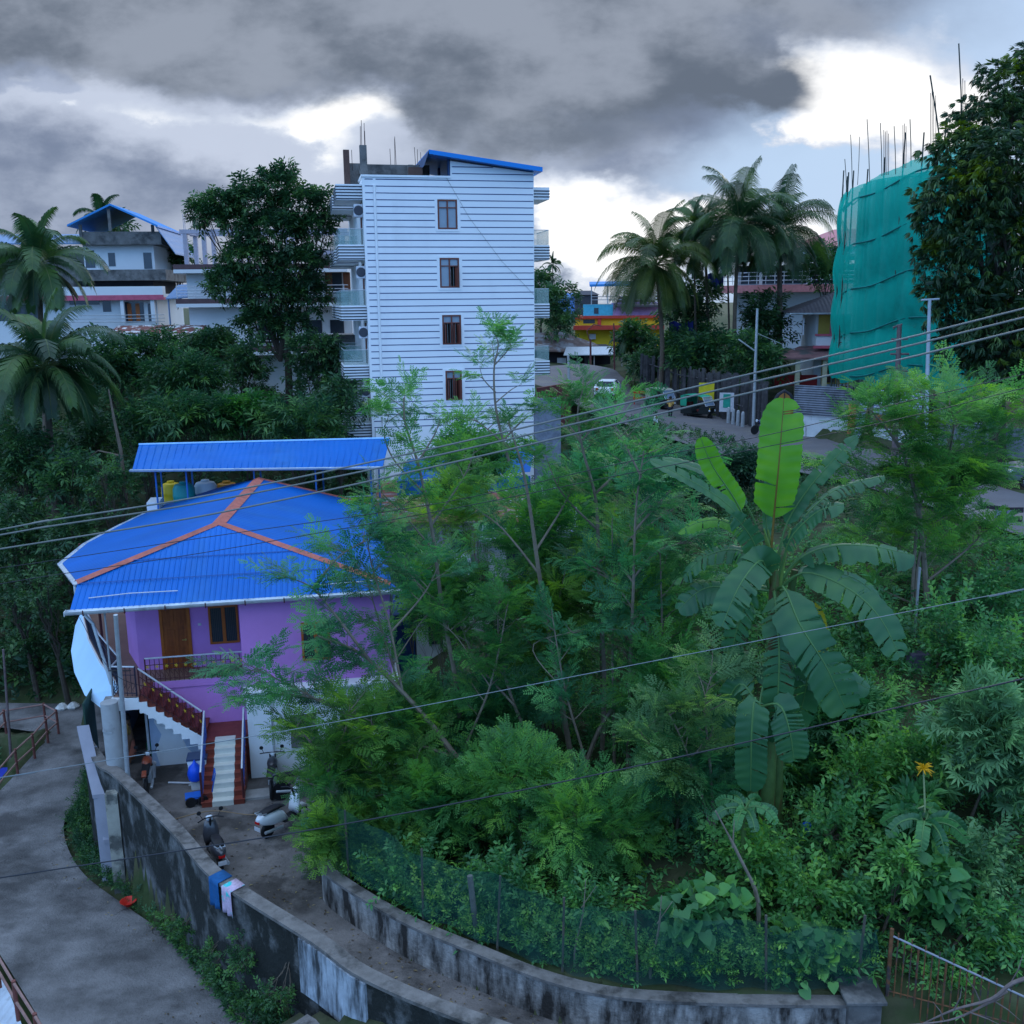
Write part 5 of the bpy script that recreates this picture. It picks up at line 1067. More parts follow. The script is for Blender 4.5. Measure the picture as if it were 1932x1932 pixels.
def sprays(name, kind, P, D, S, m, parent=None, tint=None, lab=None):
    """place leaf sprays: positions, directions, scales"""
    P = np.asarray(P, float); D = np.asarray(D, float); S = np.asarray(S, float); n = len(P); D = D/np.linalg.norm(D, axis=1, keepdims=True)
    up = np.tile([0, 0, 1.], (n, 1)); up += rng.normal(0, .35, (n, 3)); Y = np.cross(up, D); Y /= np.linalg.norm(Y, axis=1, keepdims=True)+1e-9; Zz = np.cross(D, Y)
    R = np.stack([D, Y, Zz], 2)*S[:, None, None]; tn = rng.normal(.5, .2, n) if tint is None else tint
    which = rng.integers(0, len(TPL[kind]), n); VV = []; FF = []; TT = []; off = 0
    for t in range(len(TPL[kind])):
        ix = np.where(which == t)[0]
        if len(ix) == 0: continue
        tv, tf, tt = TPL[kind][t]; v = np.einsum('nij,kj->nki', R[ix], tv)+P[ix][:, None, :]
        f = tf[None]+(np.arange(len(ix))*len(tv))[:, None, None]+off; off += len(ix)*len(tv)
        VV.append(v.reshape(-1, 3)); FF.append(f.reshape(-1, tf.shape[1])); TT.append((tn[ix][:, None]+tt[None]).ravel())
    o = mesh_from(name, np.concatenate(VV), np.concatenate(FF), m, parent, tint=np.concatenate(TT))
    if lab: o['label'] = lab
    return o
def branch(mb, a, b, r0, r1, wob=.08, n=5, sag=0):
    a = Vector(a); b = Vector(b); L_ = (b-a).length; pts = []; R = []
    for i in range(n+1):
        t = i/n; p = a.lerp(b, t); w = math.sin(math.pi*t)*L_*wob; p = p+Vector((random.uniform(-w, w), random.uniform(-w, w), random.uniform(-w, w)*.5+sag*math.sin(math.pi*t)*L_)); pts.append(p); R.append(r0+(r1-r0)*t)
    mb.tube(pts, R, 6); return pts
def clump_tree(name, label, cat, base, clumps, kind, m, dens=9., sc=1., trunk_r=.2, bark=None, group=None, shell=.45, second=None, trunk_path=None, upbias=.35, limbs=True):
    """clumps: [(center, (rx,ry,rz))] world. Foliage sprays fill the outer shell of every clump"""
    base = Vector(base); t = thing(name, label, cat, tuple(base), 0, group); P = []; D = []; S = []; mb = MB()
    cs = [Vector(c) for c, r in clumps]; mean = sum(cs, Vector())/len(cs); lowest = min(c.z-r[2] for c, r in clumps)
    fork = base.lerp(mean, .45); fork.z = max(base.z+.3, min(fork.z, lowest+.3*(mean.z-lowest)))
    tp = [base-Vector((0, 0, .4))-base]+[Vector(q)-base for q in (trunk_path or [])]+[fork-base]
    tp = smooth_path(tp, 4); mb.tube(tp, [trunk_r*(1-.45*i/(len(tp)-1)) for i in range(len(tp))], 8)
    for c, r in clumps:
        c = Vector(c); vol = r[0]*r[1]+r[0]*r[2]+r[1]*r[2]; n = int(dens*vol*1.3/(sc*sc))+6
        ell = np.array(r); q = rng.normal(size=(n, 3)); q /= np.linalg.norm(q, axis=1, keepdims=True); q[:, 2] = np.where((q[:, 2] < -.3) & (rng.random(n) < .6), -q[:, 2], q[:, 2])
        # knobbly radius
        kn = 1+.16*np.sin(q[:, 0]*5+c.x)*np.cos(q[:, 1]*6+c.y)+.14*np.sin(q[:, 2]*7+c.z*3)+rng.normal(0, .07, n)
        rad = (1-shell*rng.random(n)**1.4)*kn; p = q*rad[:, None]*ell+np.array(c)-np.array(base); P.append(p)
        d = q+rng.normal(0, .45, (n, 3)); d[:, 2] += upbias; D.append(d); S.append(sc*rng.uniform(.7, 1.25, n))
        if limbs:
            cl = c-base; fr = fork-base; pts = branch(mb, fr, cl, trunk_r*.26, trunk_r*.10, .06)
            for k in range(5):
                e = Vector(p[rng.integers(0, n)]); branch(mb, pts[random.randint(2, len(pts)-1)], e, trunk_r*.09, trunk_r*.03, .05, 4)
    mb.build('trunk', bark or M_BARK, t, smooth=True)
    P = np.concatenate(P); D = np.concatenate(D); S = np.concatenate(S)
    if second:
        frac, m2, k2 = second; nz_ = np.sin(P[:, 0]*1.1+3)*np.sin(P[:, 1]*1.3)*np.sin(P[:, 2]*1.2+1); sel = (nz_ > np.quantile(nz_, 1-frac)); sprays('foliage', k2, P[sel], D[sel], S[sel], m2, t, lab='yellow green new growth'); P, D, S = P[~sel], D[~sel], S[~sel]
    sprays('crown', kind, P, D, S, m, t); return t
def cl(u, v, Y, ru, rv, ry=None):
    p = at(u, v, Y); k = Y/F*1.0; return (p, (ru*k, (ry if ry else ru*k*.9), rv*k*1.02))
def ground_at(u, Y): 
    p = at(u, 900, Y); return Vector((p.x, p.y, TH(p.x, p.y)))
# ---- tall dark tree left of the tower
clump_tree('leafy_tree', 'tall dark dense tree with bare lower trunk standing left of the striped tower', 'tree', ground_at(548, 60),
    [cl(520, 352, 60, 34, 20), cl(478, 385, 60, 34, 22), cl(566, 388, 60, 36, 24), cl(415, 390, 60, 34, 20), cl(395, 412, 60, 28, 14), cl(440, 420, 60, 26, 16), cl(515, 440, 60, 52, 34), cl(592, 440, 60, 30, 26), cl(470, 492, 60, 48, 30), cl(566, 505, 60, 44, 30), cl(432, 540, 60, 38, 24), cl(505, 560, 60, 46, 30), cl(585, 562, 60, 30, 26), cl(616, 378, 60, 18, 12), cl(490, 612, 60, 34, 20), cl(552, 618, 60, 28, 20), cl(460, 350, 60, 10, 8), cl(372, 400, 60, 16, 7), cl(625, 410, 60, 12, 10), cl(540, 330, 60, 16, 10)],
    'far', LD, 26, .64, .26, M_BARKD, trunk_path=[at(545, 720, 60), at(538, 620, 60)])
# ---- thicket behind the shed (each a tree)
TH_SPEC = [
 (225, 690, 61, 62, 62, 'far', LM, 'dark rounded thicket tree below the left end of the rusty awning'),
 (310, 675, 62, 62, 56, 'far', LM, 'dark rounded thicket tree below the right end of the rusty awning'),
 (400, 672, 61, 60, 52, 'far', LD, 'dark thicket tree below the banded house balcony'),
 (470, 690, 58, 46, 56, 'far', LD, 'dark thicket tree left of the bare trunk of the tall tree'),
 (600, 690, 57, 62, 60, 'far', LD, 'dark thicket tree between the bare trunk and the striped tower'),
 (345, 715, 54, 70, 46, 'farfeather', LM, 'feathery thicket tree with a pointed top in the middle of the dark grove'),
 (470, 775, 50, 62, 36, 'far', leafmat('thicket_leaf_green', (.015, .07, .02), (.03, .13, .03), (.07, .22, .035), .3), 'brighter green rounded bush in the grove above the shed roof'),
 (370, 790, 49, 80, 42, 'farfeather', LM, 'drooping feathery tree just above the middle of the shed roof'),
 (570, 800, 48, 80, 34, 'farfeather', LM, 'low feathery tree above the right part of the shed roof'),
 (270, 800, 50, 55, 52, 'far', LM, 'dark tree just above the left end of the shed roof'),
 (640, 760, 50, 40, 52, 'far', LD, 'dark bush touching the lower left corner of the striped tower'),
 (160, 830, 52, 55, 60, 'far', LD, 'dark grove tree under the lower coconut palm'),
 (120, 900, 46, 60, 46, 'far', LM, 'grove tree with lighter leaves left of the shed roof'),
 (215, 905, 44, 52, 52, 'broad', LM, 'dense grove tree behind the yellow water tank'),
 (35, 870, 48, 60, 60, 'far', LD, 'dark grove tree at the left picture edge under the palms'),
 (30, 1000, 44, 62, 62, 'far', LD, 'dark grove tree at the left edge at the height of the long cables'),
 (120, 1010, 43, 55, 55, 'far', LD, 'very dark grove tree left of the blue hip roof corner'),
 (25, 1120, 42, 55, 55, 'broad', LD, 'very dark grove tree at the left edge below the cables'),
 (85, 1130, 41, 50, 60, 'broad', LD, 'very dark grove tree touching the left roof corner'),
 (45, 1240, 43.5, 62, 60, 'broad', LD, 'lowest very dark grove tree behind the lane at the left edge'),
 (125, 1245, 43.5, 48, 55, 'broad', LD, 'lowest very dark grove tree behind the lane beside the pale awning'),
]
for (u, v, Y, ru, rv, kd, m_, lab) in TH_SPEC:
    b = ground_at(u, Y); nc = []
    for k in range(6):
        a = random.uniform(0, 6.28); rr = random.uniform(.25, .6); nc.append(cl(u+math.cos(a)*ru*rr, v+math.sin(a)*rv*rr*.8, Y+random.uniform(-1.2, 1.2), ru*random.uniform(.42, .62), rv*random.uniform(.40, .58)))
    nc.append(cl(u, v+rv*.6, Y, ru*.8, rv*.6)); zc = min(c[0].z for c in nc)
    clump_tree('thicket_tree', lab, 'tree', b, nc, kd, m_, 7.5 if kd != 'broad' else 11, .62 if kd == 'far' else (.7 if kd == 'farfeather' else 1.15), .16, M_BARKD, 'trees of the dark grove')
# leaning thin bare trunk at (215,740)-(235,880)
mb = MB(); mb.tube([at(240, 960, 45), at(228, 850, 45), at(215, 790, 45), at(205, 735, 45)], [.09, .08, .06, .03], 6); mb.tube([at(228, 860, 45), at(185, 850, 45.3), at(165, 865, 45.5)], [.05, .03, .015], 5); tag(mb.build('bare_trunk', M_BARK), 'thin pale leaning bare trunk left of the shed roof', 'tree')
for (u, v, Y, ru, rv, kd, m_, lab) in [
 (1050, 590, 100, 42, 48, 'far', LD, 'dark round tree between the striped tower and the yellow building'), (1020, 545, 104, 22, 40, 'far', LD, 'dark tree top right beside the lower right balcony of the tower'),
 (1060, 612, 108, 20, 24, 'far', LD, 'dark tree partly covering the left side of the yellow building'),
 (1300, 575, 88, 60, 50, 'far', LD, 'dark tree mass behind the two leaning palm trunks'), (1200, 655, 92, 40, 34, 'far', LM, 'dark green bush on the bank above the road bend'),
 (1330, 680, 79, 66, 44, 'far', LM, 'broad green roadside tree above the rickshaws'), (1420, 690, 75, 60, 46, 'far', LM, 'green roadside tree just left of the yellow house porch'),
 (1290, 640, 84, 55, 45, 'far', LM, 'leafy tree under the left coconut palm crown'), (1450, 610, 82, 45, 50, 'far', LD, 'dark tree between the palm trunks and the yellow house'),
 (1550, 505, 86, 42, 32, 'farfeather', LM, 'light feathery tree in front of the pink roof'), (1230, 700, 86, 45, 34, 'far', LD, 'dark shrubbery at the road bend left of the rickshaws'),
 (340, 500, 84, 26, 34, 'far', LM, 'small green tree between the two white houses'), (215, 425, 92, 36, 14, 'far', LD, 'dark foliage behind the blue gable house')]:
    nc = []
    for k in range(7): a = random.uniform(0, 6.28); rr = random.uniform(.25, .65); nc.append(cl(u+math.cos(a)*ru*rr, v+math.sin(a)*rv*rr, Y+random.uniform(-1.5, 1.5), ru*random.uniform(.4, .6), rv*random.uniform(.4, .6)))
    clump_tree('background_tree', lab, 'tree', ground_at(u, Y), nc, kd, m_, 9.0, 1.0, .2, M_BARKD, 'trees in the background')
# ---- mango tree at the right
clump_tree('mango_tree', 'huge dark mango tree with yellow green new leaves at the right edge', 'tree', ground_at(1880, 50),
    [cl(1924, 170, 50, 70, 45), cl(1984, 230, 52, 90, 70), cl(1884, 250, 50, 85, 55), cl(1814, 300, 49, 55, 50), cl(1824, 380, 48, 80, 60), cl(1904, 340, 47, 90, 80), cl(2004, 380, 50, 90, 100), cl(1774, 420, 49, 42, 42), cl(1874, 470, 48, 90, 80), cl(1784, 500, 49, 50, 45), cl(1984, 520, 49, 90, 100), cl(1824, 580, 49, 65, 55), cl(1904, 620, 48, 90, 70), cl(2004, 680, 49, 90, 70), cl(1824, 660, 50, 50, 45), cl(1874, 700, 49, 60, 40), cl(1954, 120, 52, 40, 30), cl(1759, 560, 50, 22, 22)],
    'mango', LMG, 36, .95, .5, M_BARKD, second=(.10, LMY, 'mango'), shell=.45)
# ---- coconut palms
def palm(name, label, base, top, lean=None, n=24, L_=4.2, kind='coconut', m=LP, tr=.16, seed=1, group='coconut palms', leafw=.055, trunk_m=None, dead=0):
    r = random.Random(seed); base = Vector(base); top = Vector(top); t = thing(name, label, 'palm tree', tuple(base), 0, group); tp = top-base
    mb = MB(); pts = [Vector((0, 0, -.4)), tp*.33+Vector(((lean or 0)*.7, 0, 0)), tp*.7+Vector(((lean or 0)*.5, 0, 0)), tp]; sp = smooth_path(pts, 6); mb.tube(sp, [tr*1.35-(tr*.55)*i/(len(sp)-1)+.012*(i % 2) for i in range(len(sp))], 8); mb.build('trunk', trunk_m or M_BARK, t, smooth=True)
    V = []; Fq = []; T = []; rib = MB()
    for i in range(n):
        az = i*2.399+r.uniform(-.25, .25); f = i/(n-1); el = math.radians(82-118*f+r.uniform(-8, 8)); L = L_*r.uniform(.85, 1.1)*(.8+.3*math.sin(math.pi*min(1, f+.15)))
        d = Vector((math.cos(az)*math.cos(el), math.sin(az)*math.cos(el), math.sin(el))); p = tp.copy(); path = [p.copy()]; ns = 12; dd = d.copy(); bend = (.085+.05*f)*(1 if el > -.2 else .4)
        for k in range(ns): dd = (dd+Vector((0, 0, -bend*(1+k*.16)))).normalized(); p = p+dd*(L/ns); path.append(p.copy())
        rib.tube(path, [.035*(1-.8*k/ns) for k in range(ns+1)], 4, cap=False); tt = r.uniform(.3, .75)-.1*f; roll = r.uniform(-.5, .5)
        nl = 58
        for k in range(nl):
            g = .14+.86*k/(nl-1); x = g*ns; j = min(int(x), ns-1); q = path[j].lerp(path[j+1], x-j); ax = (path[j+1]-path[j]).normalized(); side = ax.cross(Vector((0, 0, 1)));
            side = side.normalized() if side.length > .05 else Vector((math.sin(az), -math.cos(az), 0)); side = (Matrix.Rotation(roll, 3, ax) @ side); nn = side.cross(ax)
            ll = L*.29*(math.sin(math.pi*(.12+.80*g))**.6)*r.uniform(.85, 1.1)
            for sg in (-1, 1):
                ld = (ax*.55+side*sg*.85+nn*.15+Vector((0, 0, -.25))).normalized(); m1 = q+ld*ll*.5; ld2 = (ld+Vector((0, 0, -.95))).normalized(); m2 = m1+ld2*ll*.5; w = nn.cross(ld).normalized()*leafw*.5 if False else ax*leafw*.5
                b = len(V); V += [q-w, q+w, m1+w*1.1, m1-w*1.1, m2]; Fq += [(b, b+1, b+2, b+3), (b+3, b+2, b+4, b+4)]; T += [tt+r.uniform(-.06, .06)]*5
    Fq = [f if f[3] != f[2] else f[:3] for f in Fq]
    cr = mesh_from('crown', V, Fq, m, t, tint=T); rib.build('frond_rib', mat('frond_rib', (.10, .13, .04), .6), t)
    if kind == 'coconut':
        mb = MB()
        for k in range(7): a = r.uniform(0, 6.28); c = tp+Vector((math.cos(a)*.28, math.sin(a)*.28, -.3-r.random()*.2)); mb.lathe(c, [(.01, -.14), (.1, -.09), (.12, 0), (.09, .1), (.01, .14)], 8)
        mb.build('coconut', mat('coconut_husk', (.07, .09, .03), .6), t, smooth=True)
    return t
def px(u, v, Y): return at(u, v, Y)
palm('coconut_palm', 'coconut palm with stiff upright fronds at the left edge in front of the gabled house', ground_at(85, 56), at(72, 500, 56), 0, 34, 3.8, seed=3)
palm('coconut_palm', 'lower big coconut palm with drooping fronds at the left edge above the dark grove', ground_at(90, 48), at(85, 695, 48), 0, 40, 3.9, seed=5)
palm('coconut_palm', 'small distant coconut palm rising behind the blue gable', ground_at(195, 100), at(192, 412, 100), 0, 22, 3.2, seed=7)
palm('coconut_palm', 'wide coconut palm with yellowing lower fronds above the rickshaws, leftmost of the right-hand palms', ground_at(1240, 80), at(1238, 500, 80), .5, 48, 5.3, m=LPL, seed=11)
palm('coconut_palm', 'tallest coconut palm of the right-hand cluster against the bright cloud', ground_at(1385, 80), at(1395, 425, 80), -.4, 42, 5.5, seed=13, tr=.14)
palm('coconut_palm', 'rightmost coconut palm whose fronds reach toward the pink roof', ground_at(1458, 82), at(1470, 440, 82), .2, 42, 5.2, seed=17, tr=.2)
palm('coconut_palm', 'half hidden coconut palm between the wide palm and the tallest palm', ground_at(1335, 86), at(1330, 455, 86), 0, 30, 4.4, seed=19, tr=.12)
palm('areca_palm', 'slender areca palm with a short crown left of the tallest coconut palm', ground_at(1310, 84), at(1308, 425, 84), 0, 12, 2.6, 'areca', seed=21, tr=.07, group='areca palms')
palm('areca_palm', 'slender areca palm trunk standing close beside the tallest coconut palm', ground_at(1372, 84), at(1372, 470, 84), 0, 10, 2.2, 'areca', seed=22, tr=.07, group='areca palms')
palm('areca_palm', 'tiny distant palm alone on the skyline beside the tower', ground_at(1043, 170), at(1043, 500, 170), 0, 14, 2.2, 'areca', seed=23, tr=.1, group='areca palms')
palm('young_palm', 'young feathery palm by the red street pole at the road bend', ground_at(1195, 92), at(1190, 640, 92), 0, 14, 2.3, 'areca', seed=24, tr=.1, group='areca palms')

# ---- thin feathery trees in the middle
def feather_tree(label, base_uv, Y, stems, leafn=1.0, m=LF, r0=.09, group='thin feathery trees in the garden', sc=1.0, base=None, dens=3.8):
    """stems: polylines in picture coordinates with small depth changes [(u,v,dY)...]; last part of each carries leaf sprays"""
    bp = Vector(base) if base else ground_at(base_uv[0], Y); t = thing('feathery_tree', label, 'tree', tuple(bp), 0, group); mb = MB(); P = []; D = []; S = []
    for st in stems:
        pts = [at(u, v, Y+dy)-bp for (u, v, dy) in st[1]]; r = st[0]; lf0 = st[2] if len(st) > 2 else .35
        if r >= .06:
            g0 = pts[0]+bp; gzv = TH(g0.x, g0.y)-.3
            if g0.z > gzv+.3: pts = [Vector((pts[0].x*.9, pts[0].y*.9, gzv-bp.z))]+pts
        sp = smooth_path(pts, 6); n = len(sp); mb.tube(sp, [r*(1-.8*i/(n-1)) for i in range(n)], 6)
        for i in range(n):
            f = i/(n-1)
            if f < lf0: continue
            seg = (sp[min(i+1, n-1)]-sp[max(i-1, 0)]); sl = seg.length*.5; seg.normalize(); k = int(sl*dens*leafn*(st[3] if len(st) > 3 else 1.0)*1.1+random.random())
            for _ in range(k):
                a = random.uniform(0, 6.28); tl = random.uniform(.3, 1.15)*(1.15-.45*f)*sc; d = Vector((math.cos(a), math.sin(a), random.uniform(.1, .7))).normalized(); d = (d+seg*.4).normalized(); e = sp[i]+d*tl; branch(mb, sp[i], e, .014, .006, .04, 3)
                for q in range(4):
                    g = .25+.75*q/3; pp = sp[i].lerp(e, g); dd = d+Vector((random.uniform(-.7, .7), random.uniform(-.7, .7), random.uniform(-.45, .15))); P.append(pp); D.append(dd); S.append(random.uniform(.55, .95)*sc)
        tip = sp[-1]
        for q in range(4): P.append(tip); D.append(Vector((random.uniform(-1, 1), random.uniform(-1, 1), .6))); S.append(.7*sc)
    mb.build('trunk', M_BARKP, t, smooth=True); sprays('crown', 'feather', [tuple(p) for p in P], [tuple(d) for d in D], S, m, t); return t
feather_tree('tallest thin feathery tree rising in front of the striped tower', (1055, 1480), 26,
   [(.10, [(1090, 1500, 0), (1055, 1300, 0), (1020, 1100, 0), (1000, 960, 0), (985, 880, 0), (960, 800, 0)], .75),
    (.045, [(960, 870, 0), (937, 780, 0), (932, 700, 0), (940, 650, 0), (930, 625, 0)], .3, .35), (.02, [(932, 690, 0), (955, 665, .2), (965, 650, .3)], .5, .3), (.02, [(935, 740, 0), (912, 715, -.2), (905, 690, -.3)], .5, .3), (.02, [(935, 760, 0), (965, 735, .2), (985, 725, .3)], .5, .3), (.03, [(950, 830, 0), (990, 790, .3), (1015, 780, .5)], .5), (.03, [(965, 850, 0), (920, 810, .3), (895, 790, .5)], .5),
    (.04, [(1010, 1040, 0), (1060, 960, .5), (1090, 900, .8)], .4), (.04, [(1015, 1080, 0), (950, 1000, .3), (900, 960, .6)], .4)], m=LF, leafn=.62, sc=.85)
feather_tree('feathery tree leaning left whose tip overlaps the tower left corner', (850, 1300), 25.5,
   [(.09, [(870, 1420, 0), (862, 1300, 0), (835, 1150, 0), (815, 1000, 0), (790, 880, 0), (765, 800, 0), (762, 750, 0)], .5, .6), (.03, [(800, 930, 0), (745, 870, .3), (725, 820, .3), (735, 780, .4)], .4, .6), (.03, [(790, 870, 0), (820, 820, .3), (830, 790, .4)], .4, .6), (.035, [(815, 990, 0), (875, 900, .4), (895, 850, .6)], .3), (.035, [(820, 1040, 0), (760, 970, -.3), (720, 930, -.6)], .3), (.03, [(840, 1150, 0), (770, 1080, .2), (740, 1020, .4)], .4)], leafn=.6, sc=.9)
feather_tree('right hand feathery tree whose light crown stands before the road', (1150, 1450), 26.5,
   [(.09, [(1135, 1440, 0), (1140, 1280, 0), (1130, 1100, 0), (1125, 950, 0), (1100, 850, 0), (1090, 780, 0), (1100, 735, 0)], .55, .7), (.03, [(1095, 830, 0), (1065, 790, .3), (1062, 765, .2)], .4, .6), (.03, [(1100, 830, 0), (1130, 790, .3), (1145, 770, .4)], .4, .6), (.04, [(1125, 930, 0), (1190, 870, .4), (1240, 850, .6)], .35), (.04, [(1128, 1000, 0), (1060, 930, -.4), (1030, 860, -.6)], .35), (.04, [(1130, 1060, 0), (1210, 1000, .4), (1270, 960, .8)], .35)], m=LF, leafn=.75, sc=.9)
feather_tree('twin stemmed feathery tree just left of the banana plant', (1180, 1450), 24.5,
   [(.08, [(1185, 1440, 0), (1190, 1250, 0), (1195, 1100, 0), (1200, 960, 0), (1215, 850, 0)], .5), (.035, [(1195, 1090, 0), (1240, 1040, .2), (1300, 1020, .4)], .4), (.035, [(1195, 1150, 0), (1150, 1090, .4), (1100, 1060, .8)], .4), (.035, [(1198, 1000, 0), (1260, 930, .4), (1290, 900, .6)], .35), (.03, [(1210, 900, 0), (1180, 840, .3), (1160, 800, .4)], .3)], m=LF4)
feather_tree('feathery tree with long bare limbs spreading left over the purple wall', (960, 1500), 24,
   [(.11, [(1000, 1560, 0), (880, 1450, 0), (800, 1350, 0), (690, 1240, 0), (600, 1200, -.3)], .6), (.05, [(700, 1250, 0), (640, 1170, -.2), (590, 1110, -.3), (545, 1090, -.4)], .35), (.05, [(860, 1430, 0), (700, 1370, -.3), (560, 1300, -.4), (460, 1250, -.5)], .4), (.04, [(640, 1330, -.3), (540, 1310, -.4), (470, 1330, -.5)], .3), (.04, [(760, 1310, 0), (735, 1180, .3), (700, 1060, .5), (690, 980, .6)], .45), (.035, [(740, 1190, .3), (800, 1120, .5), (830, 1060, .6)], .4), (.035, [(590, 1110, -.3), (640, 1050, -.2), (690, 1020, 0)], .35)], m=LF4)
feather_tree('bushy feathery tree in front of the parked motorcycles', (640, 1560), 23.2,
   [(.08, [(690, 1640, 0), (640, 1500, 0), (600, 1420, 0), (560, 1370, 0)], .3), (.05, [(660, 1560, 0), (700, 1450, .2), (700, 1350, .3)], .25), (.04, [(640, 1500, 0), (590, 1480, -.2), (560, 1470, -.3)], .6), (.04, [(680, 1600, 0), (760, 1500, .2), (790, 1420, .3)], .3), (.04, [(620, 1450, 0), (650, 1380, 0), (660, 1330, 0)], .3)], leafn=1.35, base=(-4.0, 22.9, .6), m=LF3)
feather_tree('leaning feathery tree with bare diagonal limb right of centre', (1090, 1500), 25,
   [(.08, [(1075, 1560, 0), (1120, 1400, 0), (1180, 1300, 0), (1250, 1180, .3), (1290, 1090, .4)], .55), (.07, [(1060, 1540, 0), (1000, 1400, 0), (960, 1300, .2), (940, 1200, .4), (945, 1100, .5)], .5), (.04, [(1180, 1300, 0), (1230, 1280, 0), (1290, 1240, .2)], .4), (.04, [(970, 1330, 0), (900, 1250, .3), (870, 1180, .5)], .4), (.04, [(1230, 1210, .2), (1200, 1120, .4), (1180, 1060, .5)], .4)])
feather_tree('feathery tree with bright tips standing at the foot of the banana plant', (1330, 1600), 21,
   [(.06, [(1370, 1700, 0), (1340, 1560, 0), (1300, 1430, 0), (1260, 1340, 0)], .3), (.05, [(1350, 1600, 0), (1340, 1450, .2), (1330, 1330, .3), (1345, 1270, .3)], .35), (.04, [(1310, 1470, 0), (1240, 1420, .1), (1200, 1370, .2)], .3)], leafn=1.3, m=leafmat('silvery_feather_leaf', (.05, .14, .05), (.11, .24, .09), (.24, .40, .10), .4))
feather_tree('tall bushy feathery tree on the right in front of the road wall', (1740, 1200), 30,
   [(.13, [(1745, 1330, 0), (1750, 1200, 0), (1745, 1080, 0), (1730, 950, 0), (1700, 850, 0), (1640, 770, 0)], .4), (.06, [(1735, 960, 0), (1780, 860, .4), (1810, 790, .6), (1850, 740, .8)], .25), (.06, [(1740, 1030, 0), (1820, 930, .5), (1860, 860, .8), (1900, 790, 1)], .25), (.05, [(1700, 860, 0), (1735, 790, .4), (1745, 740, .6)], .25), (.05, [(1738, 990, 0), (1660, 920, .3), (1610, 880, .5)], .3), (.05, [(1745, 1080, 0), (1680, 1030, .2), (1620, 1010, .3)], .3), (.05, [(1745, 1100, 0), (1820, 1040, .2), (1860, 1000, .3)], .3), (.05, [(1700, 850, 0), (1650, 830, .4), (1640, 760, .5)], .3), (.05, [(1735, 900, 0), (1800, 900, .8), (1850, 920, 1.2)], .2), (.05, [(1745, 1150, 0), (1680, 1120, .5), (1640, 1100, 1)], .3), (.04, [(1790, 860, 0), (1800, 800, -1), (1790, 760, -1.4)], .2)], leafn=1.2, sc=1.2, dens=4.0, m=LF2)
for i, (u0, v0, u1, v1, Y, lab) in enumerate([(1230, 1500, 1245, 1020, 24.8, 'straight thin pale stem left of the banana crown'), (1160, 1480, 1155, 980, 25.2, 'straight thin pale stem right of the tallest feathery tree'), (930, 1420, 900, 1020, 27, 'thin pale stem rising toward the rusty roof'), (790, 1420, 690, 1090, 25, 'thin pale stem leaning toward the right roof corner'), (1020, 1440, 1070, 1060, 26.5, 'thin pale stem behind the tallest feathery tree'), (1110, 1460, 1040, 1150, 24, 'thin pale stem crossing behind the leaning limbs'), (860, 1460, 960, 1130, 24.6, 'thin pale stem leaning right in the middle of the thicket')]):
    um, vm = (u0+u1)/2+random.uniform(-15, 15), (v0+v1)/2
    feather_tree(lab, (u0, v0), Y, [(.060, [(u0, v0, 0), (um, vm, 0), (u1, v1, .1)], .55, .7), (.02, [(um, vm, 0), (um+random.choice((-1, 1))*60, vm-90, .3), (um+random.choice((-1, 1))*95, vm-120, .4)], .5, .8)], m=[LF, LF3, LF4][i % 3], group='thin pale saplings in the garden', sc=.85)
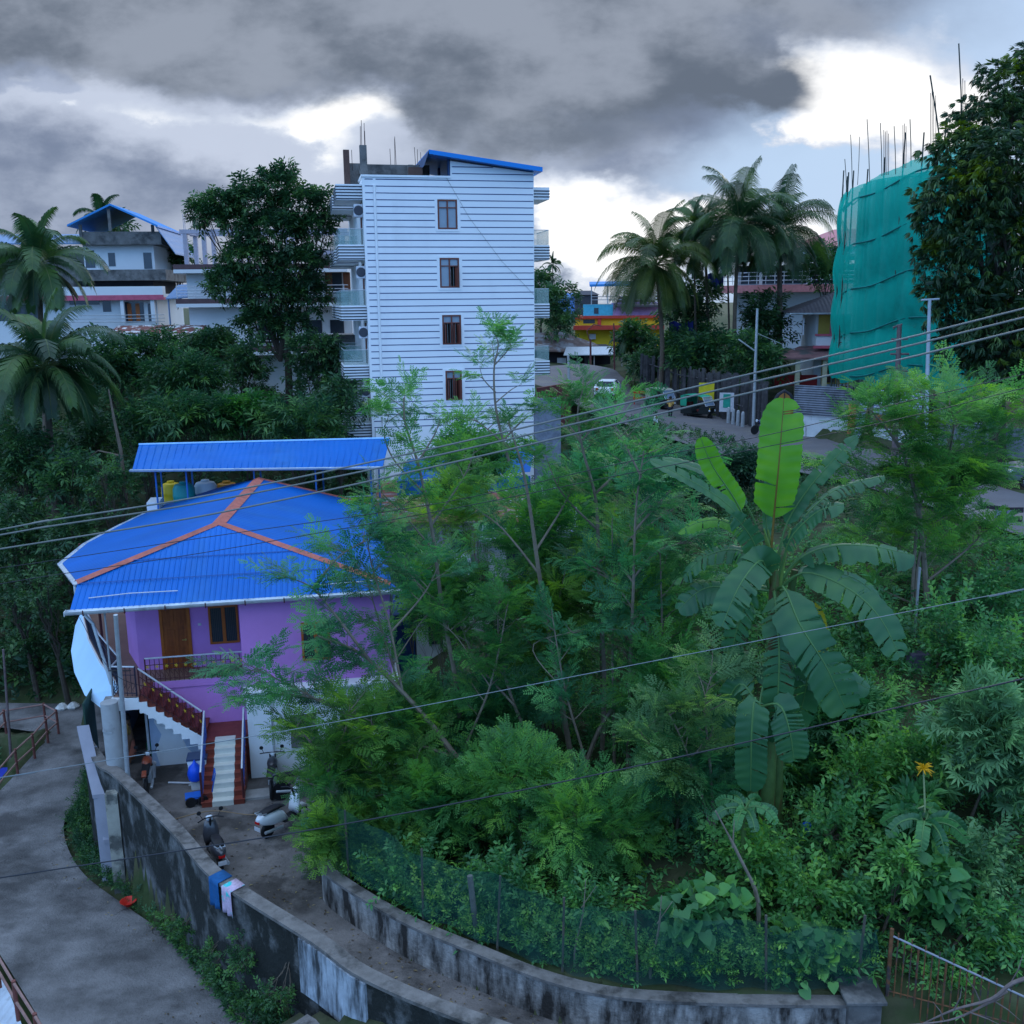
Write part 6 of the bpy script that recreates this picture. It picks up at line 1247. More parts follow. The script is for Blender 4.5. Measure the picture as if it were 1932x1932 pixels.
# foliage filler trees: fern-like shrubs low in the middle
def shrub(name, label, u, v, Y, ru, rv, kind, m, dens=9, sc=.8, nc=6, group=None, cat='shrub', ry=None, base_z=None):
    b = ground_at(u, Y); cs = []
    for k in range(nc):
        a = random.uniform(0, 6.28); rr = random.uniform(.2, .62); cs.append(cl(u+math.cos(a)*ru*rr, v+math.sin(a)*rv*rr, Y+random.uniform(-.5, .5), ru*random.uniform(.38, .58), rv*random.uniform(.38, .55), ry))
    return clump_tree(name, label, cat, b, cs, kind, m, dens, sc, .05, M_BARK, group, .75, None)
GA = 'overgrown shrubs of the garden'
SH = [
 ('feathery shrub spilling over the yard edge beside the white scooter', 625, 1590, 22.8, 45, 60, 'feather', LF3, 5, .6),
 ('feathery shrub in front of the lower white wall of the purple house', 650, 1470, 23.5, 60, 70, 'feather', LF, 4, .62),
 ('feathery shrub right of the lower white wall', 760, 1400, 24.5, 80, 75, 'feather', LF2, 4, .7),
 ('low bright shrub just behind the net on the left', 780, 1650, 21.2, 70, 45, 'small', LG, 10, 1.3),
 ('low shrub just behind the net in the middle', 960, 1680, 20.0, 90, 60, 'broad', LG, 9, .9),
 ('low shrub just behind the net right of the middle', 1130, 1710, 19.0, 80, 50, 'broad', LG, 9, .9),
 ('low shrub behind the right end of the net', 1520, 1790, 18.2, 80, 40, 'heart', LG, 8, .75),
 ('broad bush left of the hanging banana leaf', 1290, 1470, 21.5, 70, 70, 'feather', LF4, 5, .66),
 ('dark tall bush filling the gap under the banana crown', 1560, 1480, 23.5, 90, 70, 'palmate', LG, 4, .85),
 ('shrub mass between the pale shrubs and the iron grille', 1650, 1700, 18.8, 80, 55, 'broad', LG, 9, .9),
 ('low shrub creeping through the iron grille', 1790, 1850, 17.6, 60, 30, 'broad', LG, 9, .8),
 ('dense shrub in the lower right corner behind the grille', 1860, 1760, 18.4, 80, 60, 'broad', LG, 9, .9),
 ('feathery undergrowth tree in the middle hiding the grey sheet roof', 1010, 1010, 28, 80, 85, 'feather', LF, 3.2, .85),
 ('feathery undergrowth tree right of the grey sheet roof', 1140, 960, 31, 85, 80, 'feather', LF4, 3.2, .9),
 ('feathery undergrowth tree over the rusty striped roof', 850, 970, 30, 70, 55, 'feather', LF3, 2.6, .8),
 ('feathery undergrowth tree over the small pale roof', 830, 1150, 27, 70, 75, 'feather', LF, 3.0, .8),
 ('feathery undergrowth tree left of the banana leaf tips', 1190, 1060, 28, 80, 80, 'feather', LF, 3.2, .9),
 ('feathery undergrowth mass between the thin trunks', 1040, 1180, 27, 90, 75, 'feather', LF3, 3.2, .85),
 # label, u,v,Y,ru,rv,kind,mat,dens,scale
 ('fern-like shrub behind the low wall where the alley begins', 690, 1590, 22.6, 80, 62, 'feather', LF3, 6, .62),
 ('broad fern-like shrub left of centre above the green net', 830, 1520, 23, 90, 80, 'feather', LF, 6, .66),
 ('bright fern-like shrub in the middle with arching sprays', 985, 1510, 22, 95, 85, 'feather', LF2, 6, .7),
 ('bright fern-like shrub right of the middle above the climbing vine', 1120, 1570, 20.8, 90, 80, 'feather', LF2, 6, .64),
 ('dense dark shrub under the long bare limbs', 880, 1370, 26, 120, 80, 'feather', LF4, 5, .8),
 ('tall leafy shrub between the twin stems and the banana plant', 1250, 1330, 24, 70, 90, 'feather', LF, 5, .75),
 ('shrub of dark leaves behind the thin trunks in front of the tin roofs', 1020, 1280, 29, 120, 75, 'broad', LG, 6, 1.3),
 ('high leafy bush right of the grey sheet roof', 1230, 1130, 30, 85, 95, 'broad', LG, 6, 1.4),
 ('dark blue green bush below the road left of the bright banana leaves', 1290, 915, 44, 75, 50, 'far', leafmat('blue_green_leaf', (.015, .05, .03), (.035, .09, .05), (.07, .15, .07), .25), 4, .62),
 ('dark blue green bush below the road behind the bright banana leaves', 1400, 900, 46, 60, 36, 'far', MATS['blue_green_leaf'], 4, .62),
 ('feathery bush below the road in front of the rickshaws', 1200, 880, 42, 60, 42, 'farfeather', LF, 4, .6),
 ('leafy bush left of the tower foot under the thin crowns', 890, 870, 40, 90, 45, 'farfeather', LF, 3, .6),
 ('small garden bush beside the navy room of the purple house', 770, 1110, 31, 38, 70, 'broad', LG, 6, 1.2),
 ('grey green cassava-like bush right of the banana trunk', 1600, 1400, 24, 90, 70, 'palmate', LG, 5, .9),
 ('pale pointed shrub left of the yellow flower', 1640, 1480, 21.5, 70, 85, 'small', LGB, 12, 1.5),
 ('pale pointed shrub behind the yellow flower', 1740, 1430, 22, 60, 75, 'small', LGB, 12, 1.5),
 ('large palmate leaved bush at the right edge', 1880, 1440, 21, 95, 100, 'palmate', LGG, 6, .9),
 ('dense pale small leaved bush at the lower right corner above the gate', 1880, 1640, 19.6, 95, 110, 'broad', LGG, 12, .9),
 ('dark glossy bush under the yellow flower', 1740, 1570, 20, 60, 60, 'lance', LG, 9, 1.0),
 ('dense bush between the glossy bush and the banana', 1590, 1590, 20.5, 80, 70, 'small', LG, 12, 1.5),
 ('bright light green shrub right of the young banana', 1430, 1640, 19.7, 85, 60, 'small', LGB, 13, 1.5),
 ('bright light green shrub right above the green net', 1530, 1700, 18.9, 80, 45, 'small', LGB, 13, 1.4),
 ('heart leaved climber low in front of the right net panel', 1320, 1730, 18.6, 60, 40, 'heart', LG, 8, .9),
 ('round leaved climber above the iron grille', 1760, 1680, 18.9, 55, 45, 'heart', LG, 8, .9),
 ('leafy bush at the right edge above the palmate bush', 1890, 1270, 26, 80, 85, 'small', LG, 10, 1.6),
 ('leafy bush below the road at the right edge', 1880, 1130, 29, 75, 55, 'broad', LG, 6, 1.3),
 ('bush in front of the big right-hand feathery tree', 1790, 1220, 27, 60, 75, 'small', LG, 10, 1.7),
 ('dark bush right of the big banana crown', 1640, 1190, 29, 70, 70, 'broad', LG, 6, 1.4),
 ('dark bush behind the banana crown', 1400, 1130, 28, 90, 75, 'broad', LG, 6, 1.4),
 ('low dark bush under the banana leaves', 1400, 1430, 23, 70, 75, 'lance', LG, 6, 1.2),
 ('leafy bush right beside the road edge behind the feathery tree', 1900, 1060, 33, 45, 34, 'broad', LG, 6, 1.4),
 ('bright weedy shrub in the far right foreground beneath the pale bush', 1720, 1640, 18.8, 50, 35, 'broad', LGB, 10, .9),
]
for (lab, u, v, Y, ru, rv, kd, m_, dn, sc) in SH: shrub('garden_shrub', lab, u, v, Y, ru*1.14, rv*1.12, kd, m_, dn*2.0, sc, 10, GA)

# ---- ground cover inside the garden and along the lane (nobody could count it)
def cover(name, label, poly, zfun, n, kind, m, sc, h=.25, cat='ground cover'):
    xs = [p[0] for p in poly]; ys = [p[1] for p in poly]; X = rng.uniform(min(xs), max(xs), n*3); Y = rng.uniform(min(ys), max(ys), n*3); k = inpoly(X, Y, poly); X = X[k][:n]; Y = Y[k][:n]
    Zv = zfun(X, Y)+rng.random(len(X))**1.5*h; D = rng.normal(0, 1, (len(X), 3)); D[:, 2] = np.abs(D[:, 2])+.5
    o = sprays(name, kind, np.stack([X, Y, Zv], 1), D, sc*rng.uniform(.6, 1.3, len(X)), m); return tag(o, label, cat, kind='stuff')
GP = [(-4.2, 22.6), (-4.25, 21.8), (-2.4, 20.1), (-.7, 18.95), (.8, 18.0), (2.2, 17.5), (4.5, 17.3), (14, 17.3), (19, 20), (20, 30), (14, 36), (4, 37), (-2.6, 30)]
cover('weeds', 'tangled green weeds covering the garden slope', GP, th, 9000, 'broad', LG, .9, .5)
cover('weeds', 'small bright weeds just behind the low garden wall', [(-4.3, 22.4), (-4.3, 21.9), (-2.4, 20.2), (-.7, 19.05), (.8, 18.1), (2.2, 17.6), (4.5, 17.35), (7, 17.3), (7, 18.3), (4.5, 18.3), (2.3, 18.5), (0, 19.9), (-2, 21.3), (-3.6, 23.2)], lambda x, y: th(x, y)+.15, 2600, 'small', LGB, .8, .7)
wl = [(p[0]-.25, p[1]-.2) for p in OW[3:11]]
lanepoly = [(p.x+.1, p.y+.1) for p in LR]
cover('verge_grass', 'dark grass verge between the curved lane edge and the retaining wall', lanepoly[3:8]+[(-13.6, 28.9), (-12.6, 27.4), (-11.9, 26.6), (-10.6, 25.2)], lambda x, y: np.interp(y, [18, 20, 23, 26, 31, 40], [-1.8, -1.9, -2.3, -2.6, -2.85, -2.95]), 5200, 'small', LM, .7, .35)
cover('verge_weeds', 'leafy weeds along the foot of the retaining wall beside the lane', lanepoly[0:4]+[(-10.9, 25.4), (-9.3, 23.6), (-7.8, 21.7), (-6.9, 20.3), (-5.4, 18.8), (-4.6, 18.0)], lambda x, y: np.interp(y, [18, 20, 23, 26, 31, 40], [-1.8, -1.9, -2.3, -2.6, -2.85, -2.95]), 2600, 'broad', leafmat('verge_leaf', (.02, .07, .03), (.045, .13, .045), (.10, .24, .05), .3), .62, .5)
# bushes climbing the retaining wall foot
for i, (u, v, Y, ru, rv, lab) in enumerate([(455, 1790, 20.6, 38, 60, 'leafy weed bush climbing the retaining wall below the hanging clothes'), (405, 1815, 21.6, 32, 30, 'small weed bush at the lane edge left of the wall climber'), (520, 1890, 19.6, 45, 40, 'weed bush at the bottom of the picture against the thick wall footing'), (350, 1750, 23.3, 26, 24, 'low weed tuft at the foot of the wall above the lane bend')]):
    shrub('wall_weed', lab, u, v, Y, ru, rv, 'broad', MATS['verge_leaf'], 16, .55, 6, 'weeds along the retaining wall')
cover('roadside_weeds', 'scrubby dark weeds on the slope below the main road', [(0, 38), (14, 37), (19, 42), (17, 50), (14, 58), (10, 68), (6, 74), (0, 60)], lambda x, y: th(x, y), 5000, 'far', LM, .4, .5)
cover('hillside_growth', 'dark undergrowth of the gully behind the lane', [(-50, 44), (-35, 42.2), (-30, 42.2), (-17, 41.4), (-14, 43), (-6, 46.5), (-8, 58), (-20, 72), (-50, 72)], lambda x, y: th(x, y), 9000, 'far', LD, .8, 2.6)
cover('gully_growth', 'dark growth inside the pit below the red railing', [(-34, 26), (-24, 27.5), (-20.2, 33.5), (-20.6, 37.6), (-24, 39.3), (-34, 39.5)], lambda x, y: x*0-5.0, 1500, 'broad', LD, 1.3, 1.2)
# ================================================================ BANANA PLANTS
LBN = leafmat('banana_leaf', (.020, .085, .038), (.036, .13, .052), (.08, .20, .06), .28, .45, .9, .4)
LBY = leafmat('young_backlit_banana_leaf', (.06, .22, .028), (.09, .29, .032), (.16, .38, .045), .45, .42, 1.2, .4)  # young green, base colour also brightened to look backlit
M_MIDR = mat('banana_midrib', (.075, .17, .05), .5, .1, 3); M_MIDY = mat('young_banana_midrib', (.16, .10, .02), .5)
M_PSEUDO = mat('banana_stem', (.07, .13, .035), .6, .3, 3, .2, 8, col2=(.09, .045, .02), thr=(.5, .62), streak=(3, 3, .6))
def banana_leaf(parent, org, path, width, tilt=0., tears=.35, blade0=.12, droop=.25, m=LBN, mid=M_MIDR, vfold=.12, seed=0, label=None, tipw=.35):
    r = random.Random(seed); P = smooth_path([Vector(p)-org for p in path], 8); n = len(P)-1; L_ = [0]
    for i in range(n): L_.append(L_[-1]+(P[i+1]-P[i]).length)
    tot = L_[-1]; view = (Vector((0, 0, CZ))-org-P[n//2]).normalized()
    def pos(f):
        d = f*tot; i = 0
        while i < n-1 and L_[i+1] < d: i += 1
        t = (d-L_[i])/(L_[i+1]-L_[i]+1e-9); return P[i].lerp(P[i+1], t), (P[i+1]-P[i]).normalized()
    V = []; Fq = []; T = []; NS = 54
    for sg in (-1, 1):
        torn = 0.; gap = 0.; prev = None; da = 0.
        for k in range(NS+1):
            if k and r.random() < tears*.06: torn = r.uniform(.0, .35)
            torn *= .8
            f = blade0+(1-blade0)*k/NS; q, ax = pos(f); s = ax.cross(view); s = s.normalized() if s.length > .1 else Vector((1, 0, 0)); nn = s.cross(ax).normalized(); s = (Matrix.Rotation(tilt, 3, ax) @ s); nn = (Matrix.Rotation(tilt, 3, ax) @ nn)
            g = (f-blade0)/(1-blade0); w = width*.5*min(1, (g/.10)**.55 if g > 0 else 0)*(1 if g < .72 else max(tipw*.2, math.sqrt(max(0, 1-((g-.72)/.285)**2))))
            w *= (1+.03*math.sin(k*1.7+sg))*(1-torn)
            newtear = r.random() < tears*.34
            row = []
            for j in range(5):
                e = j/4; lat = ax*.10*e*w*2
                row.append(q+s*sg*w*e+lat+nn*(vfold*w*2*e*(1-.4*e))+Vector((0, 0, -1))*(droop*w*e*e*(1+da))+nn*(.010*math.sin(k*1.3)*e))
            if newtear and prev is not None and 2 < k < NS-1:
                # leave a split: start a new strip with its own droop
                da2 = r.uniform(-.35, .9); st = 1
                b = len(V); sh = [p+ax*(-.008-.03*(j/4)*r.random()) for j, p in enumerate(row)]
                V += sh; T += [.5+r.uniform(-.05, .05)]*5; Fq += [(prev+j, prev+j+1, b+j+1, b+j) for j in range(4)]
                da = da2; row = []
                for j in range(5):
                    e = j/4; row.append(q+s*sg*w*e*(r.uniform(.92, 1))+ax*.10*e*w*2+nn*(vfold*w*2*e*(1-.4*e))+Vector((0, 0, -1))*(droop*w*e*e*(1+da))+ax*(.012+.05*e*r.random()))
                prev = len(V); V += row; T += [.5+r.uniform(-.1, .1)]*5; continue
            b = len(V); V += row; T += [.5+.05*math.sin(k*.9)]*5
            if prev is not None: Fq += [(prev+j, prev+j+1, b+j+1, b+j) for j in range(4)]
            prev = b
    lf = mesh_from('leaf', V, Fq, m, parent, tint=T, smooth=True)
    if label: lf['label'] = label
    mb = MB(); mb.tube([pos(f)[0]-view*.0 for f in [i/16 for i in range(17)]], [.034*(1-.82*i/16) for i in range(17)], 6); mb.build('midrib', mid, lf, smooth=True); return lf
def B(*pts, Y=21.5): return [at(u, v, Y+dy) for (u, v, dy) in pts]
bY = 21.5; borg = ground_at(1475, bY); ban = thing('banana_plant', 'large banana plant with two upright glowing lime green leaves', 'banana plant', tuple(borg), 0, None)
crown = at(1462, 1100, bY); mb = MB()
for (dx, dy, r0, u2) in [(0, 0, .17, 1462), (.35, .25, .12, 1500)]:
    top = at(u2, 1075, bY+dy)-borg; mb.tube(smooth_path([Vector((dx, dy, -.3)), Vector((dx*.8, dy, top.z*.4)), Vector((top.x*.6, dy, top.z*.75)), top], 5), [r0*(1.25-.6*i/15) for i in range(16)], 10)
mb.build('stem', M_PSEUDO, ban, smooth=True)
BL = [
 (B((1452, 1100, 0), (1458, 1000, 0), (1470, 870, -.1), (1479, 752, .1)), .94, -.05, .12, .36, .0, LBY, M_MIDY, .03, 'upright glowing lime green leaf', .9),
 (B((1448, 1100, 0), (1420, 1010, .1), (1385, 940, .2), (1345, 880, .2), (1322, 826, .2)), .58, .1, .05, .48, .02, LBY, M_MIDR, .06, 'smaller upright lime green leaf leaning left', .9),
 (B((1446, 1100, 0), (1420, 1010, -.1), (1370, 950, -.2), (1300, 905, -.4), (1226, 868, -.5)), .50, .95, .12, .40, .10, LBN, M_MIDR, .12, None, .5),
 (B((1446, 1100, 0), (1430, 1000, .6), (1390, 930, .9), (1320, 885, 1.1), (1250, 865, 1.3)), .45, 1.0, .08, .45, .10, LBN, M_MIDR, .12, None, .5),
 (B((1446, 1100, 0), (1420, 1030, .2), (1370, 985, .3), (1320, 985, .3), (1280, 1005, .3)), .42, .9, .2, .4, .35, LBY, M_MIDR, .05, 'drooping lime green leaf at the left', .5),
 (B((1462, 1100, 0), (1480, 1000, 0), (1520, 930, 0), (1570, 870, -.1), (1617, 822, -.2)), .62, -.75, .35, .36, .20, LBN, M_MIDR, .10, None, .6),
 (B((1464, 1100, 0), (1500, 1000, .5), (1560, 935, .8), (1610, 912, 1.0), (1668, 898, 1.0)), .55, -.95, .6, .42, .45, LBN, M_MIDR, .08, None, .5),
 (B((1466, 1100, 0), (1490, 1020, -.3), (1530, 975, -.5), (1560, 958, -.7), (1592, 952, -.8)), .62, -.9, .5, .34, .35, LBN, M_MIDR, .08, None, .5),
 (B((1470, 1105, 0), (1500, 1060, -.1), (1560, 1032, -.3), (1640, 1030, -.5), (1725, 1048, -.6)), .78, -.9, .45, .24, .55, LBN, M_MIDR, .05, None, .5),
 (B((1470, 1110, 0), (1520, 1080, -.3), (1600, 1110, -.8), (1660, 1165, -1.2), (1698, 1240, -1.5)), .80, -.35, .35, .18, .20, LBN, M_MIDR, .08, None, .7),
 (B((1450, 1110, 0), (1440, 1060, -.4), (1420, 1070, -.8), (1390, 1115, -1.1), (1362, 1182, -1.3)), .92, .25, .5, .14, .15, LBN, M_MIDR, .08, None, .6),
 (B((1465, 1115, 0), (1480, 1110, -.5), (1510, 1180, -1.0), (1560, 1260, -1.2), (1600, 1350, -1.2)), 1.15, -.3, .45, .16, .12, LBN, M_MIDR, .06, None, .7),
 (B((1460, 1115, 0), (1462, 1130, -.5), (1470, 1220, -.9), (1468, 1310, -1.0), (1462, 1400, -.9)), .78, .1, .95, .12, .12, LBN, M_MIDR, .05, 'tattered hanging leaf', .7),
 (B((1455, 1115, 0), (1400, 1110, .5), (1330, 1110, .9), (1280, 1150, 1.0)), .8, .5, .5, .18, .4, LBN, M_MIDR, .08, None, .6),
 (B((1466, 1115, 0), (1500, 1190, .6), (1570, 1260, .9), (1640, 1300, 1.0)), .8, -.5, .4, .18, .3, LBN, M_MIDR, .08, None, .6),
 (B((1450, 1110, 0), (1425, 1030, -.3), (1400, 990, -.5), (1380, 970, -.6)), .66, .3, .3, .2, .2, LBN, M_MIDR, .08, None, .6),
 (B((1462, 1100, 0), (1445, 980, .3), (1448, 900, .5), (1450, 860, .5)), .42, .9, .1, .35, .0, LBN, M_MIDR, .2, None, .5),
 (B((1462, 1115, 0), (1500, 1120, -.2), (1530, 1200, -.4), (1520, 1300, -.4), (1500, 1380, -.3)), .85, -.5, .6, .16, .1, LBN, M_MIDR, .06, 'ragged hanging leaf in the shade of the crown', .6),
 (B((1458, 1115, 0), (1425, 1110, .3), (1390, 1190, .5), (1375, 1280, .5)), .75, .5, .7, .16, .1, LBN, M_MIDR, .06, None, .6),
 (B((1470, 1110, 0), (1530, 1075, .4), (1610, 1090, .8), (1660, 1130, 1.0)), .7, -.8, .5, .2, .4, LBN, M_MIDR, .06, None, .5),
 (B((1452, 1105, 0), (1400, 1040, .5), (1330, 1050, .8), (1290, 1090, .9)), .6, .8, .5, .25, .4, LBN, M_MIDR, .08, None, .5),
 (B((1465, 1115, 0), (1475, 1140, .3), (1480, 1250, .5), (1476, 1350, .5)), .5, .3, .9, .2, .1, mat('dry_banana_leaf', (.16, .09, .04), .9, .3, 4, trans=.2), M_PSEUDO, .15, 'dry brown leaf hanging along the stem', .4),
 (B((1480, 1150, .3), (1530, 1150, .5), (1545, 1190, .4), (1550, 1230, .3)), .5, 0, .3, .2, .1, leafmat('yellowing_banana_leaf', (.25, .25, .02), (.35, .33, .02), (.4, .36, .03), .3), M_MIDR, .05, 'small yellowing leaf', .6),
]
for i, (path, w, tilt, tears, b0, dr, m_, md, vf, lab, tw_) in enumerate(BL): banana_leaf(ban, borg, path, w*(1 if i < 1 else .86), tilt, tears, b0, dr, m_, md, vf, 100+i, lab, tw_)
# petioles bundle
mb = MB()
for k in range(9):
    a = at(1462+random.uniform(-12, 14), 1120, bY); b = at(1462+random.uniform(-60, 70), 1010+random.uniform(-20, 30), bY+random.uniform(-.4, .4)); mb.tube([a-borg, a.lerp(b, .5)-borg+Vector((0, 0, .1)), b-borg], [.045, .035, .02], 6)
mb.build('petiole', mat('petiole_green', (.13, .22, .05), .5), ban, smooth=True)
o2 = ground_at(1440, 20.6); b2 = thing('banana_plant', 'second lower banana plant with one broad leaf hanging straight down left of the brown stem', 'banana plant', tuple(o2))
mb = MB(); mb.tube([Vector((0, 0, -.2)), Vector((.05, 0, 1.0)), at(1432, 1330, 20.6)-o2], [.15, .12, .07], 8); mb.build('stem', M_PSEUDO, b2, smooth=True)
for i, (path, w, tilt, tears, b0, dr) in enumerate([([at(1432, 1340, 20.6), at(1424, 1318, 20.3), at(1418, 1380, 20.1), at(1417, 1440, 20.1), at(1416, 1492, 20.2)], .70, .05, .1, .18, .05), ([at(1432, 1335, 20.6), at(1470, 1330, 20.3), at(1490, 1380, 20.1), at(1498, 1436, 20.1)], .72, -.1, .15, .2, .05),
      ([at(1432, 1335, 20.6), at(1400, 1290, 20.8), at(1375, 1320, 21), at(1360, 1370, 21)], .6, .3, .3, .2, .2), ([at(1432, 1335, 20.6), at(1450, 1270, 20.9), at(1500, 1250, 21.2), at(1560, 1290, 21.2)], .6, -.4, .4, .2, .3)]):
    banana_leaf(b2, o2, path, w, tilt, tears, b0, dr, LBN, M_MIDR, .06, 200+i)
def young_banana(label, u, v, Y, sc, seed, n=8):
    c = at(u, v, Y); o = Vector((c.x, c.y, TH(c.x, c.y))); t = thing('young_banana_plant', label, 'banana plant', tuple(o), 0, 'young banana plants'); r = random.Random(seed)
    mb = MB(); mb.tube([Vector((0, 0, -.2)), c-o], [.07, .05], 8); mb.build('stem', M_PSEUDO, t, smooth=True)
    for k in range(n):
        a = k*2.4; h = Vector((math.cos(a), math.sin(a), 0)); el = r.uniform(.3, .8); banana_leaf(t, o, [c, c+h*.35*sc+Vector((0, 0, el*.45*sc)), c+h*.8*sc+Vector((0, 0, el*.35*sc)), c+h*1.15*sc+Vector((0, 0, -.15*sc))], .38*sc, r.uniform(-.5, .5), .12, .15, .15, LG if k % 2 else LBN, M_MIDR, .08, seed*10+k)
    return t
young_banana('young broad leaved banana plant low between the banana stem and pale shrub', 1405, 1530, 19.6, .62, 31)
young_banana('large glossy rosette plant below the yellow flower', 1745, 1560, 19.2, .75, 33, 10)
young_banana('pale banana like plant half hidden among the thin trunks', 1040, 1075, 29, 1.1, 35, 7)
young_banana('banana plant behind the left leaves of the big banana plant', 1300, 1115, 26.5, 1.3, 37, 8)
young_banana('small banana plant low behind the hanging leaves, right of centre', 1290, 1260, 24.5, 1.0, 39, 7)
# yellow flower spike
c = at(1742, 1450, 19.4); g = at(1745, 1520, 19.4); gb = Vector((g.x, g.y, TH(g.x, g.y))); t = thing('yellow_flower', 'single spiky yellow flower head on a pale stalk', 'flower', tuple(gb))
mb = MB(); mb.tube([Vector((0, 0, 0)), g-gb, c-gb], [.03, .022, .016], 6); mb.tube([g-gb, g-gb+Vector((-.28, 0, -.12))], .015, 5); mb.build('stalk', mat('pale_stalk', (.25, .30, .14), .7), t)
mb = MB()
for k in range(38):
    a = random.uniform(0, 6.28); e = random.uniform(-.6, 1.3); d = Vector((math.cos(a)*math.cos(e), math.sin(a)*math.cos(e), math.sin(e)))*random.uniform(.12, .26); b0 = c-gb; mb.tube([b0, b0+d*.6, b0+d+Vector((0, 0, -.04))], [.012, .014, .004], 4)
mb.build('petal', mat('yellow_petal', (.75, .42, .01), .5, trans=.3), t)

# ================================================================ GREEN GARDEN NET, GRILLE, BRANCH
t = thing('garden_net', 'sagging dark green shade net strung along the low garden wall', 'net')
np_ = smooth_path([(p[0]+.1, p[1]+.22, .85) for p in IW[1:]]+[(7.2, 17.35, .85)], 10); V = []; nzv = 10
for i, p in enumerate(np_):
    h = 1.6+.08*math.sin(i*.35)+.03*math.sin(i*.9)-(.25 if p.x > 5 else 0)
    for j in range(nzv+1): f = j/nzv; V.append((p.x+.05*math.sin(i*1.3+j), p.y+.07*math.sin(i*.9+j*.8), .95+f*h))
Fs = [(i*(nzv+1)+j, (i+1)*(nzv+1)+j, (i+1)*(nzv+1)+j+1, i*(nzv+1)+j+1) for i in range(len(np_)-1) for j in range(nzv)]
mesh_from('net', V, Fs, mat('garden_shade_net', (.02, .085, .075), .8, .2, 2, alpha=.30, spec=.05), t, smooth=True)
for i in (2, 12, 22, 31, 41, 52, 62):
    if i < len(np_): p = np_[i]; MB().tube([(p.x, p.y+.05, .6), (p.x+random.uniform(-.1, .1), p.y+.05, 2.6)], .028, 6).build('net_post', mat('old_wood_post', (.08, .075, .06), .9), t)
mb = MB(); pp = at(905, 1650, 21); mb.tube([(pp.x, 19.3, .6), (pp.x-.15, 19.4, 2.25)], .065, 8); pp = at(1240, 1750, 19.5)
mb.build('concrete_post', M_CONCD, t)
for i, (u0, v0, u1, v1, Y, r, lab) in enumerate([(1228, 1820, 1248, 1690, 17.9, .03, 'crooked pale dead stick standing in the green net right of centre'), (1085, 1790, 1105, 1660, 18.2, .022, 'thin pale dead stick standing in the green net near the middle'), (1430, 1700, 1350, 1530, 18.5, .045, 'bare leaning branch rising from the green net toward the young banana')]):
    a = at(u0, v0, Y); b = at(u1, v1, Y); a2 = Vector((a.x, a.y, TH(a.x, a.y)-.1)); mb = MB(); mb.tube(smooth_path([a2, a, a.lerp(b, .5)+Vector((.05, 0, 0)), b], 4), [r*1.1]*6+[r*.8]*4+[r*.4]*3, 6); mb.tube([a.lerp(b, .6), a.lerp(b, .85)+Vector((.25, 0, .1))], [r*.5, r*.2], 5); tag(mb.build('dead_stick', M_BARKP), lab, 'branch')
gt_ = thing('iron_grille', 'rusty iron bar grille with a white sloping top rail at the lower right corner', 'fence')
a = at(1684, 1768, 17.15); b = at(1905, 1868, 16.3); a.y = 17.2; n = 22; mb = MB(); top = MB()
top.tube([a, b, b+(b-a)*.3], .02, 6)
for k in range(n):
    f = k/(n-1)*1.25; p = a.lerp(b, f); mb.tube([(p.x, p.y, -.1), (p.x, p.y, p.z+(.12 if k % 2 else -.02))], .014 if k % 4 else .022, 5)
for zz in (.5, 1.0): 
    p = a.lerp(b, 1.25); mb.tube([(a.x, a.y, zz), (p.x, p.y, zz)], .016, 5)
mb.tube([(a.x, a.y, -.1), (a.x, a.y, a.z+.15)], .04, 6)
mb.build('bar', mat('rusty_iron', (.16, .07, .03), .85, .4, 6, col2=(.06, .05, .05)), gt_); top.build('top_rail', mat('white_rail', (.24, .25, .29), .6), gt_)
mb = MB(); mb.wall([(7.2, 17.1), (8.3, 16.95), (9.6, 16.3), (12, 15.5)], .2, -.1, .45); tag(mb.build('low_plinth', M_OLDWALL2), 'low stained plinth under the iron grille', 'wall')
# dead branch lying across the lower right corner
mb = MB(); pa = [at(1740, 1932, 16.0), at(1800, 1905, 15.8), at(1870, 1885, 15.6), at(1910, 1855, 15.5), at(1960, 1840, 15.4)]; mb.tube(smooth_path(pa, 4), [.012+.002*i for i in range(17)], 6)
mb.tube(smooth_path([at(1700, 1935, 15.9), at(1790, 1925, 15.8), at(1850, 1900, 15.7), at(1900, 1870, 15.6)], 4), [.01+.0015*i for i in range(13)], 6)
for (u0, v0, u1, v1) in [(1800, 1905, 1815, 1860), (1850, 1892, 1820, 1840), (1870, 1885, 1925, 1925), (1830, 1910, 1890, 1935), (1905, 1858, 1930, 1800), (1780, 1925, 1760, 1890), (1860, 1895, 1895, 1880)]: mb.tube([at(u0, v0, 15.7), at((u0+u1)/2+4, (v0+v1)/2, 15.6), at(u1, v1, 15.6)], [.014, .01, .004], 5)
tag(mb.build('dead_branch', mat('grey_dead_wood', (.17, .13, .12), .9, .3, 6)), 'bare grey dead branch lying across the lower right corner', 'branch')

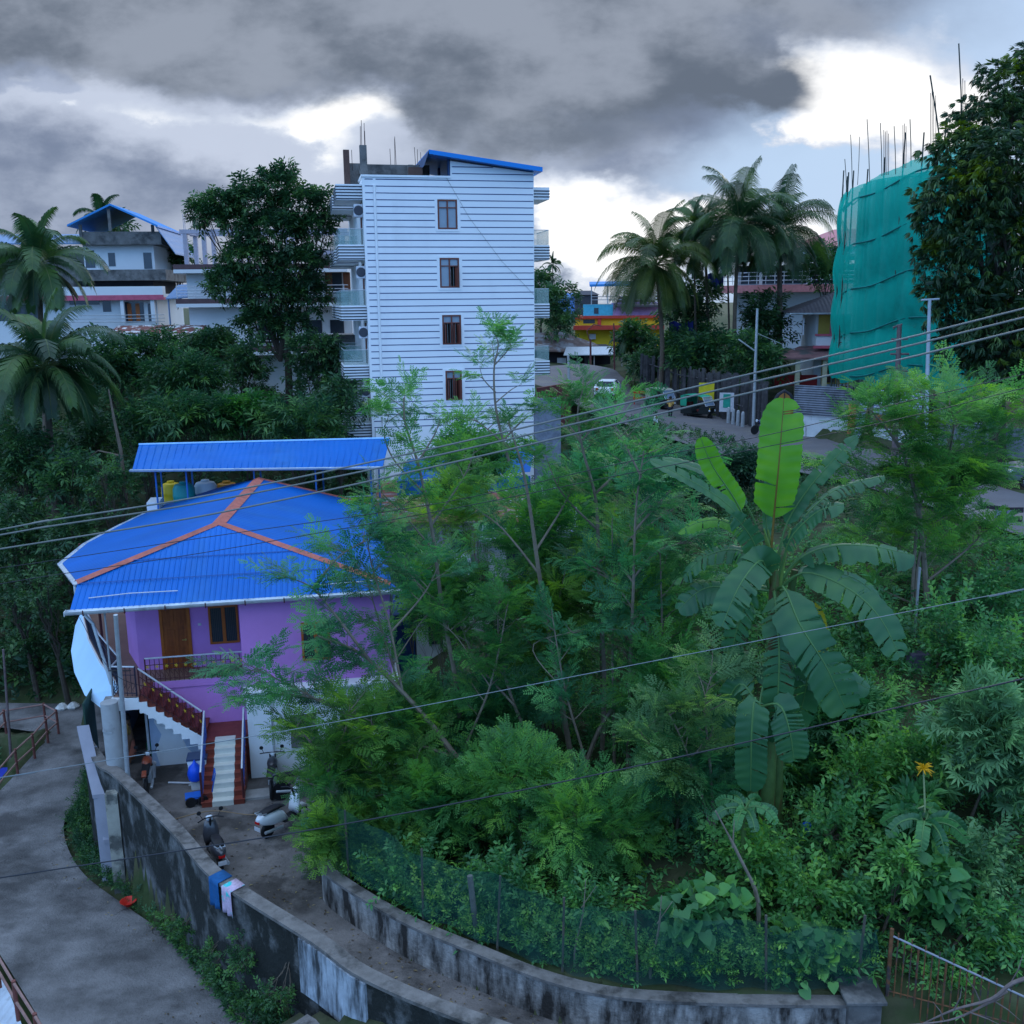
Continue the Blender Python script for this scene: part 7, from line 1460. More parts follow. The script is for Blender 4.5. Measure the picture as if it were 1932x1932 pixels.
# ================================================================ POLES AND CABLES
M_POLEC = mat('pole_concrete', (.36, .37, .38), .85, .12, 2, .2, 15, col2=(.2, .2, .2), thr=(.55, .7))
p = gz(232, 1475, .3); tpz = at(208, 1322, p.y); t = thing('concrete_pole', 'thick cylindrical concrete post on top of the retaining wall', 'pole', (p.x-.1, p.y-.1, 0)); mb = MB(); mb.tube([(0, 0, -.2), (tpz.x-p.x+.1, 0, tpz.z)], [.27, .25], 18); mb.build('shaft', M_POLEC, t, smooth=True); mb = MB(); mb.tube([(tpz.x-p.x+.1, 0, tpz.z-.9), (tpz.x-p.x+.1, 0, tpz.z-.86)], .26, 18); mb.build('band', M_STEEL, t)
a = at(241, 1462, 27.0); b = at(218, 1160, 26.2); t = thing('steel_pole', 'slender galvanised steel pole rising past the blue roof gutter', 'pole', (a.x, a.y, 0)); mb = MB(); mb.tube([(0, 0, -.1), (0, 0, a.z), (b.x-a.x, b.y-a.y, b.z)], [.075, .07, .06], 10); mb.build('shaft', M_STEEL, t, smooth=True)
mb = MB(); hx = (b.x-a.x)*.3; mb.tube([(-.3, .1, b.z*.62+a.z*.38), (.35, .1, b.z*.62+a.z*.38)], .02, 5); mb.build('wire_clamp', M_BLACK, t)
# concrete slab props on wall outside (leaning pale slabs)
for (u0, v0, u1, v1, w, z0, lab) in [(168, 1410, 208, 1585, .42, -2.9, 'long pale slab propped upright against the outside of the retaining wall'), (155, 1370, 185, 1500, .34, -2.9, 'narrower pale slab left of the long propped slab')]:
    a = at(u0, v0, 28.6); b = at(u1, v1, 27.2); mb = MB(); d = (b-a); mb.slab([a+Vector((-w/2, 0, 0)), a+Vector((w/2, .1, 0)), b+Vector((w/2, .1, 0)), b+Vector((-w/2, 0, 0))], .12); mb.bx((b.x, b.y+.1, (b.z-3)/2), (w, .1, abs(b.z+3))); tag(mb.build('propped_slab', mat('pale_slab', (.30, .30, .35), .8, .1, 1.5, .2, 10)), lab, 'slab')
p = at(205, 1620, 26.6); mb = MB(); mb.bx((p.x+.25, p.y+.1, -1.3), (.35, .3, 3.6), .2); tag(mb.build('wall_buttress', mat('stained_buttress', (.34, .33, .28), .9, .2, 2, .3, 8, col2=(.1, .1, .09))), 'stained cream buttress at the corner of the retaining wall', 'wall')
def pole(name, label, u0, v0, u1, v1, Y, r, m=M_STEEL, arms=(), dig=1.0):
    a = at(u0, v0, Y); b = at(u1, v1, Y); t = thing(name, label, 'pole', (a.x, a.y, a.z)); mb = MB(); mb.tube([(0, 0, -dig), (0, 0, 0), (b.x-a.x, 0, b.z-a.z)], [r*1.1, r*1.1, r*.8], 10); mb.build('shaft', m, t, smooth=True)
    for (ua, va, ub, vb, rr) in arms: mb = MB(); mb.tube([at(ua, va, Y)-a, at(ub, vb, Y)-a], rr, 6); mb.build('arm', m, t)
    return t
pole('street_pole', 'slim grey pole with a diagonal brace in front of the stake fence', 1421, 806, 1429, 582, 65, .10, M_STEEL, [(1424, 662, 1393, 640, .05), (1427, 628, 1500, 660, .02)])
pole('utility_pole', 'rusty brown lattice-like utility pole in front of the green net', 1688, 850, 1697, 612, 50, .14, mat('rusty_pole', (.15, .11, .11), .8, .3, 4), [(1682, 640, 1712, 640, .05), (1680, 668, 1715, 668, .06), (1683, 700, 1712, 700, .05), (1685, 618, 1702, 612, .05)])
pole('utility_pole', 'white T-topped pole between the green net and the mango tree', 1747, 800, 1754, 566, 48, .095, mat('white_pole', (.40, .44, .48), .6), [(1738, 566, 1772, 564, .05)])
pole('street_lamp_pole', 'reddish street lamp pole with curved arm at the road bend', 1115, 740, 1114, 640, 92, .11, mat('maroon_pole', (.14, .05, .05), .7), [(1114, 645, 1107, 625, .05), (1107, 625, 1120, 612, .05), (1120, 612, 1135, 615, .05)])
pole('street_pole', 'short pale pole in front of the tiled shack', 1074, 742, 1072, 670, 80, .12, M_STEEL)
pole('street_pole', 'thin dark pole at the left of the young palm', 1160, 730, 1158, 610, 90, .08, mat('maroon_pole', (0, 0, 0)))
pole('steel_post', 'thin dark post on the lane edge by the red railing', 21, 1432, 6, 1225, 36, .05, mat('rusty_pole', (0, 0, 0)))
def cable(label, pts, r, m, name='cable', n=10, cat='cable', group=None):
    C_ = [at(u, v, Y) for (u, v, Y) in pts]
    if cat == 'cable' and pts[0][0] < 0: C_ = [C_[0]+(C_[0]-C_[1]).normalized()*14]+C_+[C_[-1]+(C_[-1]-C_[-2]).normalized()*14]
    P = smooth_path(C_, n); mb = MB(); mb.tube(P, r, 6); return tag(mb.build(name, m, smooth=True), label, cat, group)
M_CABG = mat('grey_cable', (.16, .17, .16), .5, .15, 3); M_CABD = mat('dark_cable', (.02, .022, .03), .45); M_CABL = mat('light_cable', (.17, .20, .22), .5)
cable('topmost of the three thick grey overhead cables', [(-60, 1011, 15), (75, 985, 15), (400, 933, 14.6), (830, 843, 14.2), (1366, 717, 13.6), (1700, 640, 13), (2000, 565, 12.5)], .014, M_CABG)
cable('middle one of the three thick grey overhead cables', [(-60, 1020, 15), (75, 996, 15), (400, 945, 14.6), (830, 858, 14.2), (1366, 733, 13.6), (1700, 656, 13), (2000, 582, 12.5)], .014, M_CABG)
cable('lowest of the three thick grey overhead cables', [(-60, 1045, 15), (75, 1024, 15), (400, 970, 14.6), (830, 878, 14.2), (1366, 752, 13.6), (1700, 678, 13), (2000, 604, 12.5)], .014, M_CABG)
cable('upper of the two thin dark cables crossing the blue roof', [(-60, 1080, 20), (75, 1061, 20), (400, 1012, 20), (830, 949, 20), (1177, 873, 20), (1450, 820, 20), (1720, 755, 20), (2000, 690, 20)], .008, M_CABD)
cable('lower of the two thin dark cables crossing the blue roof', [(-60, 1112, 20), (75, 1089, 20), (400, 1040, 20), (830, 964, 20), (1177, 895, 20), (1450, 842, 20), (1720, 785, 20), (2000, 715, 20)], .008, M_CABD)
cable('thin pale cable slanting across the middle of the garden', [(-60, 1476, 13), (0, 1467, 13), (600, 1368, 13), (1177, 1258, 13), (1932, 1111, 13), (2000, 1096, 13)], .0055, M_CABL)
cable('black cable slanting across the lower part of the picture', [(-60, 1665, 12), (0, 1656, 12), (637, 1557, 12), (1236, 1438, 12), (1932, 1280, 12), (2000, 1264, 12)], .009, M_CABD)
cable('thin wire sagging from the steel pole to the purple wall', [(150, 1165, 29), (214, 1270, 26.4), (300, 1300, 27.5), (330, 1302, 28)], .008, M_CABD)
cable('garden hose lying across the yard in front of the stairs', [(330, 1545, 25.6), (400, 1530, 26), (470, 1537, 25.8), (540, 1535, 26)], .015, mat('tan_hose', (.25, .17, .10), .6), 'hose', cat='hose')

# ================================================================ LANE SIDE THINGS
M_RRAIL = mat('rust_red_rail', (.16, .055, .045), .7, .25, 4)
def lane_rail(label, pts, h=1.0):
    t = thing('lane_railing', label, 'railing'); P = [Vector(p) for p in pts]; mb = MB()
    for zz in (h, h*.5): mb.tube([p+Vector((0, 0, zz)) for p in P], .035, 6)
    mb.build('rail', mat('brown_pink_rail', (.26, .15, .13), .7, .2, 4), t)
    for p in P: mb = MB(); mb.tube([p, p+Vector((0, 0, h+.06))], .05, 8); mb.build('post', M_RRAIL, t)
lane_rail('rust red pipe railing round the dark pit at the left of the lane', [gz(-40, 1440, -2.85), gz(0, 1435, -2.85)+Vector((-1, 2.5, 0)), gz(55, 1400, -2.85)+Vector((0, 1.5, 0)), gz(85, 1400, -2.85)+Vector((.2, .8, 0)), gz(91, 1442-40, -2.85), gz(66, 1432, -2.85), gz(34, 1462, -2.85), gz(-5, 1510, -2.85), gz(-60, 1560, -2.85)])
lane_rail('brown pink railing descending at the lower left corner', [gz(-45, 1840, -2.0), gz(0, 1905-42, -1.95)+Vector((0, 0, 0)), gz(35, 1925, -1.9), gz(75, 1990, -1.85), gz(110, 2050, -1.8)], 1.0)
p0 = gz(-60, 1500, -3.4); V = [gz(-60, 1450, -3.5), gz(46, 1447, -3.5), gz(10, 1510, -3.4), gz(-60, 1580, -3.4)]; mb = MB(); mb.slab(V, .05); tag(mb.build('blue_roof_sheet', mat('deep_blue_tarp', (.01, .03, .35), .6, .1, 2)), 'deep blue sheet roof just beyond the railing at the left edge', 'roof')
V = [gz(-60, 1820, -2.3), gz(5, 1850, -2.3), gz(60, 1990, -2.2), gz(-60, 1990, -2.2)]; mb = MB(); mb.slab([v+Vector((0, 0, .2)) for v in V], .06); tag(mb.build('white_tin_roof', mat('white_tin', (.45, .52, .60), .5, .15, 1.5, wave=('X', 5, .8), col2=(.2, .2, .2), thr=(.6, .7))), 'pale ribbed tin roof in the lower left corner behind the railing', 'roof')
t = thing('litter_bowl', 'crumpled red plastic bowl at the lane edge under the wall', 'bowl', tuple(gz(243, 1708, -2.55))); mb = MB(); mb.lathe((0, 0, 0), [(.10, 0), (.22, .14), (.24, .16), (.21, .15), (.09, .02), (.001, .02)], 14); mb.build('bowl', mat('red_plastic', (.55, .03, .02), .5), t, smooth=True)
for (u, v, lab) in [(118, 1422-2, 'crumpled white litter heap at the far lane edge, left one'), (138, 1420-2, 'crumpled white litter heap at the far lane edge, right one')]:
    p = gz(u, v-82, -2.9); mb = MB(); mb.lathe(p, [(.25, 0), (.3, .1), (.15, .25), (.02, .3)], 7); tag(mb.build('litter', mat('pale_litter', (.5, .5, .48), .8, .3, 5)), lab, 'litter')
# clothes on the wall
def cloth(name, label, p, d, w, drop, m, n=(9, 9)):
    V = []; p = Vector(p); d = Vector(d).normalized(); o = Vector((d.y, -d.x, 0)); 
    if o.y > 0: o = -o
    for i in range(n[0]):
        s = (i/(n[0]-1)-.5)*w
        for j in range(n[1]):
            f = j/(n[1]-1)
            if f < .25: q = p+d*s+o*(-.2+.38*f/.25)+Vector((0, 0, 1.02))
            else: g = (f-.25)/.75; q = p+d*s*(1+.1*g)+o*(.19+.03*math.sin(i*1.6)*g)+Vector((0, 0, 1.01-drop*g))
            V.append(tuple(q))
    Fs = [(i*n[1]+j, (i+1)*n[1]+j, (i+1)*n[1]+j+1, i*n[1]+j+1) for i in range(n[0]-1) for j in range(n[1]-1)]
    o_ = mesh_from(name, V, Fs, m, smooth=True); s_ = o_.modifiers.new('solid', 'SOLIDIFY'); s_.thickness = .012; return tag(o_, label, 'cloth', 'clothes drying on the wall')
cw = gz(416, 1655, 1); cw2 = gz(440, 1672, 1); dvec = (6.24-7.44, 20.65-21.77)
dd = Vector((-6.24+7.44, 20.65-21.77, 0))
cloth('hanging_cloth', 'blue cloth draped over the wall top', (cw.x, cw.y, 0), dd, .42, .72, mat('blue_cloth', (.01, .09, .25), .9, .25, 4))
cloth('hanging_cloth', 'turquoise and pink printed cloth draped over the wall top', (cw2.x, cw2.y, 0), dd, .40, .66, mat('printed_cloth', (.04, .50, .50), .9, .1, 5, col2=(.50, .38, .50), thr=(.46, .5)))

# ================================================================ YARD THINGS
# trolley with blue bag and white bins
p = gz(380, 1512, 0); t = thing('hand_trolley', 'low blue trolley with two wheels beside the stairs', 'trolley', tuple(p), 20); mb = MB(); mb.box(-.45, .35, -.2, .2, .2, .26); mb.tube([(.3, -.18, .25), (.45, -.18, .9)], .02, 6); mb.tube([(.3, .18, .25), (.45, .18, .9), (.45, -.18, .9)], .02, 6); mb.build('frame', mat('trolley_blue', (.02, .12, .50), .5), t)
for (x, y) in [(-.3, -.26), (.05, -.27)]:
    mb = MB(); mb.lathe((x, y, .15), [(.09, -.03), (.15, -.035), (.155, 0), (.15, .035), (.09, .03)], 18, axis='Y'); w_ = mb.build('wheel', M_BLACK, t, smooth=True); mb = MB(); mb.lathe((x, y, .15), [(.001, -.03), (.085, -.028), (.085, .028), (.001, .03)], 14, axis='Y'); mb.build('hub', mat('hub_blue', (.15, .30, .55), .4), w_)
p = gz(377, 1485, 0); t = thing('white_bin', 'tall white bin with a blue lid rim beside the stairs', 'bin', tuple(p), 12); mb = MB(); mb.add([(-.22, -.2, 0), (.22, -.2, 0), (.22, .2, 0), (-.22, .2, 0), (-.28, -.25, 1.0), (.28, -.25, 1.0), (.28, .25, 1.0), (-.28, .25, 1.0)], [(0, 1, 5, 4), (1, 2, 6, 5), (2, 3, 7, 6), (3, 0, 4, 7), (3, 2, 1, 0), (4, 5, 6, 7)]); mb.build('body', mat('bin_white', (.72, .74, .76), .5), t, bevel=.02); mb = MB(); mb.box(-.30, .30, -.27, .27, 1.0, 1.06); mb.build('lid', mat('bin_dark_lid', (.04, .06, .12), .5), t)
p = gz(366, 1490, .0); me = MB(); me.lathe((p.x+.12, p.y-.12, .62), [(.05, -.3), (.2, -.2), (.24, 0), (.18, .2), (.06, .32), (.02, .42)], 10); o_ = me.build('blue_bag', mat('blue_plastic_bag', (.01, .08, .62), .35, .1, 4, .3, 12), smooth=True); tag(o_, 'shiny blue plastic bag hanging against the white bin', 'bag')
p = gz(365, 1478, 0); mb = MB()
p = gz(300, 1462-8, 0); t = thing('water_drum', 'dark green plastic drum by the ground floor wall', 'drum', (p.x-.4, p.y+.9, 0)); mb = MB(); mb.lathe((0, 0, 0), [(.26, 0), (.28, .1), (.28, .55), (.24, .62), (.001, .62)], 16); mb.build('body', mat('drum_green', (.02, .16, .09), .5), t, smooth=True)
p = gz(290, 1475, 0); t = thing('white_bucket', 'white bucket left of the green drum', 'bucket', (p.x-.2, p.y+.3, 0)); mb = MB(); mb.lathe((0, 0, 0), [(.16, 0), (.2, .45), (.21, .47), (.18, .46), (.001, .1)], 14); mb.build('body', M_METW, t, smooth=True)
mb = MB(); q = gz(492, 1500, 0); mb.bx((q.x, q.y, .04), (.9, .55, .08), .2); tag(mb.build('stone_slab', M_CONC), 'flat pale stone slab on the ground beside the stairs', 'slab')
mb = MB(); q = gz(330, 1478, 0); mb.tube([(q.x-.2, q.y, .03), (q.x+.9, q.y-.1, .05)], .03, 6); mb.tube([(q.x+.5, q.y-.2, .03), (q.x+1.0, q.y+.3, .05)], .025, 6); tag(mb.build('plastic_pipe', M_METW), 'loose white plastic pipes on the ground by the painted patch', 'pipe')
mb = MB(); q = gz(490, 1700-90, 0); mb.bx((q.x+1.6, q.y-1.1, .05), (.5, .18, .1), .2); tag(mb.build('brick_piece', M_CONCD), 'broken block lying on the yard near the thin tree', 'brick')
# concrete fence stub at right of yard + teal sheet
mb = MB(); q = gz(578, 1590, 0); mb.tube([(q.x, q.y, 0), (q.x, q.y, 1.0)], .09, 8); tag(mb.build('concrete_stub', M_CONCD), 'dark concrete stub at the yard edge beside the white scooter', 'post')
mb = MB(); q = gz(592, 1600, 0); mb.bx((q.x, q.y, .6), (.6, .02, .7), .3, rx=.15); tag(mb.build('teal_sheet', mat('teal_cloth', (.02, .25, .25), .7)), 'teal sheet hanging at the yard edge under the bushy tree', 'cloth')

# ---- scooters
def scooter(label, loc, rz, bodycol, colname, cat='scooter', lean=.0, accent=None):
    t = thing('parked_scooter', label, cat, tuple(loc), rz, 'two wheelers parked in the yard'); mbod = mat('scooter_'+colname, bodycol, .3, .03, 1, spec=.6, coat=.5)
    for nm, x in (('wheel', .62), ('wheel', -.62)):
        mb = MB(); mb.lathe((x, 0, .23), [(.13, -.05), (.20, -.055), (.23, -.03), (.235, 0), (.23, .03), (.20, .055), (.13, .05)], 22, axis='Y'); w_ = mb.build('wheel', M_BLACK, t, smooth=True)
        mb = MB(); mb.lathe((x, 0, .23), [(.001, -.035), (.13, -.03), (.13, .03), (.001, .035)], 14, axis='Y'); mb.build('rim', M_STEEL, w_)
    def shell(name, secs, m, lab=None):   # sections (x, halfwidth, z0, z1)
        V = []; n = 10
        for (x, hw, z0, z1) in secs:
            for k in range(n): a = 2*math.pi*k/n; V.append((x, hw*math.copysign(abs(math.cos(a))**.7, math.cos(a)), (z0+z1)/2+(z1-z0)/2*math.copysign(abs(math.sin(a))**.7, math.sin(a))))
        m_ = len(secs); Fs = [(i*n+k, i*n+(k+1) % n, (i+1)*n+(k+1) % n, (i+1)*n+k) for i in range(m_-1) for k in range(n)]+[tuple(range(n-1, -1, -1)), tuple((m_-1)*n+k for k in range(n))]
        return outward(mesh_from(name, V, Fs, m, t, smooth=True))
    shell('body', [(-.98, .05, .60, .72), (-.85, .14, .48, .78), (-.55, .20, .36, .78), (-.25, .19, .30, .74), (-.08, .15, .28, .60), (.05, .12, .26, .36)], mbod)
    shell('floorboard', [(-.1, .16, .24, .32), (.15, .18, .24, .30), (.36, .17, .26, .34)], M_BLACK)
    shell('front_shield', [(.34, .20, .28, .55), (.40, .22, .35, .85), (.46, .17, .60, .98), (.52, .08, .75, .98)], mbod)
    shell('front_fender', [(.42, .05, .36, .44), (.55, .09, .38, .52), (.70, .09, .36, .50), (.84, .05, .28, .38)], mbod)
    shell('seat', [(-.80, .12, .76, .84), (-.5, .15, .76, .86), (-.2, .13, .74, .83), (-.02, .08, .70, .76)], M_BLACK)
    shell('headlight', [(.42, .08, .94, 1.06), (.50, .10, .92, 1.07), (.56, .07, .94, 1.04)], mat('headlight_lens', (.6, .65, .7), .1, spec=.8))
    mb = MB(); mb.tube([(.42, 0, .8), (.34, 0, 1.04)], .03, 6); mb.tube([(.24, -.34, 1.06), (.34, -.15, 1.08), (.34, .15, 1.08), (.24, .34, 1.06)], .018, 6); mb.build('handlebar', M_BLACK, t)
    for s in (-1, 1): mb = MB(); mb.tube([(.32, s*.2, 1.08), (.30, s*.28, 1.26)], .008, 4); mb.lathe((.29, s*.29, 1.29), [(.001, -.01), (.06, -.008), (.06, .008), (.001, .01)], 10, axis='X'); mb.build('mirror', M_BLACK, t)
    mb = MB(); mb.bx((-.97, 0, .60), (.03, .16, .07)); mb.build('tail_light', mat('tail_red', (.5, .01, .01), .2), t); mb = MB(); mb.bx((-.98, 0, .42), (.015, .22, .12)); mb.build('number_plate', M_METW, t)
    mb = MB(); mb.tube([(-.75, 0, .80), (-.98, .0, .86)], .02, 6); mb.tube([(-.72, -.13, .8), (-.95, -.1, .86), (-.95, .1, .86), (-.72, .13, .8)], .014, 6); mb.build('grab_rail', M_STEEL, t)
    mb = MB(); mb.tube([(-.2, -.15, .2), (-.85, -.17, .3)], .045, 8); mb.build('exhaust', M_STEEL, t)
    return t
s1 = scooter('white scooter seen from behind at the right of the stairs', gz(538, 1562, 0), 55, (.72, .74, .76), 'white')
s2 = scooter('dark scooter with red and silver tail parked against the retaining wall', gz(407, 1622, 0), 118, (.05, .05, .06), 'black')
def motorcycle(label, loc, rz, col, colname, group='two wheelers parked in the yard'):
    t = thing('parked_motorcycle', label, 'motorcycle', tuple(loc), rz, group); mc = mat('moto_'+colname, col, .3, .05, 1, spec=.6)
    for x in (.65, -.65):
        mb = MB(); mb.lathe((x, 0, .3), [(.22, -.035), (.28, -.045), (.305, 0), (.28, .045), (.22, .035)], 24, axis='Y'); w_ = mb.build('wheel', M_BLACK, t, smooth=True)
        mb = MB()
        for k in range(6): a = k*math.pi/3; mb.tube([(x, 0, .3), (x+.22*math.cos(a), 0, .3+.22*math.sin(a))], .015, 4)
        mb.build('spoke', M_STEEL, w_)
    mb = MB(); mb.lathe((.12, 0, .80), [(.05, -.30), (.13, -.2), (.16, 0), (.15, .15), (.07, .26)], 12, axis='X'); mb.build('tank', mc, t, smooth=True)
    mb = MB(); mb.bx((-.38, 0, .80), (.72, .24, .09), ry=-.06); mb.build('seat', M_BLACK, t, bevel=.03)
    mb = MB(); mb.bx((-.82, 0, .84), (.25, .14, .08), ry=-.35); mb.build('tail', mc, t, bevel=.02)
    mb = MB(); mb.bx((0, 0, .42), (.42, .26, .36)); mb.tube([(-.1, -.15, .28), (-.8, -.17, .38)], .045, 8); mb.build('engine', M_STEEL, t, bevel=.03)
    mb = MB(); mb.tube([(.65, -.08, .3), (.42, -.08, .95)], .022, 6); mb.tube([(.65, .08, .3), (.42, .08, .95)], .022, 6); mb.tube([(.45, 0, .7), (0, 0, .62), (-.65, 0, .34)], .03, 6); mb.tube([(.28, -.36, 1.06), (.4, -.15, 1.02), (.4, .15, 1.02), (.28, .36, 1.06)], .016, 6); mb.build('frame', M_BLACK, t)
    mb = MB(); mb.lathe((.52, 0, .88), [(.001, -.08), (.08, -.05), (.1, .03), (.001, .05)], 12, axis='X'); mb.build('headlight', MATS['headlight_lens'], t, smooth=True)
    for s in (-1, 1): mb = MB(); mb.tube([(.34, s*.25, 1.05), (.32, s*.3, 1.2)], .008, 4); mb.lathe((.31, s*.31, 1.23), [(.001, -.01), (.06, -.008), (.06, .008), (.001, .01)], 10, axis='X'); mb.build('mirror', M_BLACK, t)
    return t
motorcycle('black motorcycle standing close to the white wall right of the stairs', gz(516, 1488, 0), 100, (.02, .02, .025), 'black')
motorcycle('dark motorcycle half hidden by leaves behind the white scooter', gz(572, 1502, 0), 20, (.04, .04, .06), 'charcoal')
motorcycle('orange and black motorcycle between the steel pole and the wall top', gz(258, 1492, 0)+Vector((.3, .2, 0)), 105, (.22, .045, .02), 'orange')
motorcycle('dark blue motorcycle parked at the roadside beside the ochre gate', gz(1440, 818, 6.1)+Vector((0, 0, -.02)), 200, (.02, .03, .15), 'blue', 'two wheelers by the road')

# ---- people
def person(label, loc, rz, J, R_, edges, cloth, parts, name='person', height=1.65):
    """one skinned body; clothing as a second skin pulled over the same skeleton"""
    t = thing(name, label, 'person', tuple(loc), rz)
    def skin(nm, ids, ed, scale, m, sub=2):
        me = bpy.data.meshes.new(nm); idx = {k: i for i, k in enumerate(ids)}; me.from_pydata([J[k] for k in ids], [(idx[a], idx[b]) for a, b in ed if a in idx and b in idx], [])
        o = bpy.data.objects.new(nm, me); COL.objects.link(o); o.parent = t; md = o.modifiers.new('skin', 'SKIN')
        for k in ids:
            sv = me.skin_vertices[0].data[idx[k]]; r = R_[k]; r = r if isinstance(r, tuple) else (r, r); sv.radius = (r[0]*scale+ (0 if scale == 1 else .012), r[1]*scale+(0 if scale == 1 else .012)); sv.use_root = (k == ids[0])
        sb = o.modifiers.new('sub', 'SUBSURF'); sb.levels = sub; sb.render_levels = sub; me.materials.append(m)
        return o
    skin('body', list(J.keys()), edges, 1, parts['skin'])
    for nm, ids, m, sc in cloth: skin(nm, ids, edges, sc, m)
    hp = Vector(J['head']); mb = MB(); mb.lathe((hp.x-.01, hp.y, hp.z+.02), [(.02, .125), (.07, .11), (.105, .05), (.11, -.01), (.10, -.05), (.08, -.06)], 14); mb.build('hair', mat('black_hair', (.012, .01, .01), .6), t, smooth=True)
    # face: nose, eyes and mouth on the +x side, small ears
    mb = MB(); mb.bx((hp.x+.10, hp.y, hp.z-.01), (.03, .022, .04), ry=.3); mb.bx((hp.x, hp.y-.085, hp.z-.01), (.03, .015, .05)); mb.bx((hp.x, hp.y+.085, hp.z-.01), (.03, .015, .05)); mb.build('nose_and_ears', parts['skin'], t)
    mb = MB(); mb.bx((hp.x+.088, hp.y-.033, hp.z+.015), (.01, .022, .01)); mb.bx((hp.x+.088, hp.y+.033, hp.z+.015), (.01, .022, .01)); mb.bx((hp.x+.085, hp.y, hp.z-.055), (.012, .04, .008)); mb.build('eyes_and_mouth', mat('face_dark', (.03, .012, .01), .5), t)
    return t
SK = mat('brown_skin', (.20, .10, .06), .6, .08, 4)
def std_joints(arm='down', stride=.0):
    J = {'pelvis': (0, 0, .92), 'spine': (0, 0, 1.10), 'chest': (.01, 0, 1.30), 'neck': (0, 0, 1.44), 'jaw': (.015, 0, 1.50), 'head': (.01, 0, 1.57), 'crown': (0, 0, 1.65)}
    R_ = {'pelvis': (.15, .11), 'spine': (.125, .10), 'chest': (.155, .11), 'neck': .052, 'jaw': .065, 'head': (.078, .092), 'crown': .05}
    E_d = [('pelvis', 'spine'), ('spine', 'chest'), ('chest', 'neck'), ('neck', 'jaw'), ('jaw', 'head'), ('head', 'crown')]
    for s, n in ((-1, 'R'), (1, 'L')):
        st = stride*s
        J.update({'hip'+n: (0, s*.09, .86), 'knee'+n: (.03+st*.4, s*.10, .47), 'ankle'+n: (st, s*.10, .09), 'toe'+n: (.13+st, s*.115, .035), 'sh'+n: (0, s*.18, 1.37), 'el'+n: (-.03, s*.24, 1.10), 'wr'+n: (.05, s*.25, .86), 'pm'+n: (.07, s*.25, .79)})
        if arm == 'front' : J.update({'el'+n: (.04, s*.23, 1.11), 'wr'+n: (.22, s*.12, 1.08), 'pm'+n: (.27, s*.07, 1.07)})
        R_.update({'hip'+n: .095, 'knee'+n: .058, 'ankle'+n: .038, 'toe'+n: .032, 'sh'+n: .055, 'el'+n: .04, 'wr'+n: .028, 'pm'+n: (.036, .02)})
        E_d += [('pelvis', 'hip'+n), ('hip'+n, 'knee'+n), ('knee'+n, 'ankle'+n), ('ankle'+n, 'toe'+n), ('chest', 'sh'+n), ('sh'+n, 'el'+n), ('el'+n, 'wr'+n), ('wr'+n, 'pm'+n)]
        p = Vector(J['pm'+n]); dirn = (p-Vector(J['wr'+n])).normalized()
        for k in range(4): a = f'f{k}{n}'; b = f'g{k}{n}'; off = Vector((.022*(k-1.5), 0, 0)) if arm == 'down' else Vector((0, 0, .018*(k-1.5))); J[a] = tuple(p+off+dirn*.045); J[b] = tuple(p+off*1.1+dirn*(.075+.01*(k in (1, 2)))+Vector((.01, -s*.01, 0))); R_[a] = .009; R_[b] = .007; E_d += [('pm'+n, a), (a, b)]
        th_ = f't{n}'; J[th_] = tuple(p+Vector((.035, 0, .02))); R_[th_] = .010; E_d.append(('pm'+n, th_))
    return J, R_, E_d
J, R_, E_d = std_joints('front', .06)
upper = ['spine', 'pelvis', 'chest', 'shL', 'elL', 'shR', 'elR']; legs = ['pelvis', 'hipL', 'kneeL', 'ankleL', 'hipR', 'kneeR', 'ankleR']
pp = gz(1264, 793, 6.05); person('person in a mustard yellow shirt and dark trousers walking on the road by the rickshaws', (pp.x, pp.y, 6.1), 60, J, R_, E_d, [('shirt', upper, mat('mustard_shirt', (.62, .38, .10), .8, .1, 4), 1.12), ('trousers', legs, mat('dark_trousers', (.02, .022, .035), .8), 1.12)], {'skin': SK})
J, R_, E_d = std_joints('down', .03)
pp = gz(1237, 812, 6.05); person('person in a white shirt mostly hidden behind leaves near the road edge', (pp.x, pp.y, 5.6), -30, J, R_, E_d, [('shirt', upper, mat('white_shirt', (.70, .72, .75), .8), 1.12), ('trousers', legs, mat('dark_trousers', (0, 0, 0)), 1.12)], {'skin': SK})
J, R_, E_d = std_joints('front', .02)
J['skirtc'] = (0, 0, .5); R_['skirtc'] = (.17, .15); J['skirtb'] = (0, 0, .12); R_['skirtb'] = (.20, .17); E2 = E_d+[('pelvis', 'skirtc'), ('skirtc', 'skirtb')]
Jb = {k: v for k, v in J.items() if not k.startswith('skirt')}
t = None
pp = gz(248, 1440, 0)
def lady():
    t = person('woman with dark hair in an orange pink dress standing by the ground floor doorway', (pp.x, pp.y, 0), 200, J, R_, [e for e in E2], [('blouse', upper, mat('mustard_print', (.35, .20, .06), .8, .4, 8), 1.10), ('dress', ['pelvis', 'skirtc', 'skirtb'], mat('orange_pink_dress', (.55, .18, .12), .8, .15, 5), 1.05)], {'skin': SK})
    return t
lady()
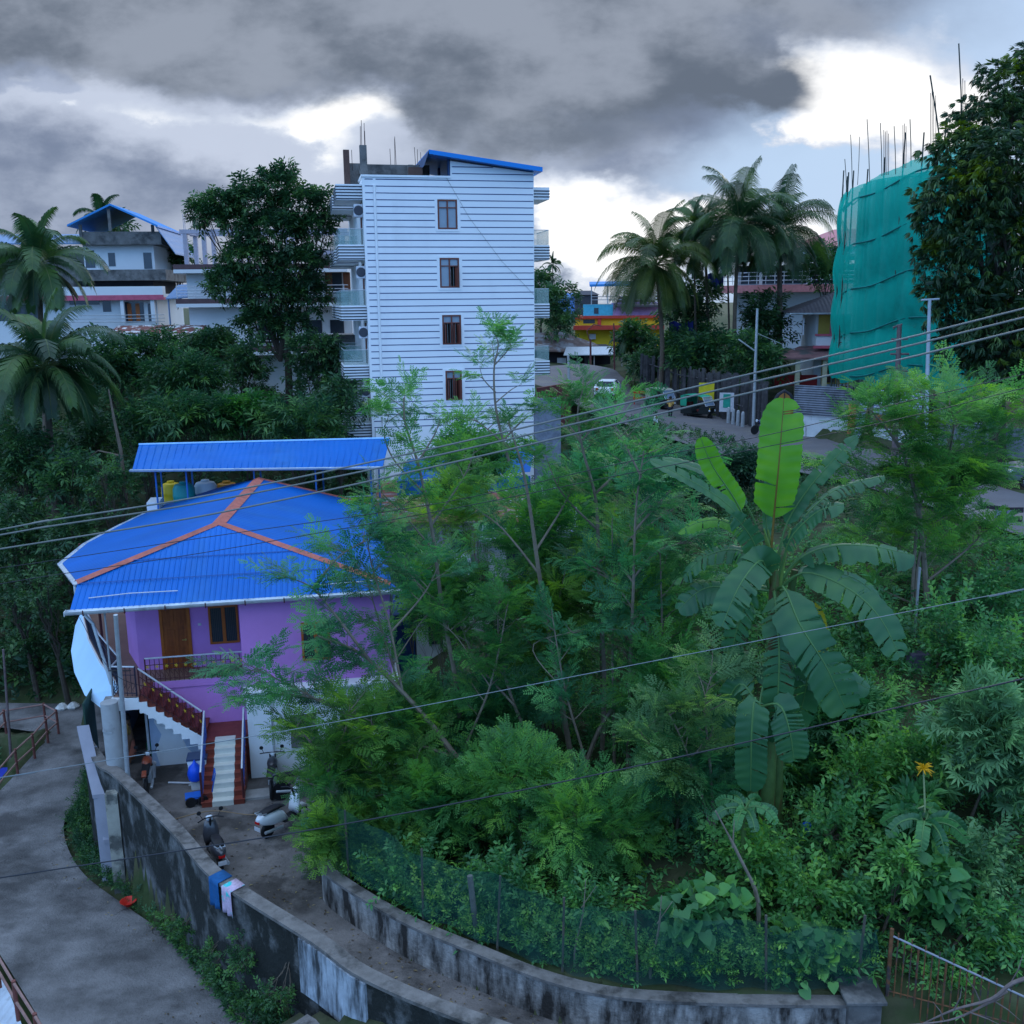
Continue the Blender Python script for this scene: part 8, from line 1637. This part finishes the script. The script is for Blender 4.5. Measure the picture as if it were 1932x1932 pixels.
# ---- auto rickshaws
def rickshaw(label, loc, rz, hood, hoodname, green=True):
    t = thing('auto_rickshaw', label, 'rickshaw', tuple(loc), rz, 'auto rickshaws by the road'); hb = mat('hood_'+hoodname, hood, .7, .1, 2); bd = mat('rickshaw_body_black', (.015, .02, .02), .4)
    for (x, y) in ((1.05, 0), (-.75, -.55), (-.75, .55)):
        mb = MB(); mb.lathe((x, y, .22), [(.12, -.05), (.2, -.055), (.22, 0), (.2, .055), (.12, .05)], 18, axis='Y'); w_ = mb.build('wheel', M_BLACK, t, smooth=True); mb = MB(); mb.lathe((x, y, .22), [(.001, -.04), (.12, -.03), (.12, .03), (.001, .04)], 12, axis='Y'); mb.build('rim', M_STEEL, w_)
    # tub: side profile extruded
    pr = [(-1.2, .35), (.35, .30), (1.15, .45), (1.28, .85), (1.1, 1.02), (.55, .95), (.35, .42), (-.15, .42), (-.25, .85), (-1.2, .9)]
    V = [(x, -.62 if x < .4 else -.62+.42*(x-.4)/.9, z) for x, z in pr]+[(x, .62 if x < .4 else .62-.42*(x-.4)/.9, z) for x, z in pr]; n = len(pr)
    outward(mesh_from('body', V, [tuple(range(n)), tuple(range(2*n-1, n-1, -1))]+[(i, n+i, n+(i+1) % n, (i+1) % n) for i in range(n)], bd, t))
    mb = MB(); mb.bx((1.18, 0, .80), (.08, .52, .14)); mb.build('yellow_panel', mat('rickshaw_yellow', (.65, .45, .02), .4), t)
    mb = MB(); V = [(-1.25, .62, 1.0), (-1.25, .60, 1.62), (-.9, .56, 1.75), (.45, .54, 1.72), (.72, .52, 1.62)]
    VV = [(x, -y, z) for x, y, z in V]+[(x, y, z) for x, y, z in V]; Fs = [(i, i+1, 6+i, 5+i) for i in range(4)]
    o_ = mesh_from('hood', VV, Fs, hb, t); s_ = o_.modifiers.new('s', 'SOLIDIFY'); s_.thickness = .04
    for s in (-1, 1): MB().bx((-.95, s*.6, 1.3), (.55, .03, .75)).build('side_panel', hb, t); eachtube('hood_strut', [[(.3, s*.56, .95), (.5, s*.54, 1.66)], [(-.3, s*.58, .9), (-.3, s*.56, 1.7)]], .02, M_BLACK, t)
    mb = MB(); mb.add([(1.02, -.48, 1.02), (1.02, .48, 1.02), (.72, .48, 1.6), (.72, -.48, 1.6)], [(0, 1, 2, 3)]); mb.build('windscreen', mat('rickshaw_glass', (.25, .35, .5), .1, alpha=.6, spec=.7), t)
    mb = MB(); mb.tube([(1.03, -.5, 1.0), (.72, -.5, 1.62), (.72, .5, 1.62), (1.03, .5, 1.0), (1.03, -.5, 1.0)], .025, 5); mb.build('screen_frame', M_METW, t)
    mb = MB(); mb.bx((-.75, 0, .62), (.5, 1.0, .18)); mb.bx((-1.0, 0, .9), (.12, 1.0, .5)); mb.bx((.15, 0, .62), (.35, .4, .15)); mb.build('seat', mat('maroon_seat', (.15, .02, .02), .6), t)
    for s in (-1, 1): mb = MB(); mb.lathe((1.2, s*.3, .66), [(.001, .06), (.07, .05), (.08, 0), (.001, -.03)], 12, axis='X'); mb.build('headlight', MATS['headlight_lens'], t, smooth=True)
    return t
p = gz(1318, 791, 6.05); rickshaw('auto rickshaw with a green front hood edge parked beside the stake fence', (p.x, p.y, 6.1), -50, (.02, .30, .18), 'green')
p = gz(1248, 776, 6.2); rickshaw('auto rickshaw with a pale hood standing behind the walking person', (p.x, p.y, 6.25), -60, (.30, .30, .24), 'pale')
# ---- cars
def car(label, loc, rz, col, colname, name='parked_car', group='cars on the road'):
    t = thing(name, label, 'car', tuple(loc), rz, group); cm = mat('car_'+colname, col, .6, .02, 1, spec=.2)
    prof = [(-1.95, .35), (-1.98, .80), (-1.75, .98), (-1.35, 1.42), (-.2, 1.48), (.55, 1.38), (1.05, 1.0), (1.75, .88), (1.95, .62), (1.95, .32)]
    V = []; n = len(prof)
    for s in (-1, 1):
        for (x, z) in prof: V.append((x, s*(.82 if z < 1.05 else .62), z))
    Vm = [(x, -s*.0, z) for x, z in prof]
    outward(mesh_from('body', V, [tuple(range(n)), tuple(range(2*n-1, n-1, -1))]+[(i, n+i, n+(i+1) % n, (i+1) % n) for i in range(n)], cm, t)).modifiers.new('b', 'BEVEL').width = .06
    gm = mat('car_glass', (.02, .03, .045), .35, spec=.25); mb = MB()
    for s in (-1, 1): mb.add([(-1.30, s*.742, 1.06), (-1.08, s*.66, 1.36), (-.25, s*.655, 1.42), (-.25, s*.742, 1.06)], [(0, 1, 2, 3)]); mb.add([(-.17, s*.742, 1.06), (-.17, s*.655, 1.42), (.45, s*.66, 1.34), (.85, s*.742, 1.06)], [(0, 1, 2, 3)])
    mb.add([(.62, -.62, 1.36), (.62, .62, 1.36), (1.07, .70, 1.02), (1.07, -.70, 1.02)], [(0, 1, 2, 3)]); mb.add([(-1.42, -.62, 1.38), (-1.42, .62, 1.38), (-1.76, .70, 1.03), (-1.76, -.70, 1.03)], [(0, 1, 2, 3)]); mb.build('window', gm, t)
    for x in (-1.2, 1.22):
        for s in (-1, 1):
            mb = MB(); mb.lathe((x, s*.78, .31), [(.19, -.09), (.29, -.1), (.31, -.05), (.31, .05), (.29, .1), (.19, .09)], 26, axis='Y'); w_ = mb.build('wheel', M_BLACK, t, smooth=True)
            mb = MB(); mb.lathe((x, s*.78, .31), [(.001, -.06), (.19, -.06), (.19, .06), (.001, .06)], 18, axis='Y'); mb.build('brake_disc', M_BLACK, w_)
            mb = MB()
            for k in range(5): a = k*1.2566+.3; mb.tube([(x, s*.865, .31), (x+.19*math.cos(a), s*.865, .31+.19*math.sin(a))], .03, 5)
            mb.lathe((x, s*.86, .31), [(.18, -.01), (.205, 0), (.18, .01)], 22, axis='Y'); mb.build('rim', mat('alloy', (.6, .62, .66), .3, metal=.3), w_)
    for s in (-1, 1): mb = MB(); mb.bx((1.88, s*.6, .74), (.12, .28, .13)); mb.build('headlight', MATS['headlight_lens'], t); mb = MB(); mb.bx((-1.95, s*.62, .82), (.08, .2, .2)); mb.build('tail_light', MATS['tail_red'], t)
    mb = MB(); mb.bx((1.94, 0, .45), (.08, 1.1, .18)); mb.bx((-1.95, 0, .42), (.08, 1.3, .12)); mb.build('bumper_insert', M_BLACK, t)
    return t
p = gz(1928, 921, 6.3); car('dark grey car with only its front wheel showing at the right edge', (p.x+1.38, p.y+.35, 6.33), 172, (.10, .12, .15), 'graphite')
p = gz(1148, 752, 6.9); car('white hatchback with red tail lights farther up the road', (p.x, p.y, 7.0), 75, (.70, .72, .74), 'white')
p = gz(1216, 765, 6.6); mb = MB(); mb.bx((p.x, p.y+.8, p.z+.5), (1.6, .1, .18)); mb.bx((p.x, p.y+.8, p.z+.95), (1.6, .1, .18)); mb.bx((p.x-.7, p.y+.8, p.z+.4), (.08, .08, 1.2)); mb.bx((p.x+.7, p.y+.8, p.z+.4), (.08, .08, 1.2)); tag(mb.build('road_barrier', mat('barrier_red', (.45, .03, .02), .6)), 'small red barrier at the roadside left of the pale rickshaw', 'barrier')
# bench/stall by the road right edge
p = gz(1888, 985, 6.25); t = thing('roadside_stand', 'broken dark signboard frame standing at the road edge on the right', 'stand', (p.x, p.y-.2, 6.0)); mb = MB(); mb.tube([(0, 0, -1.2), (0, 0, .9)], .04, 6); mb.build('post', M_CONCD, t); mb = MB(); mb.bx((-.35, 0, .85), (1.1, .05, .16), 0, ry=.15); mb.bx((.35, 0, .75), (.7, .05, .2)); mb.bx((.4, 0, .4), (.6, .05, .2)); mb.build('board', mat('dark_board', (.03, .025, .03), .8), t)
mb = MB(); mb.bx((-.15, -.03, .4), (.4, .03, .75)); mb.bx((.2, -.03, .45), (.25, .03, .6)); mb.build('grey_panel', mat('grey_panel', (.18, .2, .24), .7), t)
q = ground_at(1905, 30); p = at(1908, 1085, 30); mb = MB(); mb.lathe((p.x, p.y, p.z-.1), [(.1, -.1), (.22, 0), (.18, .12), (.03, .2)], 8); mb.tube([(p.x, p.y, q.z-.2), (p.x, p.y, p.z-.15)], .05, 6); tag(mb.build('yellow_bag', mat('yellow_white_bag', (.55, .55, .15), .6, .2, 4)), 'yellow and white plastic bag on a stub below the road at the right edge', 'bag')
p = at(1522, 1562, 21.0); mb = MB(); mb.lathe((p.x, p.y, p.z), [(.02, -.2), (.09, -.15), (.1, .1), (.03, .17), (.03, .22)], 10); tag(mb.build('blue_container', mat('bright_blue_plastic', (.01, .10, .55), .4)), 'bright blue plastic container lying in the garden weeds', 'container')
p = at(1732, 1250, 27.5); t = thing('purple_grey_box', 'faded purple grey box hanging in the dark gap right of the banana plant', 'box', (p.x, p.y, TH(p.x, p.y))); mb = MB(); mb.box(-.28, .28, -.2, .2, -.2, p.z-TH(p.x, p.y)+.3); mb.build('box', mat('faded_purple_box', (.13, .11, .17), .8, .2, 3), t)
p = at(1733, 1100, 29); mb = MB(); mb.tube([(p.x, p.y, TH(p.x, p.y)), (p.x, p.y, p.z+.5)], .04, 8); tag(mb.build('white_pipe_post', mat('dull_pipe', (.28, .30, .33), .7)), 'short pale pipe post behind the right end of the long banana leaf', 'post')
